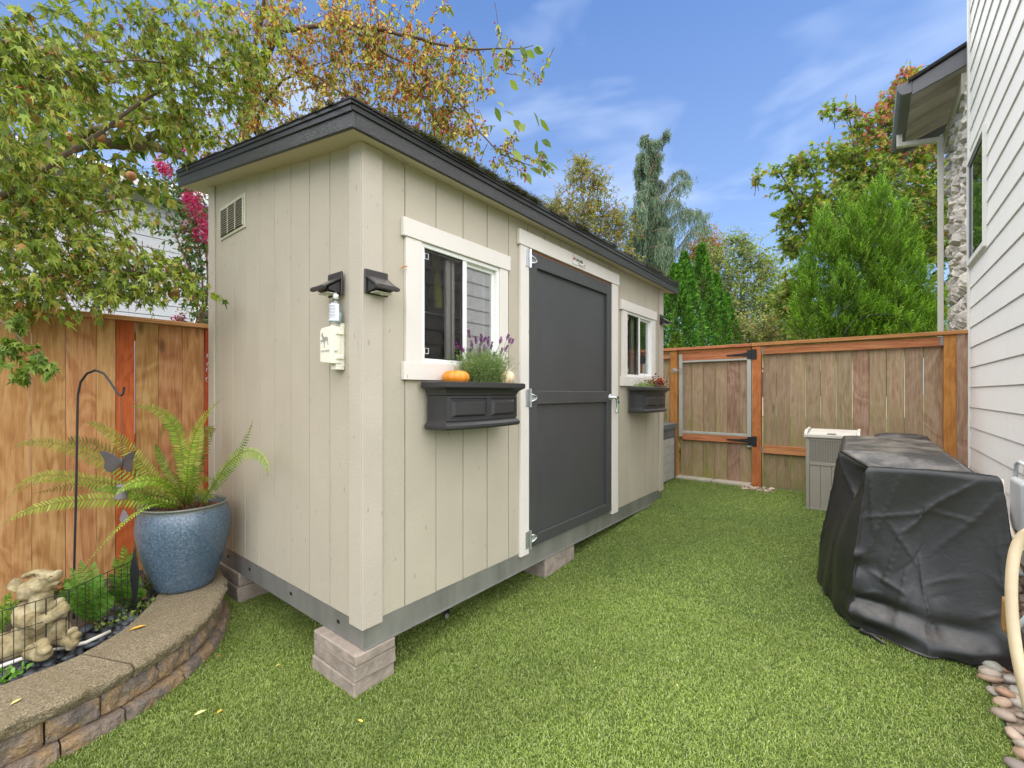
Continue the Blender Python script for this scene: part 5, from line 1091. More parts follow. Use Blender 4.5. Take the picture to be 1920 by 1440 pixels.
for s in (-1, 1):
    w = wing(s).build('butterfly_wing', pw, ch, bevel=.001)
    c0 = D(228, 868, 2.385)
    for (a0, b0), (a1, b1) in [((3, -4), (32, -22)), ((3, -3), (29, -14)), ((3, -1), (26, -5)), ((3, 1), (25, 4)), ((3, 3), (24, 11)), ((3, 4), (17, 15)), ((14, -18), (26, -8)), ((22, -22), (30, -14))]:
        q0 = c0 + vx * a0 * s * .93 * .00286 - np.array([0, 0, b0 * .92 * .00286]) + vz * (-.0035 - .25 * .00286 * a0); q1 = c0 + vx * a1 * s * .93 * .00286 - np.array([0, 0, b1 * .92 * .00286]) + vz * (-.0035 - .25 * .00286 * a1)
        MB().tube([q0, q1], .0011, 4).build('wing_vein', pw, w)
MB().tube([D(228, 858, 2.38), D(228, 866, 2.376), D(228, 882, 2.38)], [.004, .006, .003], 8).build('butterfly_body', pw, ch, smooth=True)
bc = D(227, 928, 2.395); MB().lathe([(.030, -.020), (.029, -.015), (.026, .010), (.0225, .035), (.0205, .048), (.017, .054), (.006, .058), (0, .059)], tuple(bc), 24).build('bell', simple('bell_grey', lin((112, 104, 106)), .6, var=.08), ch, smooth=True)
MB().tube([D(228, 884, 2.39), D(228, 910, 2.395)], .0016, 5).build('cord', pw, ch); MB().tube([D(228, 928, 2.395), D(231, 968, 2.395)], .0012, 5).build('cord', pw, ch)
c0 = D(232, 970, 2.395); MB().prism([(-1, 12), (5, 7), (9, 0), (9, -5), (3, -8), (-6, -7), (-8, -3), (-6, 3)], lambda u, v, w: tuple(c0 + vx * u * .00286 + np.array([0, 0, v * .00286 * 1.3]) + vz * w), -.002, .002).build('wind_catcher', bpy.data.materials['bell_grey'], ch, bevel=.001)
c0 = D(252, 1150, 2.43); c0[2] = .15; sk = thing('garden_stake', 'dark leaf shaped metal stake between the chime and the blue pot', 'garden stake', tuple(c0))
MB().prism([(-.012, 0), (.012, 0), (.014, .10), (.022, .19), (.024, .25), (.012, .31), (-.002, .37), (-.012, .31), (-.024, .25), (-.022, .20), (-.012, .12)], lambda u, v, w: tuple(c0 + vx * u + np.array([0, 0, v]) + vz * w), -.004, .004).build('stake_blade', M['black'], sk, bevel=.002)
# ------------------------------------------------------------------ hamper by the rear fence
hp = thing('outdoor_bin', 'taupe outdoor waste bin with woven top panel', 'bin', (4.3, -1.5, .21))
tp_ = simple('taupe_resin', lin((158, 150, 138)), .55, var=.05, bs=.06, bscale=200); tl = simple('pale_lid', lin((206, 200, 188)), .5, var=.04, bs=.03); hx, y0, y1 = 4.095, -1.715, -1.305
for ya in (y0, y1 - .028): bx('corner_post', tp_, hp, hx, hx + .03, ya, ya + .028, .205, .925, bevel=.003)
for ya in (y0, y1 - .028): bx('corner_post', tp_, hp, hx + .33, hx + .36, ya, ya + .028, .205, .925, bevel=.003)
for za, zb in ((.215, .24), (.655, .69), (.895, .925)): bx('cross_rail', tp_, hp, hx + .003, hx + .028, y0 + .0285, y1 - .0285, za, zb, bevel=.003)
pw_ = (y1 - y0 - .057) / 4
for k in range(4): bx('plank', tp_, hp, hx + .010, hx + .022, y0 + .0285 + k * pw_ + .001, y0 + .0285 + (k + 1) * pw_ - .001, .2405, .6545, bevel=.002)
for k in range(4): bx('plank', tp_, hp, hx + .035 + k * .073, hx + .105 + k * .073, y1 - .020, y1 - .008, .2405, .895, bevel=.002)
bx('backing', simple('wicker_shadow', lin((92, 84, 76)), .8), hp, hx + .016, hx + .022, y0 + .0285, y1 - .0285, .6905, .8945, bevel=0)
wk = MB()
for row in range(15):
    z = .694 + row * .0135; ny = 26
    for k in range(ny):
        if (k + row) % 2: ya = y0 + .029 + k * (y1 - y0 - .058) / ny; wk.box(hx + .004, hx + .010, ya - .003, ya + (y1 - y0 - .058) / ny * 1.35, z, z + .0095)
for k in range(27): ya = y0 + .029 + k * (y1 - y0 - .058) / 26; wk.box(hx + .009, hx + .0135, ya - .004, ya + .004, .691, .894)
stuff(wk.build('wicker_weave', tp_, hp))
bx('shell', tp_, hp, hx + .0225, hx + .34, y0 + .012, y1 - .0215, .22, .91, bevel=0)
bx('lid_frame', tl, hp, hx - .018, hx + .372, y0 - .015, y1 + .018, .9255, .957, bevel=.005, seg=2)
for ya in (y0 - .013, y1 - .012): MB().prism([(hx - .014, .9575), (hx + .37, .9575), (hx + .37, 1.005), (hx + .05, .998), (hx + .0, .97)], lambda u, v, w: (u, w, v), ya, ya + .026).build('lid_cheek', tl, hp, bevel=.004)
MB().hexa([(hx + .004, y0 + .015, .9575), (hx + .36, y0 + .015, .9575), (hx + .36, y1 - .014, .9575), (hx + .004, y1 - .014, .9575), (hx + .012, y0 + .015, .966), (hx + .36, y0 + .015, .992), (hx + .36, y1 - .014, .992), (hx + .012, y1 - .014, .966)]).build('lid', tl, hp, bevel=.004)
bx('lid_grip', tp_, hp, hx - .001, hx + .02, -1.545, -1.475, .962, .974, bevel=.003)
# ------------------------------------------------------------------ white house on the right
M['lap'] = painted('lap_paint', lin((230, 227, 221)), .18, rough=.6, dirt=.015, along='x', grain=.6); M['htrim'] = simple('house_trim', lin((222, 221, 214)), .55, var=.02, bs=.03)
hs = thing('white_house', 'white lap sided house along the right edge of the yard', 'house', (2, -3, 0))
HY = -2.54; zl = [.298 + .1876 * k for k in range(32)]
rr = random.Random(5)
for k, z in enumerate(zl[:-1]):
    cuts = [1.45, rr.choice([2.2, 2.5, 3.4]) , 4.868]
    for a, b_ in zip(cuts[:-1], cuts[1:]):
        if z > 5.3: continue
        MB().hexa([(a + .001, HY - .012, z - .008), (b_ - .001, HY - .012, z - .008), (b_ - .001, HY + .002, z - .008), (a + .001, HY + .002, z - .008),
                   (a + .001, HY - .012, z + .19), (b_ - .001, HY - .012, z + .19), (b_ - .001, HY - .0085, z + .19), (a + .001, HY - .0085, z + .19)]).build('lap_board', M['lap'], hs, bevel=.001)
bx('sheathing', M['htrim'], hs, 1.45, 4.93, -8, HY - .0125, .28, 5.6, bevel=0)
bx('corner_trim', M['htrim'], hs, 1.38, 1.449, HY - .02, HY + .012, .28, 5.6, bevel=.002)
bx('corner_trim', M['htrim'], hs, 4.869, 4.945, HY - .02, HY + .012, .28, 5.6, bevel=.002)
bx('foundation', simple('foundation', lin((170, 150, 126)), .9, var=.1, bs=.3, scale=12), hs, 1.45, 4.93, -8, HY - .016, -.05, .2795, bevel=0)
hw = bx('house_window', M['htrim'], hs, 4.095, 4.115, HY - .01, HY + .024, 2.56, 3.56, bevel=.002)
bx('window_trim', M['htrim'], hw, 4.845, 4.868, HY - .01, HY + .024, 2.56, 3.56, bevel=.002)
bx('window_trim', M['htrim'], hw, 4.116, 4.844, HY - .01, HY + .0238, 3.515, 3.56, bevel=.002); bx('window_trim', M['htrim'], hw, 4.116, 4.844, HY - .01, HY + .0238, 2.56, 2.605, bevel=.002)
bx('window_sash', simple('sash_grey', lin((120, 122, 124)), .5, bs=0), hw, 4.117, 4.135, HY - .01, HY + .012, 2.606, 3.514); bx('window_sash', bpy.data.materials['sash_grey'], hw, 4.825, 4.843, HY - .01, HY + .012, 2.606, 3.514)
bx('window_sash', bpy.data.materials['sash_grey'], hw, 4.1355, 4.8245, HY - .01, HY + .012, 3.49, 3.514); bx('window_sash', bpy.data.materials['sash_grey'], hw, 4.1355, 4.8245, HY - .01, HY + .012, 2.606, 2.63)
bx('window_glass', simple('house_glass', lin((34, 38, 40)), .03, var=0, bs=0, spec=1.0), hw, 4.135, 4.825, HY - .008, HY + .004, 2.63, 3.49, bevel=0)
# stone veneer beyond the corner
cs_ = thing('stone_chimney_wall', 'pale rough stone veneer wall beyond the white siding', 'stone wall', (5.6, -2.7, .2))
stm = simple('veneer_stone', lin((196, 188, 176)), .9, var=.28, scale=7, bs=.9, bscale=22, bd=.02, objvar=.18)
bx('mortar_backing', simple('mortar', lin((150, 144, 134)), .95), cs_, 4.95, 6.34, -3.2, HY - .03, .1, 4.5, bevel=0)
rr = random.Random(15); z = .22; 
def rough_stone(x0, x1, z0, z1, d):
    n = 4; V = []; F = []
    for i in range(n + 1):
        for j in range(n + 1):
            u, w = i / n, j / n; e = min(u, 1 - u, w, 1 - w); x = x0 + (x1 - x0) * u + (rr.uniform(-.012, .012) if 0 < u < 1 else rr.uniform(0, .006)); zz_ = z0 + (z1 - z0) * w + rr.uniform(-.008, .008)
            V.append((x, HY - .028 + d * (0.25 if e == 0 else 1) * rr.uniform(.65, 1.15), zz_))
    for i in range(n):
        for j in range(n): F.append((i * (n + 1) + j, i * (n + 1) + j + 1, (i + 1) * (n + 1) + j + 1, (i + 1) * (n + 1) + j))
    V2 = [(x, HY - .06, zz_) for x, _, zz_ in [V[0], V[n], V[(n + 1) * n], V[-1]]]; b0 = len(V); V += V2
    F += [tuple(range(n + 1))[::-1] + (b0, b0 + 1), tuple(range(n * (n + 1), (n + 1) ** 2)) + (b0 + 3, b0 + 2)]
    return MB().add(V, [f for f in F]).build('stone', stm, cs_)
while z < 4.4:
    h = rr.uniform(.10, .20); x = 4.952
    while x < 6.30:
        w = rr.uniform(.14, .36); xe = min(x + w, 6.335)
        if xe - x > .05: rough_stone(x + .004, xe - .004, z + .004, min(z + h, 4.45) - .004, rr.uniform(.035, .085))
        x = xe
        if x >= 6.33: break
    z += h
# eave over the stone wall
ev = thing('house_eave', 'dark edged roof overhang with white downspout', 'roof eave', (5.7, -2.3, 4.4))
dk = simple('gutter_grey', lin((98, 98, 102)), .45, var=.05, bs=.02); ug = simple('eave_soffit', lin((172, 166, 150)), .7, var=.05, bs=.1); XE0, XE1 = 5.0, 6.46
G0, G1 = -2.136, -2.013
MB().prism([(G0, 4.455), (G0, 4.575), (G1 - .002, 4.575), (G1, 4.56), (G1 - .006, 4.52), (G1 - .03, 4.475), (G1 - .05, 4.455)], lambda u, v, w: (w, u, v), XE0, XE1).build('gutter', dk, ev, bevel=.003)
sl = .42; zt = lambda y: 4.575 - sl * (y - G0)
for x0_, nm in ((XE0 - .0, 'rake_board'), (XE1 - .03, 'rake_board')):
    MB().hexa([(x0_, -2.60, zt(-2.60) - .19), (x0_ + .03, -2.60, zt(-2.60) - .19), (x0_ + .03, G0 - .0005, 4.43), (x0_, G0 - .0005, 4.43), (x0_, -2.60, zt(-2.60) - .012), (x0_ + .03, -2.60, zt(-2.60) - .012), (x0_ + .03, G0 - .0005, 4.563), (x0_, G0 - .0005, 4.563)]).build(nm, dk, ev, bevel=.003)
MB().hexa([(XE0 - .03, -3.6, zt(-3.6)), (XE1 + .03, -3.6, zt(-3.6)), (XE1 + .03, G0 + .03, zt(G0 + .03) + .002), (XE0 - .03, G0 + .03, zt(G0 + .03) + .002), (XE0 - .03, -3.6, zt(-3.6) + .03), (XE1 + .03, -3.6, zt(-3.6) + .03), (XE1 + .03, G0 + .03, zt(G0 + .03) + .03), (XE0 - .03, G0 + .03, zt(G0 + .03) + .03)]).build('roof_shingles', M['shingle'], ev)
MB().hexa([(XE0 + .031, -2.60, zt(-2.60) - .06), (XE1 - .031, -2.60, zt(-2.60) - .06), (XE1 - .031, G0 - .001, 4.505), (XE0 + .031, G0 - .001, 4.505), (XE0 + .031, -2.60, zt(-2.60) - .03), (XE1 - .031, -2.60, zt(-2.60) - .03), (XE1 - .031, G0 - .001, 4.53), (XE0 + .031, G0 - .001, 4.53)]).build('eave_boards', ug, ev)
for xx in (5.38, 5.86, 6.2):
    MB().hexa([(xx, -2.55, zt(-2.55) - .16), (xx + .04, -2.55, zt(-2.55) - .16), (xx + .04, G0 - .002, 4.44), (xx, G0 - .002, 4.44), (xx, -2.55, zt(-2.55) - .061), (xx + .04, -2.55, zt(-2.55) - .061), (xx + .04, G0 - .002, 4.504), (xx, G0 - .002, 4.504)]).build('rafter_tail', ug, ev)
bx('eave_beam', ug, ev, 5.031, 6.429, -2.60, -2.50, 4.30, 4.50, bevel=0)
dw = simple('downspout_white', lin((208, 205, 192)), .45, var=.03, bs=0)
def duct(pts, w=.062, d=.05, nm='downspout'):
    for a, b_ in zip(pts[:-1], pts[1:]):
        a, b_ = Vector(a), Vector(b_); t = (b_ - a).normalized(); s = Vector((1, 0, 0)); u = t.cross(s).normalized(); a = a - t * .024; b_ = b_ + t * .024
        MB().hexa([tuple(p) for p in (a - s * w / 2 - u * d / 2, a + s * w / 2 - u * d / 2, a + s * w / 2 + u * d / 2, a - s * w / 2 + u * d / 2, b_ - s * w / 2 - u * d / 2, b_ + s * w / 2 - u * d / 2, b_ + s * w / 2 + u * d / 2, b_ - s * w / 2 + u * d / 2)]).build(nm, dw, ev, bevel=.005, seg=2)
duct([(5.95, -2.075, 4.44), (5.95, -2.075, 4.345)]); duct([(5.95, -2.075, 4.34), (5.955, -2.43, 4.285)]); duct([(5.955, -2.435, 4.27), (5.955, -2.435, .25)])
# ------------------------------------------------------------------ utility box, cables, hose on the house wall
ub = thing('utility_box', 'grey rounded utility box with conduit on the white siding', 'utility box', (3.02, -2.5, .55))
gp_ = simple('utility_grey', lin((196, 200, 200)), .4, var=.03, bs=.02)
o = bx('box_shell', gp_, ub, 2.70, 2.99, HY + .005, HY + .060, .52, .84, bevel=.025, seg=4)
MB().tube([(3.00, HY + .03, .68), (3.005, HY + .03, .84), (2.97, HY + .03, .92), (2.9, HY + .03, .94), (2.75, HY + .03, .935)], .011, 10).build('conduit', gp_, ub, smooth=True)
MB().tube([(2.99, HY + .035, .55), (3.0, HY + .04, .44), (2.9, HY + .05, .33), (2.75, HY + .05, .29)], .013, 10).build('conduit', gp_, ub, smooth=True)
bx('label_plate', M['black'], ub, 2.991, 2.995, HY + .03, HY + .04, .61, .62, bevel=0)
hb = simple('old_hose', lin((192, 174, 142)), .5, var=.18, scale=5, bs=.05)
hpth = [D(2010, 1040, 1.50), D(1965, 995, 1.56), D(1930, 992, 1.60), D(1906, 1016, 1.62), D(1896, 1070, 1.60), D(1896, 1140, 1.57), D(1903, 1210, 1.53), D(1920, 1290, 1.48), D(1950, 1400, 1.42), D(1985, 1480, 1.38)]
P = np.array(hpth); tq = np.linspace(0, len(P) - 1, 40); P = np.stack([np.interp(tq, range(len(P)), P[:, k]) for k in range(3)], 1)
for _ in range(6): P[1:-1] = (P[:-2] + 2 * P[1:-1] + P[2:]) / 4
tag(MB().tube(P, .0165, 14).build('garden_hose', hb, None, smooth=True), 'thick cream garden hose looping down at the right edge', 'hose')
for i, (pts, rad, c_, l) in enumerate([([(1876, 930, 2.85), (1893, 985, 2.7), (1908, 1015, 2.6), (1925, 1030, 2.5)], .008, (190, 160, 122), 'thin tan cable running down behind the covered grill'), ([(1880, 900, 2.95), (1884, 950, 2.8), (1900, 1012, 2.62), (1930, 1040, 2.45)], .009, (216, 208, 196), 'thin white cable hanging beside the tan cable'),
        ([(1886, 1120, 1.72), (1883, 1180, 1.72), (1893, 1186, 1.70), (1900, 1130, 1.68)], .010, (150, 110, 60), 'brown cord loop hanging behind the cream hose'), ([(1898, 1182, 2.1), (1908, 1176, 2.05), (1925, 1158, 2.0), (1950, 1120, 1.95)], .011, (224, 228, 230), 'short white tube curving over the pebbles by the hose')]):
    P = np.array([D(*q) for q in pts]); P[:, 1] = np.maximum(P[:, 1], -2.515); tq = np.linspace(0, len(P) - 1, 18); P = np.stack([np.interp(tq, range(len(P)), P[:, k]) for k in range(3)], 1)
    for _ in range(3): P[1:-1] = (P[:-2] + 2 * P[1:-1] + P[2:]) / 4
    tag(MB().tube(P, rad, 8).build('cable', simple('cable_%d' % i if 0 else 'cable_skin', lin(c_), .5, bs=0), None, smooth=True), l, 'cable')
# ------------------------------------------------------------------ covered grill: a small cloth simulation drapes the cover
def cover():
    r_ = random.Random(17)
    # columns round the cover: top, middle and bottom positions; k = corner sharpness flag
    Cc = [((1.948, -2.282, .962), (1.925, -2.31, .52), (1.87, -2.31, .09)),
          ((1.945, -2.03, .968), (1.925, -2.00, .50), (1.80, -2.02, .066)),
          ((1.950, -1.786, .960), (1.930, -1.735, .50), (1.885, -1.705, .075)),
          ((2.17, -1.800, .915), (2.17, -1.665, .50), (2.16, -1.61, .10)),
          ((2.42, -1.640, .985), (2.42, -1.585, .50), (2.43, -1.525, .11)),
          ((2.90, -1.630, 1.005), (2.90, -1.57, .52), (2.92, -1.535, .15)),
          ((3.35, -1.622, 1.012), (3.36, -1.56, .55), (3.38, -1.53, .19)),
          ((3.36, -1.90, 1.018), (3.39, -1.90, .55), (3.42, -1.90, .19)),
          ((3.34, -2.150, 1.012), (3.36, -2.2, .55), (3.38, -2.25, .19)),
          ((2.90, -2.165, 1.005), (2.90, -2.24, .52), (2.90, -2.30, .15)),
          ((2.42, -2.190, .985), (2.40, -2.26, .50), (2.38, -2.31, .12)),
          ((2.18, -2.235, .945), (2.16, -2.29, .50), (2.14, -2.335, .11))]
    n = len(Cc); T, Mi, Bo = (np.array([c[k] for c in Cc]) for k in range(3)); per = 40; U = n * per; us = np.arange(U) / per; i0 = us.astype(int) % n; f = (us % 1)[:, None]; ff = f * .35 + .65 * (f * f * (3 - 2 * f))
    L3 = lambda A: A[i0] * (1 - ff) + A[(i0 + 1) % n] * ff; t, m_, b_ = L3(T), L3(Mi), L3(Bo); ctr = np.array([2.6, -1.95])
    d = np.roll(t, -1, 0) - np.roll(t, 1, 0); nr = np.stack([-d[:, 1], d[:, 0]], 1); nr /= np.linalg.norm(nr, axis=1)[:, None] + 1e-9
    nr *= np.sign((nr * (t[:, :2] - ctr)).sum(1))[:, None]
    for _ in range(10): nr = (np.roll(nr, 1, 0) + 2 * nr + np.roll(nr, -1, 0)); nr /= np.linalg.norm(nr, axis=1)[:, None]
    NV = 100; S = np.linspace(0, 1, NV); P = np.zeros((NV, U, 3))
    for k, s in enumerate(S):
        q = (1 - s) * (1 - 2 * s) * t + 4 * s * (1 - s) * m_ + s * (2 * s - 1) * b_; P[k] = q
    uu = us[None].repeat(NV, 0); ss = S[:, None].repeat(U, 1); D_ = np.zeros((NV, U))
    for a_, fr_, ph, pw in [(.010, 1.15, .3, 1.3), (.008, 2.3, 1.9, 1.5), (.006, 4.1, 4.0, 2.0), (.003, 7.3, .8, 1.6)]: D_ += a_ * np.sin(2 * np.pi * (uu * fr_ + .25 * np.sin(ss * 5 + ph)) / 3 + ph) * ss ** pw
    def du(u0): x = np.abs(uu - u0); return np.minimum(x, n - x) * np.sign(((uu - u0 + n / 2) % n) - n / 2)
    def ridge(u0, s0, u1, s1, h, w):     # straight crease between two points of the sheet; metric: one column step is about .3 m, height about .9 m
        x = du(u0) * .27; y = (ss - s0) * .9; ux = (((u1 - u0 + n / 2) % n) - n / 2) * .27; uy = (s1 - s0) * .9; L = math.hypot(ux, uy) + 1e-6; k = np.clip((x * ux + y * uy) / L ** 2, 0, 1); dd = np.hypot(x - k * ux, y - k * uy); end = np.sin(np.pi * np.clip(k * .9 + .05, 0, 1)) ** .5
        side = np.sign(ux * y - uy * x); return h * end * np.exp(-dd / w) * (1 + .35 * side)
    for c in [(.35, .03, 1.35, .35, .010, .020), (1.35, .35, 1.62, .80, .010, .022), (.15, .10, .75, .42, .006, .016), (.9, .22, 1.9, .30, .005, .012), (1.45, .05, 1.75, .5, .006, .014), (1.1, .45, .8, .9, .006, .018), (1.9, .04, 1.7, .38, .007, .014), (1.55, .30, 1.15, .52, .005, .012), (1.7, .62, 1.3, .70, .008, .016), (.2, .3, .1, .8, .006, .02), (1.25, .5, 1.45, .95, .007, .016), (2.0, .02, 2.0, .95, .010, .018), (0.0, .02, 0.0, .75, .010, .018), (2.0, .0, 2.9, .33, .016, .022), (4.0, .0, 2.95, .34, .014, .022), (2.95, .33, 2.9, .95, .010, .03), (4.0, .05, 4.1, .9, .010, .02), (3.4, .3, 3.2, .9, .008, .02), (.5, .55, .9, .62, .004, .010), (.4, .25, 1.0, .20, .004, .010), (1.6, .72, 1.9, .78, .006, .012)]: D_ += ridge(*c)
    for _ in range(170):
        u0, s0 = r_.uniform(0, n), r_.uniform(.02, .95); a_ = r_.choice([r_.gauss(1.2, .5), r_.uniform(0, 3.14)]); l_ = r_.uniform(.04, .24); D_ += ridge(u0, s0, u0 + l_ * math.cos(a_) / .27, s0 + l_ * math.sin(a_) / .9, r_.uniform(-.0045, .0055), r_.uniform(.009, .018))
    gs = lambda u0, s0, su, s_s, h: h * np.exp(-(du(u0) / su) ** 2 - ((ss - s0) / s_s) ** 2)
    D_ += gs(1.65, .80, .45, .035, -.028) + gs(1.6, .885, .55, .045, .034) + gs(.75, .84, .5, .05, -.02) + gs(.55, .93, .45, .05, .030) + gs(.0, .86, .25, .07, .055) + gs(1.85, .60, .22, .05, -.016) + gs(1.93, .53, .12, .03, .014) + gs(3.0, .13, .42, .15, -.075) + gs(2.55, .30, .25, .2, .025) + gs(2.6, .6, .5, .2, .02) + gs(4.4, .55, .9, .25, .018) + gs(1.1, .30, .8, .2, -.012) + gs(1.15, .62, .6, .2, -.010)
    D_ *= np.clip(ss * 22, 0, 1); P[:, :, :2] += nr[None] * D_[..., None]; P[:, :, 2] += -.006 * (ss > .97) + .010 * np.sin(uu * 5.1) * (ss > .9) * (ss - .9) * 10
    P[:, :, 2] = np.maximum(P[:, :, 2], g(P[:, :, 0]) + .010)
    # rounded shoulder
    rd = .012
    for k, s in enumerate(S[:3]): P[k, :, :2] -= nr * rd * (1 - k / 3) ** 2; 
    V = P.reshape(-1, 3).tolist(); F = [(k * U + a, (k + 1) * U + a, (k + 1) * U + (a + 1) % U, k * U + (a + 1) % U) for k in range(NV - 1) for a in range(U)]
    # top sheet: rows of points run across between the left and right edges
    left = list(range(2 * per, 6 * per + 1)); right = [(a % U) for a in range(12 * per, 8 * per - 1, -1)]; fa = list(range(0, 2 * per + 1)); m2 = 22; rows = []
    for li, ri in zip(left, right):
        A, B = np.array(V[li]), np.array(V[ri]); row = [li]
        for j in range(1, m2):
            w = j / m2; q = A * (1 - w) + B * w; e = math.sin(math.pi * w); x = q[0]; q[2] += .010 * e ** .5 - .022 * e * math.exp(-((x - 2.22) / .10) ** 2) + .004 * math.sin(x * 21 + w * 5) * e + .006 * nz3(q, 9, 3) * e + .003 * nz3(q, 26, 5)
            row.append(len(V)); V.append(tuple(q))
        rows.append(row + [ri])
    for a in range(len(rows) - 1):
        for j in range(m2): F.append((rows[a][j], rows[a][j + 1], rows[a + 1][j + 1], rows[a + 1][j]))
    # close the two short ends
    F.append(tuple(rows[0][::1]) + tuple(fa[1:-1])); F.append(tuple(rows[-1][::-1]) + tuple(range(6 * per + 1, 8 * per)))
    return np.array(V), F
P, F = cover()
gc = thing('covered_grill', 'grill hidden under a wrinkled black vinyl cover on the lawn edge', 'covered grill', (2.6, -1.95, .12))
m, nt, b = mat_base('black_vinyl'); v = vec(nt, (1, 1, 1))
tcn = nd(nt, 'ShaderNodeTexCoord'); ge = nd(nt, 'ShaderNodeNewGeometry'); sp = nd(nt, 'ShaderNodeSeparateXYZ'); nt.links.new(ge.outputs['Normal'], sp.inputs[0])
cc = ramp(nt, noi(nt, v, 6, 5), [(.3, lin((24, 24, 24))), (.7, lin((37, 36, 36)))])
du = nd(nt, 'ShaderNodeMath', operation='MULTIPLY'); nt.links.new(rrange(nt, sp.outputs['Z'], .55, .95, 0, 1), du.inputs[0]); nt.links.new(rrange(nt, noi(nt, v, 5, 5, .7), .42, .70, .0, .42), du.inputs[1])
cc = mixn(nt, du.outputs[0], cc, lin((176, 166, 150))); cc = mixn(nt, rrange(nt, noi(nt, v, 55, 2), .72, .78, 0, .3), cc, lin((120, 120, 116)))
nt.links.new(cc, b.inputs['Base Color']); b.inputs['Roughness'].default_value = .46; b.inputs['Specular IOR Level'].default_value = .7
bp = bump(nt, b, noi(nt, v, 16, 3, .5, 1.2), .20, .008); bump(nt, b, noi(nt, vec(nt, (1, 1, 6)), 90, 2), .12, .001, bp)
me = bpy.data.meshes.new('grill_cover'); me.from_pydata((P - np.array([2.6, -1.95, .12])).tolist(), [], F); me.polygons.foreach_set('use_smooth', [True] * len(me.polygons)); me.materials.append(m)
gco = link('grill_cover', me, gc, (2.6, -1.95, .12)); sb = gco.modifiers.new('sub', 'SUBSURF'); sb.levels = sb.render_levels = 0; so_ = gco.modifiers.new('thick', 'SOLIDIFY'); so_.thickness = .0015
bx('grill_shelf', M['galv'], gc, 1.99, 2.12, -2.24, -1.84, .90, .915); bx('grill_body', M['black'], gc, 2.45, 3.30, -2.12, -1.69, .35, .95)
for yy in (-2.1, -1.75):
    for xx in (2.25, 3.1): bx('grill_leg', M['black'], gc, xx, xx + .04, yy, yy + .04, g(xx), .349)
MB().tube([tuple(PZ(1612, 1184, .085)), tuple(PZ(1636, 1191, .09)), tuple(PZ(1652, 1203, .085)), tuple(PZ(1662, 1208, .085))], [.007, .010, .008, .004], 8).build('tie_strap', m, gc, smooth=True)
cs2 = thing('covered_stool', 'second low black cover humped behind the covered grill', 'covered stool', (4.3, -2.15, .22))
hp_ = MB(); nn = 28
rings = [(.26, 0), (.255, .2), (.24, .5), (.23, .70), (.20, .745), (.12, .762), (.0, .765)]
V = [(4.40 + r_ * .8 * math.cos(w) * (1 + .05 * math.sin(5 * w + z * 7)), -2.02 + r_ * .9 * math.sin(w) * (1 + .04 * math.sin(7 * w)), .22 + z) for r_, z in rings for w in np.linspace(0, 2 * math.pi, nn, endpoint=False)]
hp_.add(V, [(i * nn + k, i * nn + (k + 1) % nn, (i + 1) * nn + (k + 1) % nn, (i + 1) * nn + k) for i in range(6) for k in range(nn)]); hp_.build('stool_cover', m, cs2, smooth=True)

# ------------------------------------------------------------------ trees
def cl(lst): return [D(*q[:3]) for q in lst], [q[3] for q in lst], [q[4] for q in lst]
def tone(P, c0, r_, depthdark=.0): return c0
# 1. near green maple, upper left
r = np.random.default_rng(41); mt = thing('maple_tree', 'near green maple whose branches reach in from the upper left', 'tree', (-2.6, 1.3, .15))
ML = [(10, 120, 2.3, .20, 30), (70, 140, 2.4, .22, 34), (140, 110, 2.6, .22, 28), (30, 200, 2.2, .20, 34), (95, 205, 2.4, .16, 20), (15, 280, 2.3, .18, 26), (200, 100, 2.9, .24, 26), (170, 160, 2.7, .14, 12), (20, 60, 2.3, .22, 30), (110, 40, 2.5, .25, 26), (230, 30, 2.9, .28, 24),
      (15, 345, 2.5, .18, 26), (75, 350, 2.6, .20, 28), (140, 345, 2.7, .18, 20), (40, 410, 2.5, .20, 30), (110, 420, 2.6, .20, 26), (180, 400, 2.8, .20, 18), (235, 395, 2.8, .14, 10), (20, 475, 2.5, .20, 26), (85, 480, 2.5, .20, 30), (150, 480, 2.6, .20, 30), (215, 480, 2.7, .18, 28), (270, 490, 2.7, .15, 22),
      (320, 505, 2.7, .12, 20), (362, 525, 2.7, .07, 9), (190, 525, 2.6, .12, 16), (250, 530, 2.6, .10, 14), (130, 535, 2.5, .12, 14), (60, 545, 2.5, .12, 14), (10, 550, 2.4, .14, 14), (300, 130, 3.0, .22, 26), (360, 160, 3.1, .22, 26), (320, 205, 3.0, .20, 24), (400, 120, 3.2, .24, 24), (430, 190, 3.2, .18, 18), (380, 235, 3.1, .14, 14), (270, 90, 3., .2, 18), (480, 110, 3.3, .2, 16), (420, 50, 3.2, .25, 30), (460, 150, 3.3, .2, 20), (350, 60, 3.1, .25, 30), (410, 250, 3.2, .12, 9), (500, 40, 3.3, .2, 16), (290, 20, 3., .25, 24), (330, 255, 3.1, .12, 9)]
ML = [(a, b_, c, d, int(e * (.32 if 60 < a < 310 and 160 < b_ < 330 else 1.05))) for a, b_, c, d, e in ML]
_C, _R, _N = cl(ML)
for q in [(-2.2, .9, 3.6), (-1.7, 1.4, 3.9), (-1.2, 1.7, 4.2), (-2.4, 1.8, 4.0), (-1.7, .6, 4.2), (-.9, 1.2, 4.4), (-2.6, .2, 3.6), (-1.4, 2.2, 4.6), (-2.9, 1.2, 4.4), (-.4, 2.0, 4.9), (-2.3, -.4, 3.9)]: _C.append(np.array(q)); _R.append(.42); _N.append(46)    # unseen crown clumps added above the frame to shade lawn and left wall
lp, la, tw = branchlets(r, _C, _R, _N, .30, 4, 11, droop=.9, outward=.25, bias=(.35, -.45, -.05))
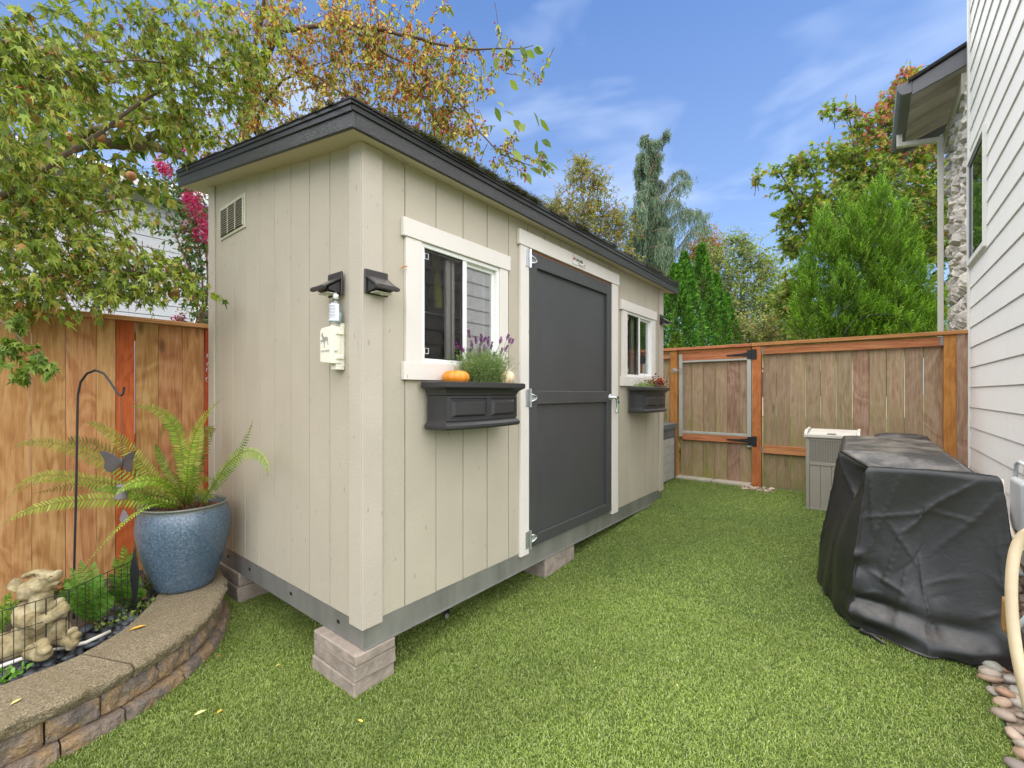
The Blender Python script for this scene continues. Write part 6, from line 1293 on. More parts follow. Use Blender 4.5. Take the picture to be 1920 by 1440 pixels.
n = len(lp); leaf_mesh('foliage', lp, la, rdir(r, n) * .8 + [0, 0, .8], r.uniform(.030, .060, n), r.uniform(.022, .042, n), pal([(144, 160, 64), (124, 146, 56), (166, 176, 80), (92, 114, 46), (170, 156, 80), (160, 116, 70)], n, r, w=[.28, .24, .22, .15, .07, .04]), M['leaf'], mt, 'maple', (-2.6, 1.3, .15))
twig_mesh('twigs', tw, .0022, M['bark_d'], mt, (-2.6, 1.3, .15))
for k, (px, py, Z) in enumerate([(22, 640, 2.05), (60, 664, 2.05), (40, 690, 2.05), (14, 650, 2.05), (85, 676, 2.05), (30, 600, 2.1)]):
    c = D(px, py, Z); lp, la, tw = branchlets(r, [c], [.035], [7], .10, 3, 8, droop=1.0, outward=.2, bias=(.4, -.5, -.2)); n = len(lp)
    leaf_mesh('leaf_spray', lp, la, rdir(r, n) + [0, 0, .5], r.uniform(.026, .042, n), r.uniform(.025, .04, n), pal([(104, 128, 48), (84, 110, 40), (130, 148, 62)], n, r), M['leaf'], mt, 'maple', tuple(c))
limb([(-2.6, 1.3, .1), (-2.58, 1.28, 1.0), (-2.45, 1.2, 1.9)], .085, .06, mt, M['bark'], 'trunk', 12, .004, 1)
lm = lambda a, pts, r0=.03, r1=.006, s=0: limb([a] + [D(*q) for q in pts], r0, r1, mt, M['bark_d'], 'branch', 7, .004, s)
lm((-2.45, 1.2, 1.9), [(-60, 420, 2.4), (60, 330, 2.5), (160, 270, 2.8), (300, 170, 3.0)], .035, .008, 2); lm((-2.45, 1.2, 1.9), [(-50, 560, 2.4), (30, 540, 2.5), (60, 520, 2.55), (200, 500, 2.65), (350, 520, 2.7)], .022, .003, 3)
lm((-2.5, 1.25, 1.7), [(-60, 520, 2.2), (0, 600, 2.1), (30, 640, 2.06), (85, 676, 2.05)], .012, .002, 4); lm((-2.45, 1.2, 1.9), [(-60, 300, 2.3), (30, 180, 2.4), (150, 110, 2.6), (300, 115, 3.0), (430, 130, 3.3)], .018, .003, 5); lm((-2.45, 1.2, 1.9), [(-40, 450, 2.4), (80, 420, 2.6), (240, 390, 2.8)], .018, .004, 6)
n = 700; kk = r.integers(0, len(ML), n); P = np.array([D(ML[k][0] , ML[k][1], ML[k][2]) for k in kk]) + rdir(r, n) * .20; leaf_mesh('seed_keys', P, rdir(r, n) + [0, 0, -.4], rdir(r, n), r.uniform(.02, .035, n), r.uniform(.008, .014, n), pal([(176, 96, 50), (190, 120, 70), (150, 84, 50)], n, r), M['leaf'], mt, 'diamond', (-2.6, 1.3, .15))
# 2. apple tree behind it
at_ = thing('apple_tree', 'old grey limbed apple tree bearing red apples behind the fence', 'apple tree', (-2.2, 2.75, .2))
limb([(-2.2, 2.75, .1), (-2.15, 2.75, 1.4), D(60, 360, 3.4), D(110, 290, 3.5), D(130, 268, 3.5)], .10, .05, at_, M['bark'], 'trunk', 12, .006, 1)
bL = lambda pts, r0, r1, s: limb([D(*q) for q in pts], r0, r1, at_, M['bark'], 'branch', 9, .005, s)
bL([(115, 283, 3.5), (160, 268, 3.5), (220, 270, 3.55), (262, 276, 3.6), (300, 276, 3.6), (330, 288, 3.65), (358, 306, 3.7), (385, 308, 3.75), (420, 300, 3.8)], .048, .022, 2); bL([(262, 274, 3.6), (285, 258, 3.62), (310, 232, 3.65), (345, 200, 3.7), (400, 150, 3.8)], .034, .012, 3)
bL([(120, 270, 3.5), (160, 250, 3.45), (190, 238, 3.4), (250, 225, 3.4), (330, 215, 3.5)], .03, .006, 4); bL([(100, 300, 3.45), (50, 200, 3.4), (40, 160, 3.4), (80, 90, 3.5)], .05, .02, 5); bL([(40, 170, 3.4), (110, 165, 3.4), (200, 150, 3.5), (290, 135, 3.6)], .014, .004, 6)
AL = [(130, 175, 3.4, .22, 14), (210, 190, 3.5, .2, 12), (270, 220, 3.5, .2, 13), (160, 235, 3.4, .18, 10), (230, 250, 3.5, .16, 8), (300, 190, 3.6, .2, 14), (130, 300, 3.4, .22, 14), (220, 320, 3.5, .2, 14), (270, 340, 3.6, .18, 10), (180, 340, 3.4, .2, 14), (340, 240, 3.7, .15, 8), (60, 240, 3.4, .2, 14), (60, 160, 3.4, .25, 12), (300, 110, 3.7, .25, 14), (110, 390, 3.4, .2, 12)]
lp, la, tw = branchlets(r, *cl(AL), .34, 4, 11, droop=.5, outward=.3); n = len(lp)
leaf_mesh('foliage', lp, la, rdir(r, n) + [0, 0, .5], r.uniform(.05, .085, n), r.uniform(.045, .065, n), pal([(128, 146, 62), (104, 130, 54), (150, 158, 80), (176, 170, 90)], n, r), M['leaf'], at_, 'oval', (-2.2, 2.75, .2)); twig_mesh('twigs', tw, .003, M['bark_d'], at_, (-2.2, 2.75, .2))
am = simple('apple_skin', lin((176, 120, 78)), .5, var=.35, scale=14, bs=.02, objvar=.12)
for px, py in [(209, 147), (222, 232), (132, 257), (188, 258), (246, 330), (122, 381), (140, 372), (150, 392), (88, 430), (92, 555), (326, 552)]:
    c = D(px, py, 3.3 if py < 420 else 2.75); MB().lathe([(.004, -.026), (.015, -.029), (.027, -.019), (.032, 0), (.030, .015), (.020, .027), (.007, .025), (.001, .019)], tuple(c), 16).build('apple', am, at_, smooth=True)
# 3. crab apple over the roof
ct = thing('crabapple_tree', 'golden leaved crab apple with red berries hanging above the shed roof', 'tree', (1.2, 4.6, .2))
limb([(1.2, 4.6, .1), (1.1, 4.5, 1.6), (.9, 4.3, 2.9)], .12, .08, ct, M['bark_d'], 'trunk', 12, .008, 1)
crown = (.9, 4.3, 2.9); BR = [[(520, 60, 4.2), (640, 40, 3.9), (700, 85, 3.7), (770, 125, 3.6), (840, 165, 3.5), (880, 215, 3.45), (905, 260, 3.4), (950, 300, 3.4), (1000, 312, 3.35)], [(770, 125, 3.6), (790, 175, 3.6), (820, 230, 3.6), (846, 282, 3.65)],
      [(600, -20, 4.2), (630, 60, 4.1), (660, 150, 4.0), (668, 200, 4.0)], [(500, -20, 4.3), (530, 90, 4.2), (600, 150, 4.1), (680, 200, 4.0), (780, 250, 3.9)], [(480, 250, 4.6), (500, 180, 4.5), (560, 130, 4.4), (640, 110, 4.3)], [(440, 110, 4.4), (500, 170, 4.4), (540, 230, 4.4), (560, 260, 4.4)], [(640, 40, 3.9), (740, 60, 3.7), (850, 90, 3.6), (930, 95, 3.5), (1000, 85, 3.4)], [(700, -20, 3.9), (715, 90, 3.9), (730, 170, 3.8), (745, 250, 3.8)]]
for i, p in enumerate(BR): limb([D(*q) for q in p], .022 if i in (0, 3, 4, 6) else .011, .0025, ct, M['bark_d'], 'branch', 7, .006, 10 + i)
limb([crown, D(470, 180, 4.8), D(520, 60, 4.2)], .07, .022, ct, M['bark_d'], 'branch', 9, .005, 30); limb([crown, D(520, 240, 5.0), D(480, 250, 4.6)], .05, .02, ct, M['bark_d'], 'branch', 9, .005, 31); limb([crown, D(470, 120, 4.8), D(500, -20, 4.3)], .05, .02, ct, M['bark_d'], 'branch', 9, .005, 32)
CLc = []; rq = np.random.default_rng(5)
for p in BR:
    q = np.array(p, float)
    for t in np.arange(0, len(q) - 1, .42):
        i = int(t); f = t - i; c = q[i] * (1 - f) + q[min(i + 1, len(q) - 1)] * f; c[:2] += rq.normal(0, 14, 2); CLc.append((c[0], c[1], c[2], .15, 9 if c[0] < 860 else 4))
CLc += [(460, 60, 4.3, .3, 22), (540, 50, 4.2, .3, 22), (450, 140, 4.4, .3, 22), (490, 210, 4.5, .25, 20), (430, 240, 4.5, .25, 18), (390, 275, 4.5, .15, 10), (600, 90, 4.1, .28, 20), (570, 160, 4.2, .25, 20), (590, 205, 4.3, .16, 12), (620, 170, 4.2, .2, 14), (690, 130, 3.9, .25, 16), (720, 200, 3.9, .2, 14), (760, 230, 3.9, .16, 12), (800, 260, 3.8, .14, 10), (700, 60, 3.8, .25, 14), (780, 80, 3.7, .22, 14), (850, 130, 3.6, .18, 10), (880, 110, 3.6, .2, 10), (920, 160, 3.5, .12, 6), (845, 200, 3.6, .15, 8), (520, 10, 4.2, .3, 16), (660, 0, 4.0, .3, 14), (800, 20, 3.8, .3, 14), (420, 40, 4.4, .3, 16), (545, 245, 4.5, .1, 8), (500, 255, 4.6, .1, 8)]
lp, la, tw = branchlets(r, *cl(CLc), .26, 4, 12, droop=.7, outward=.3, bias=(0, 0, -.3)); n = len(lp)
xcam = (lp - CAM) @ np.array([.624, -.7812, 0]); zc = (lp - CAM) @ np.array([.7814, .6242, 0]); gx = xcam / zc      # warm tones sit in the inner crown, greener leaves at the tips
warm = pal([(200, 176, 80), (202, 150, 76), (180, 176, 86), (178, 108, 64), (150, 162, 78), (212, 192, 106)], n, r); cool = pal([(132, 148, 68), (156, 162, 80), (176, 160, 78), (108, 128, 58)], n, r); mk = (r.random(n) < np.clip((gx + .35) * 2.2, .25, .85))[:, None]
leaf_mesh('foliage', lp, la, rdir(r, n) + [0, 0, .3], r.uniform(.024, .050, n), r.uniform(.024, .042, n), np.where(mk, cool, warm), M['leaf'], ct, 'oval', (1.2, 4.6, .2)); twig_mesh('twigs', tw, .0032, M['bark_d'], ct, (1.2, 4.6, .2))
big = [(950, 92), (975, 85), (985, 95), (1000, 92), (960, 100), (1005, 84), (930, 105), (940, 92), (1000, 208), (1012, 222), (975, 232), (945, 208), (962, 225), (930, 190), (955, 150), (928, 200), (1006, 262), (1018, 268), (1006, 284), (1012, 300), (1026, 304), (992, 314), (984, 322), (960, 282), (940, 240), (1002, 300), (1015, 262)]
P = np.array([D(px, py, 3.35) for px, py in big]); n = len(P); leaf_mesh('outer_leaves', P, rdir(r, n) * .6 + [.3, -.5, -.9], rdir(r, n) + [-.8, -.6, .3], r.uniform(.075, .11, n), r.uniform(.07, .09, n), pal([(112, 132, 54), (132, 148, 66), (92, 114, 46)], n, r), M['leaf'], ct, 'oval', (1.2, 4.6, .2))
n = 4200; kk = r.integers(0, len(lp), n); P = lp[kk] + rdir(r, n) * .03; bv = MB().ell((0, 0, 0), (1, 1, 1), n=6); Bv = np.array(bv.v); tri = np.array([(f[0], f[a], f[a + 1]) for f in bv.f for a in range(1, len(f) - 1)])
V = (P[:, None] + Bv[None] * r.uniform(.005, .008, (n, 1, 1))).reshape(-1, 3); C = np.repeat(np.c_[pal([(170, 60, 44), (190, 92, 60), (140, 50, 48)], n, r), np.ones(n)], len(Bv), 0); stuff(rawmesh('berries', V, (np.arange(n)[:, None, None] * len(Bv) + tri[None]).reshape(-1, 3), C, M['leafsoft'], ct, (1.2, 4.6, .2), smooth=True))
# 4. crape myrtle with magenta panicles
cm = thing('crape_myrtle', 'crape myrtle shrub with magenta flower clusters between fence and shed', 'crape myrtle', (-.6, 3.2, .2))
for s, p in enumerate([[(385, 620, 4.7), (380, 500, 4.7), (360, 400, 4.7), (300, 300, 4.7)], [(386, 620, 4.7), (390, 450, 4.75), (370, 340, 4.8), (340, 250, 4.8)], [(386, 600, 4.7), (350, 480, 4.6), (310, 400, 4.6)]]): limb([(-.6, 3.2, .1)] + [D(*q) for q in p], .018, .005, cm, M['bark_r'], 'stem', 7, .004, s)
CMl = [(370, 480, 4.7, .2, 40), (375, 540, 4.7, .18, 36), (385, 590, 4.7, .14, 24), (350, 440, 4.7, .18, 26), (330, 380, 4.7, .2, 24), (320, 340, 4.8, .18, 20), (360, 370, 4.8, .2, 24), (300, 420, 4.7, .15, 10), (380, 420, 4.7, .15, 24), (340, 560, 4.7, .1, 8), (350, 610, 4.6, .08, 8), (330, 300, 4.8, .12, 8), (300, 350, 4.7, .12, 8)]
lp, la, tw = branchlets(r, *cl(CMl), .24, 3, 10, droop=.2, outward=.4); n = len(lp)
leaf_mesh('foliage', lp, la, rdir(r, n) + [0, 0, .4], r.uniform(.032, .055, n), r.uniform(.03, .045, n), pal([(72, 104, 50), (92, 124, 58), (60, 90, 46), (120, 146, 80)], n, r), M['leaf'], cm, 'oval', (-.6, 3.2, .2)); twig_mesh('twigs', tw, .003, M['bark_r'], cm, (-.6, 3.2, .2))
for px, py, s in [(300, 308, .07), (308, 320, .07), (322, 262, .06), (338, 275, .05), (345, 250, .05), (362, 375, .09), (372, 400, .10), (382, 425, .08), (392, 445, .07), (350, 372, .05), (345, 428, .04), (370, 440, .05), (336, 600, .05), (357, 556, .03), (375, 350, .06), (395, 300, .06), (370, 320, .05)]:
    nn = int(2600 * s); c = D(px, py, 4.6); P = c + r.normal(0, 1, (nn, 3)) * [s * .45, s * .45, s * .6]; leaf_mesh('flower_cluster', P, rdir(r, nn), rdir(r, nn), np.full(nn, .024), np.full(nn, .026), pal([(196, 56, 112), (176, 40, 90), (214, 96, 140), (160, 44, 84)], nn, r), M['leaf'], cm, 'diamond', tuple(c), kind=True)
# ---------- beyond the rear fence
def columnar(lbl, c, h, R, seed, cols, n=5200):
    r_ = np.random.default_rng(seed); t = thing('arborvitae', lbl, 'arborvitae', c, 'column evergreens in a row beyond the gate'); u = r_.random(n) ** .85; ang = r_.uniform(0, 6.28, n); prof = np.interp(u, [0, .15, .6, .85, 1], [.85, 1, .78, .42, .03]); lump = 1 + .13 * np.sin(ang * 3 + u * 17) + .10 * np.sin(ang * 7 - u * 31 + seed)
    rad = R * prof * lump * (1 - .35 * r_.random(n) ** 2); P = np.c_[c[0] + rad * np.cos(ang), c[1] + rad * np.sin(ang), c[2] + u * h]
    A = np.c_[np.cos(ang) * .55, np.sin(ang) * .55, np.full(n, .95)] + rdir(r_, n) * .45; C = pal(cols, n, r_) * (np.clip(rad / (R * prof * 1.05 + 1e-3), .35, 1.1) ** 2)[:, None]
    k = 3; P = np.repeat(P, k, 0); A = np.repeat(A, k, 0) + rdir(r_, n * k) * .35; C = np.repeat(C, k, 0)
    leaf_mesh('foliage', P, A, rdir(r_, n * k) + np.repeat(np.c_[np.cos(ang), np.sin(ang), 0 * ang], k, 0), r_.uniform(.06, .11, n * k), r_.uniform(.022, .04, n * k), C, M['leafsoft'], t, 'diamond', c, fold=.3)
    limb([(c[0], c[1], c[2] - .1), (c[0], c[1], c[2] + h * .9)], .05, .01, t, M['bark_d'], 'trunk', 7)
AC = [(84, 134, 50), (108, 158, 60), (68, 114, 44), (128, 176, 74)]
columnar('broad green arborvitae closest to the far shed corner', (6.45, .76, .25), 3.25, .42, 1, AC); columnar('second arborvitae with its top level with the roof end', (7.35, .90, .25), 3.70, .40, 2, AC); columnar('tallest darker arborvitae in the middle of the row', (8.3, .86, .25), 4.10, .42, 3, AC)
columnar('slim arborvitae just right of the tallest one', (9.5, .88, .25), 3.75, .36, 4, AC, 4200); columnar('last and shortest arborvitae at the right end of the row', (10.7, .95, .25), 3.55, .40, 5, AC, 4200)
columnar('low pale green evergreen peeking out at the shed corner', (5.75, .52, .25), 2.0, .22, 6, [(120, 156, 66), (146, 176, 84), (104, 140, 56)], 2400)
def leafy(name, lbl, base, clusters, L, cols, w, seed, tl, per, shape='diamond', mat='leaf', tr=.12, droop=.2, trunk_to=None, extra=None, cat='tree', bias=(0, 0, .2), bark='bark'):
    r_ = np.random.default_rng(seed); t = thing(name, lbl, cat, base); C_, R_, N_ = cl(clusters); N_ = [int(q * 2.0) for q in N_]; lp, la, tw = branchlets(r_, C_, R_, N_, tl, 3, per, droop=droop, outward=.5, bias=bias); n = len(lp)
    cc = pal(cols, n, r_, w=w)
    if extra is not None: cc = extra(lp, cc, r_)
    leaf_mesh('foliage', lp, la, rdir(r_, n) + [0, 0, .4], r_.uniform(.7, 1.25, n) * L, r_.uniform(.6, 1.1, n) * L * .8, cc, M[mat], t, shape, base); twig_mesh('twigs', tw, .006, M['bark_d'], t, base)
    top = np.mean(C_, axis=0) if trunk_to is None else D(*trunk_to); b0 = np.array(base); limb([b0 - [0, 0, .2], b0 * .6 + np.r_[top[:2], b0[2]] * .4 + [0, 0, (top[2] - b0[2]) * .4], top], tr, tr * .4, t, M[bark], 'trunk', 9, .01, seed)
    for i, c in enumerate(C_): 
        if i % 2 == 0: f = .35 + .4 * (i / len(C_)); s_ = b0 * (1 - f) + top * f; s_ = np.r_[b0[:2] * (1 - f) + top[:2] * f, s_[2]]; limb([s_, (s_ + c) / 2 + [0, 0, -.1], c], tr * .35, .01, t, M[bark], 'branch', 6, .01, seed + i)
    return t
bb = D(1100, 737, 12); bb[2] = .25
leafy('birch_tree', 'small leaved tree turning gold behind the shed roof', tuple(bb), [(1095, 330, 12, .45, 40), (1075, 390, 12, .7, 70), (1130, 400, 12, .6, 60), (1050, 440, 12, .6, 60), (1110, 460, 12, .9, 90), (1165, 430, 12.3, .5, 44), (1160, 500, 12, .6, 60), (1040, 390, 12, .35, 18), (1090, 305, 12, .2, 12), (1120, 350, 12, .35, 22), (1150, 560, 12, .7, 50), (1020, 470, 12, .3, 10)], .085,
      [(120, 134, 64), (146, 148, 68), (176, 156, 70), (100, 116, 58), (190, 130, 74)], [.3, .27, .18, .17, .08], 61, .7, 12, tr=.09)
bb = D(1400, 737, 14); bb[2] = .25
leafy('ash_tree', 'airy light green tree above the gate', tuple(bb), [(1395, 480, 14, .6, 60), (1360, 520, 14, .7, 70), (1420, 540, 14, .9, 100), (1380, 590, 14, 1.0, 110), (1440, 500, 14, .5, 40), (1455, 570, 14, .6, 60), (1340, 480, 14, .4, 24), (1350, 590, 14, .7, 60), (1430, 620, 14, .8, 70), (1480, 600, 14, .5, 40), (1395, 450, 14, .25, 12), (1372, 450, 14.2, .2, 10), (1330, 610, 14, .6, 40), (1310, 520, 14.5, .4, 20)], .095,
      [(140, 160, 76), (118, 144, 66), (164, 176, 98), (96, 122, 56), (180, 160, 90)], [.32, .26, .2, .16, .06], 62, .8, 12, tr=.09)
leafy('orange_tipped_tree', 'distant tree with orange tipped leaves beside the weeping cedar', tuple(np.r_[D(1320, 737, 17)[:2], .25]), [(1325, 450, 17, .5, 40), (1315, 490, 17, .6, 50), (1345, 470, 17, .4, 26), (1300, 470, 17, .4, 30), (1300, 540, 17, .7, 50), (1335, 540, 17, .6, 40)], .11, [(176, 130, 74), (150, 150, 70), (120, 136, 62), (190, 112, 70)], None, 63, .8, 10, tr=.08)
leafy('background_bush', 'loose pale green bush low behind the fence', tuple(np.r_[D(1450, 700, 11)[:2], .25]), [(1440, 620, 11, .5, 60), (1480, 600, 11, .6, 70), (1400, 625, 11, .4, 40), (1370, 620, 11, .4, 40), (1500, 560, 10.5, .5, 50), (1490, 630, 10.5, .4, 40)], .08, [(150, 166, 82), (176, 180, 110), (120, 144, 66), (196, 176, 130)], None, 64, .6, 11, tr=.04, cat='bush')
# Japanese maple with reddening top
bb = D(1700, 737, 7.9); bb[2] = .25
def redtop(lp, c, r_):
    v = lp - CAM; zc = v @ np.array([.7814, .6242, 0]); py = 737 - v[:, 2] / zc * 839; px = 960 + 839 * (v @ np.array([.624, -.7812, 0])) / zc; k = np.clip((330 - py) / 150, 0, 1) * np.clip((px - 1560) / 100, .1, 1); m_ = r_.random(len(lp)) < k * .62
    c[m_] = pal([(186, 106, 92), (200, 136, 92), (178, 156, 76), (176, 90, 104)], int(m_.sum()), r_); return c
leafy('japanese_maple', 'tall spreading maple turning red at its top by the white house', tuple(bb),
      [(1680, 200, 7.9, .3, 30), (1700, 150, 7.9, .22, 16), (1650, 250, 7.8, .4, 44), (1700, 280, 7.8, .4, 50), (1610, 230, 7.7, .18, 9), (1560, 210, 7.6, .12, 4), (1590, 210, 7.6, .14, 7), (1600, 290, 7.7, .32, 30), (1650, 340, 7.6, .5, 70), (1560, 300, 7.6, .25, 16), (1520, 310, 7.5, .22, 14), (1490, 305, 7.5, .16, 9), (1460, 320, 7.5, .10, 3), (1419, 339, 7.4, .05, 3), (1580, 370, 7.5, .42, 50), (1520, 380, 7.5, .32, 34), (1485, 400, 7.5, .25, 22), (1540, 440, 7.5, .4, 50), (1490, 460, 7.5, .22, 22),
       (1620, 430, 7.6, .5, 60), (1700, 400, 7.6, .6, 80), (1740, 340, 7.7, .4, 50), (1745, 450, 7.6, .5, 70), (1740, 560, 7.6, .5, 60), (1500, 530, 7.5, .3, 36), (1480, 570, 7.5, .28, 30), (1510, 590, 7.5, .3, 34), (1740, 270, 7.8, .3, 20), (1760, 400, 7.8, .4, 30), (1690, 480, 7.8, .6, 60), (1750, 620, 7.7, .4, 40), (1600, 330, 7.7, .3, 30), (1475, 350, 7.5, .12, 6)],
      .085, [(112, 142, 52), (138, 160, 62), (88, 120, 44), (160, 168, 74), (166, 136, 72)], [.32, .26, .2, .14, .08], 65, .42, 11, 'maple', tr=.10, droop=.15, bias=(-.2, .1, .1), extra=redtop, bark='bark_d')
# bright feathery cypress
def cypress(lbl, base, blobs, seed, n):
    r_ = np.random.default_rng(seed); t = thing('golden_cypress', lbl, 'cypress', base); P = []; A = []; C = []; ps = np.array([q[3] for q in blobs]) ** 2 + 0; ps = ps / ps.sum()
    for q, p_ in zip(blobs, ps):
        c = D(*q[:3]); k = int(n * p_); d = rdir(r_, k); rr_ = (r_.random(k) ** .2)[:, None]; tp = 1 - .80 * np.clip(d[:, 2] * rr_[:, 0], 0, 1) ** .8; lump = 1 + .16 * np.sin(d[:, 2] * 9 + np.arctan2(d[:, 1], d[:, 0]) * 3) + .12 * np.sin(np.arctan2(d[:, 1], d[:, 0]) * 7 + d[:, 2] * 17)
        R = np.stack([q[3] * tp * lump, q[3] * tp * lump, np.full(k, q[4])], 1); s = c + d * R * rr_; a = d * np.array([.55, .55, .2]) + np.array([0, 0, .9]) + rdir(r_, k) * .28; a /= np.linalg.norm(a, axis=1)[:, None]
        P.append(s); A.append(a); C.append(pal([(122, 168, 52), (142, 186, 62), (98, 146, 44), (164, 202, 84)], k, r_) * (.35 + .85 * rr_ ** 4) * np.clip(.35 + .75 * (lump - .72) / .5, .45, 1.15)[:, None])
    P = np.concatenate(P); A = np.concatenate(A); C = np.concatenate(C); m_ = 9; N = len(P) * m_; P2 = np.repeat(P, m_, 0); A2 = np.repeat(A, m_, 0); tt_ = np.tile(np.linspace(0, 1, m_), len(P))[:, None]; ln = np.repeat(r_.uniform(.10, .2, (len(P), 1)), m_, 0)
    P2 = P2 + A2 * ln * tt_; dd = A2 * .9 + rdir(r_, N) * .55
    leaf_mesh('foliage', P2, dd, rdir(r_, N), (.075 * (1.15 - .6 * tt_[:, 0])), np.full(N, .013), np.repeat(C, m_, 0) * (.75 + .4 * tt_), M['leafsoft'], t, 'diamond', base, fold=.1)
    b0 = np.array(base); limb([b0 - [0, 0, .2], D(*blobs[0][:3])], .07, .02, t, M['bark_d'], 'trunk', 8)
bb = D(1610, 740, 6.3); bb[2] = .25
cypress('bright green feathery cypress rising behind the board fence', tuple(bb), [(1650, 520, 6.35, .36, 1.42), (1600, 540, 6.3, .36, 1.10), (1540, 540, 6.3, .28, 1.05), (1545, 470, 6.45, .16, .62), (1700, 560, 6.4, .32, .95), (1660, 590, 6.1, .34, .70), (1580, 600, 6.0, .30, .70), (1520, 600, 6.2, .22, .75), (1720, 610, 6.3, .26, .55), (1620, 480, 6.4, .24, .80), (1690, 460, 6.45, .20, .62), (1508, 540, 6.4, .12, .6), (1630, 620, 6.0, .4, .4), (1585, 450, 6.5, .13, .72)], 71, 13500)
# weeping cedar
def cedar():
    r_ = np.random.default_rng(81); base = D(1219, 737, 14); base[2] = .25; t = thing('weeping_cedar', 'tall blue green weeping cedar with hanging curtains of foliage', 'cedar', tuple(base)); Z = 14; top = D(1213, 262, Z)
    limb([base - [0, 0, .2], D(1222, 600, Z), D(1218, 450, Z), D(1214, 350, Z), top, D(1212, 250, Z)], .13, .012, t, M['bark_r'], 'trunk', 9, .01, 1); limb([D(1216, 330, Z), D(1232, 290, Z), D(1244, 250, Z)], .05, .012, t, M['bark_r'], 'branch', 6, .01, 2)
    B = [[(1216, 420), (1250, 345), (1275, 318), (1293, 332)], [(1218, 440), (1245, 380), (1270, 345), (1292, 336)], [(1218, 480), (1260, 430), (1300, 395), (1328, 400)], [(1220, 520), (1270, 470), (1300, 425), (1330, 425)], [(1220, 470), (1250, 410), (1285, 392), (1310, 396)], [(1216, 430), (1240, 375), (1270, 372), (1290, 400)], [(1214, 380), (1200, 345), (1196, 330)], [(1214, 340), (1225, 300), (1238, 292)], [(1214, 420), (1195, 395), (1185, 400)],
         [(1216, 460), (1190, 440), (1175, 455)], [(1216, 520), (1185, 490), (1165, 510)], [(1218, 560), (1185, 530), (1160, 545)], [(1220, 560), (1260, 520), (1290, 500), (1300, 520)], [(1220, 600), (1260, 560), (1290, 550)], [(1213, 300), (1204, 285), (1198, 290)], [(1213, 320), (1200, 310), (1194, 316)], [(1220, 590), (1190, 580), (1165, 590)], [(1218, 500), (1240, 450), (1262, 440)], [(1213, 290), (1222, 280), (1230, 290)], [(1212, 262), (1207, 258), (1203, 266)], [(1212, 270), (1219, 264), (1224, 272)], [(1243, 260), (1248, 250), (1254, 246)], [(1240, 270), (1232, 262), (1228, 268)]]
    P = []; L = []
    for k in range(48):
        py = 285 + 330 * (k / 64) ** .9; sd = 1 if r_.random() < .55 else -1; ln_ = (6 + 62 * ((py - 275) / 330) ** .8) * r_.uniform(.45, 1.1) * (1.1 if sd > 0 else .85); up = ln_ * r_.uniform(.1, .55); B.append([(1216, py), (1216 + sd * ln_ * .5, py - up * .8), (1216 + sd * ln_ * .85, py - up * .7), (1216 + sd * ln_, py - up * .3 + 5)])
    for i, b_ in enumerate(B):
        for rep in range(2 if i < 21 else 1):
            dz = r_.normal(0, .25 + .5 * (i % 3)); q = np.array([D(px + r_.normal(0, 2) * (rep > 0), py + r_.normal(0, 4) * (rep > 0), Z + dz * min(1, k * .5)) for k, (px, py) in enumerate(b_)]); tt_ = np.linspace(0, len(q) - 1, 22); Q = np.stack([np.interp(tt_, range(len(q)), q[:, k]) for k in range(3)], 1)
            for _ in range(3): Q[1:-1] = (Q[:-2] + 2 * Q[1:-1] + Q[2:]) / 4
            limb(Q[::4], .022, .006, t, M['bark_r'], 'branch', 5)
            hh = np.clip((Q[:, 2] - 1.0) / 9, .05, 1); m_ = 4
            for s in range(m_): P.append(Q + r_.normal(0, .05, Q.shape)); L.append((.16 + .80 * (1 - hh)) * r_.uniform(.25, 1.3, len(Q)) * (1 if s % 2 else .6))
    for k in range(480):
        u = r_.random() ** .8; py = 268 + 350 * u; P.append(np.array([D(1214 + r_.normal(0, 1.2 + 17 * u), py, Z + r_.normal(0, .2 + .5 * u))])); L.append(np.array([r_.uniform(.3, .9) * (.25 + .8 * u)]))
    P = np.concatenate(P); L = np.concatenate(L); n = len(P); m_ = 12; tt_ = np.tile(np.linspace(0, 1, m_), n); P2 = np.repeat(P, m_, 0); P2[:, 2] -= np.repeat(L, m_) * tt_; P2[:, :2] += r_.normal(0, .018, (n * m_, 2)); A = np.tile([0, 0, -1.], (n * m_, 1)) + rdir(r_, n * m_) * .5
    C = np.repeat(pal([(92, 112, 88), (112, 132, 104), (74, 94, 72), (130, 146, 116)], n, r_), m_, 0)
    leaf_mesh('foliage', P2, A, rdir(r_, n * m_), np.repeat(L, m_) / m_ * 1.6 + .03, np.full(n * m_, .030), C, M['leafsoft'], t, 'diamond', tuple(base), fold=.2)
cedar()
# arch above the fence, neighbour houses
ar = thing('garden_arch', 'thin black metal arch showing above the fence before the cypress', 'garden arch', (6.2, -1.6, .25))
ap = [(1583, 640), (1586, 620), (1600, 604), (1622, 593), (1650, 589), (1676, 592), (1696, 603), (1708, 618), (1712, 640)]
MB().tube([D(px, py, 5.7) for px, py in ap], .010, 8).build('arch_rod', M['black'], ar, smooth=True)
for px in (1583, 1712): q = D(px, 640, 5.7); MB().tube([tuple(q), (q[0], q[1], .25)], .010, 8).build('arch_leg', M['black'], ar, smooth=True)
nh = thing('neighbour_house', 'grey lap sided neighbour house behind the left fence', 'house', (-5, 7.2, .2)); M['lapg'] = painted('lap_grey', lin((178, 180, 184)), .25, rough=.6, dirt=.02, along='x', grain=.5)
for k in range(24):
    z = .3 + k * .178; MB().hexa([(-13, 7.188, z - .008), (3.2, 7.188, z - .008), (3.2, 7.202, z - .008), (-13, 7.202, z - .008), (-13, 7.188, z + .18), (3.2, 7.188, z + .18), (3.2, 7.1925, z + .18), (-13, 7.1925, z + .18)]).build('lap_board', M['lapg'], nh)
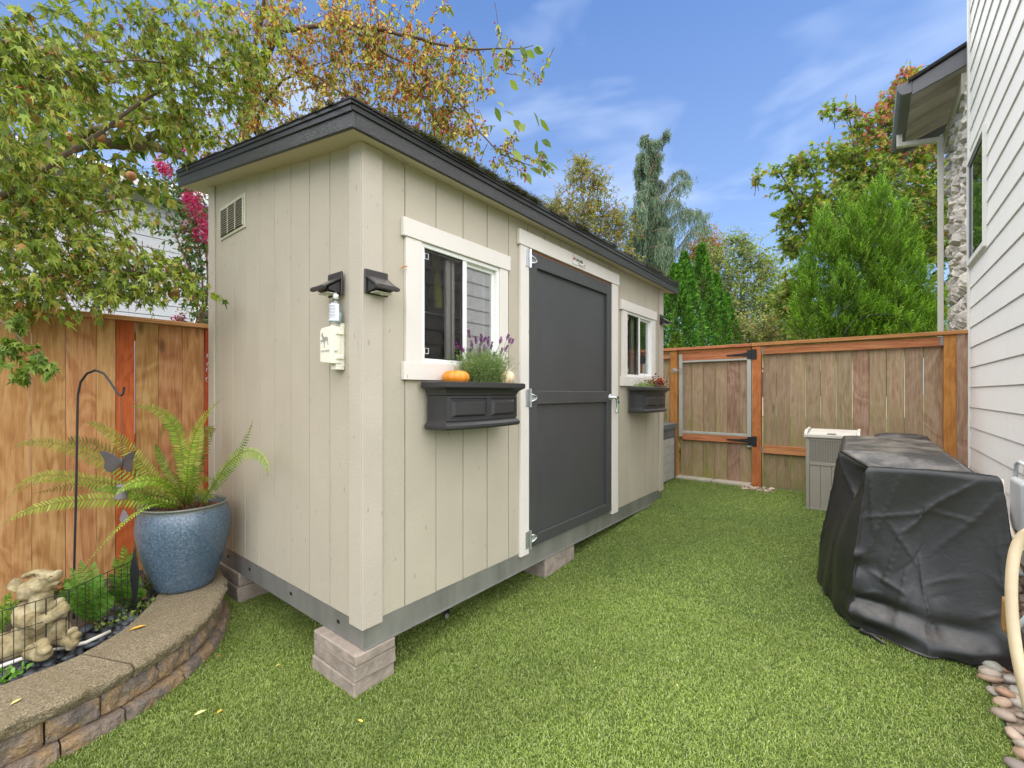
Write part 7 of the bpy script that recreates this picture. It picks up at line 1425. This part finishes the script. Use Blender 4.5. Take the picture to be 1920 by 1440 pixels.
bx('house_wall', M['lapg'], nh, -13, 3.2, 7.21, 13, .2, 4.6, bevel=0)
MB().hexa([(-13.4, 6.7, 4.45), (3.6, 6.7, 4.45), (3.6, 10, 5.75), (-13.4, 10, 5.75), (-13.4, 6.7, 4.6), (3.6, 6.7, 4.6), (3.6, 10, 5.9), (-13.4, 10, 5.9)]).build('roof', simple('pale_roof', lin((188, 188, 190)), .8, var=.1), nh)
q = PY(363, 570, 7.18); q2 = PY(430, 610, 7.18)
bx('window_frame', M['plastic_w'], nh, q[0], q[0] + 1.0, 7.16, 7.185, 1.6, q[2], bevel=.002); bx('window_glass', simple('nh_glass', lin((60, 68, 70)), .05, bs=0), nh, q[0] + .07, q[0] + .93, 7.150, 7.159, 1.66, q[2] - .07, bevel=0)
fh = thing('far_house', 'tan far house mostly hidden behind the trees over the gate', 'house', (24, 1, .2)); bx('wall', simple('tan_wall', lin((206, 190, 170)), .8), fh, 24, 32, -3.5, 4.0, .2, 3.2, bevel=0)
MB().prism([(-4, 3.2), (4.5, 3.2), (.2, 5.0)], lambda u, v, w: (w, u, v), 23.6, 32.4).build('roof', simple('brown_roof', lin((140, 116, 100)), .9), fh)
for yy in (-2.4, -.6, 1.6): bx('window', simple('fh_glass', lin((70, 76, 80)), .1, bs=0), fh, 23.95, 23.99, yy, yy + 1.0, 1.2, 2.4, bevel=0)
# fallen leaves
r = np.random.default_rng(99)
LV = [((375, 1337), (206, 214, 140), 'pale green fallen leaf on the turf at the bottom left', .034, 0), ((412, 1334), (226, 180, 60), 'yellow fallen leaf right of the pale green one', .022, 0), ((521, 1247), (214, 196, 90), 'small yellow leaf on the turf near the block stack', .018, 0), ((258, 1178), (206, 160, 60), 'curled golden leaf lying on the curved cap stone', .05, .215), ((30, 1316), (214, 204, 130), 'pale yellow leaf on the lower left cap stone', .03, .215), ((1270, 1285), (206, 190, 110), 'tiny straw coloured leaf bit on the open lawn', .016, 0), ((676, 1352), (220, 190, 90), 'small yellow leaf in front of the block stack', .02, 0), ((484, 1160), (196, 150, 90), 'tan leaf bit on shaded turf beside the shed', .014, 0), ((410, 1230), (200, 110, 60), 'small orange leaf bit close to the planter wall', .014, 0), ((1115, 1240), (170, 160, 90), 'faint olive leaf bit in the middle of the lawn', .014, 0)]
for (px, py), c, l, s, zz in LV:
    z = zz if zz else .028; p = PZ(px, py, z)
    if not zz: p = PZ(px, py, float(g(p[0])) + .028)
    V = [(-1, 0, 0), (-.4, .34, .12), (.3, .36, .14), (1, 0, .1), (.3, -.34, .16), (-.4, -.32, .12), (0, 0, 0)]; a = r.uniform(0, 6.28); V = [(s * .7 * (x * math.cos(a) - y * math.sin(a)), s * .7 * (x * math.sin(a) + y * math.cos(a)), s * z_) for x, y, z_ in V]
    o = MB().add([tuple(np.array(q) + p) for q in V], [(0, 1, 6), (1, 2, 6), (2, 3, 6), (3, 4, 6), (4, 5, 6), (5, 0, 6)]).build('fallen_leaf', simple('dry_leaf', lin(c), .6, bs=0), None, smooth=True); tag(o, l, 'leaf', 'fallen leaves')
p = PY(751, 503, -.022); o = MB().tube([p, p + np.array([.018, -.006, .012]), p + np.array([.036, -.01, .016])], [.002, .005, .001], 6).build('fallen_leaf', simple('dry_leaf', lin((176, 120, 70)), .6), None); tag(o, 'brown dry leaf caught at the left window casing', 'leaf', 'fallen leaves')
hb2 = thing('hose_fitting', 'black hose fitting lying under the shed near the front edge', 'fitting', (.62, .05, .02))
p = PZ(838, 1153, .05); MB().tube([p, p + np.array([.03, .03, 0])], .016, 10).build('fitting_body', M['black'], hb2); MB().tube([p + np.array([-.012, -.012, 0]), p + np.array([-.002, -.002, 0])], .012, 10).build('fitting_ring', M['chrome'], hb2)
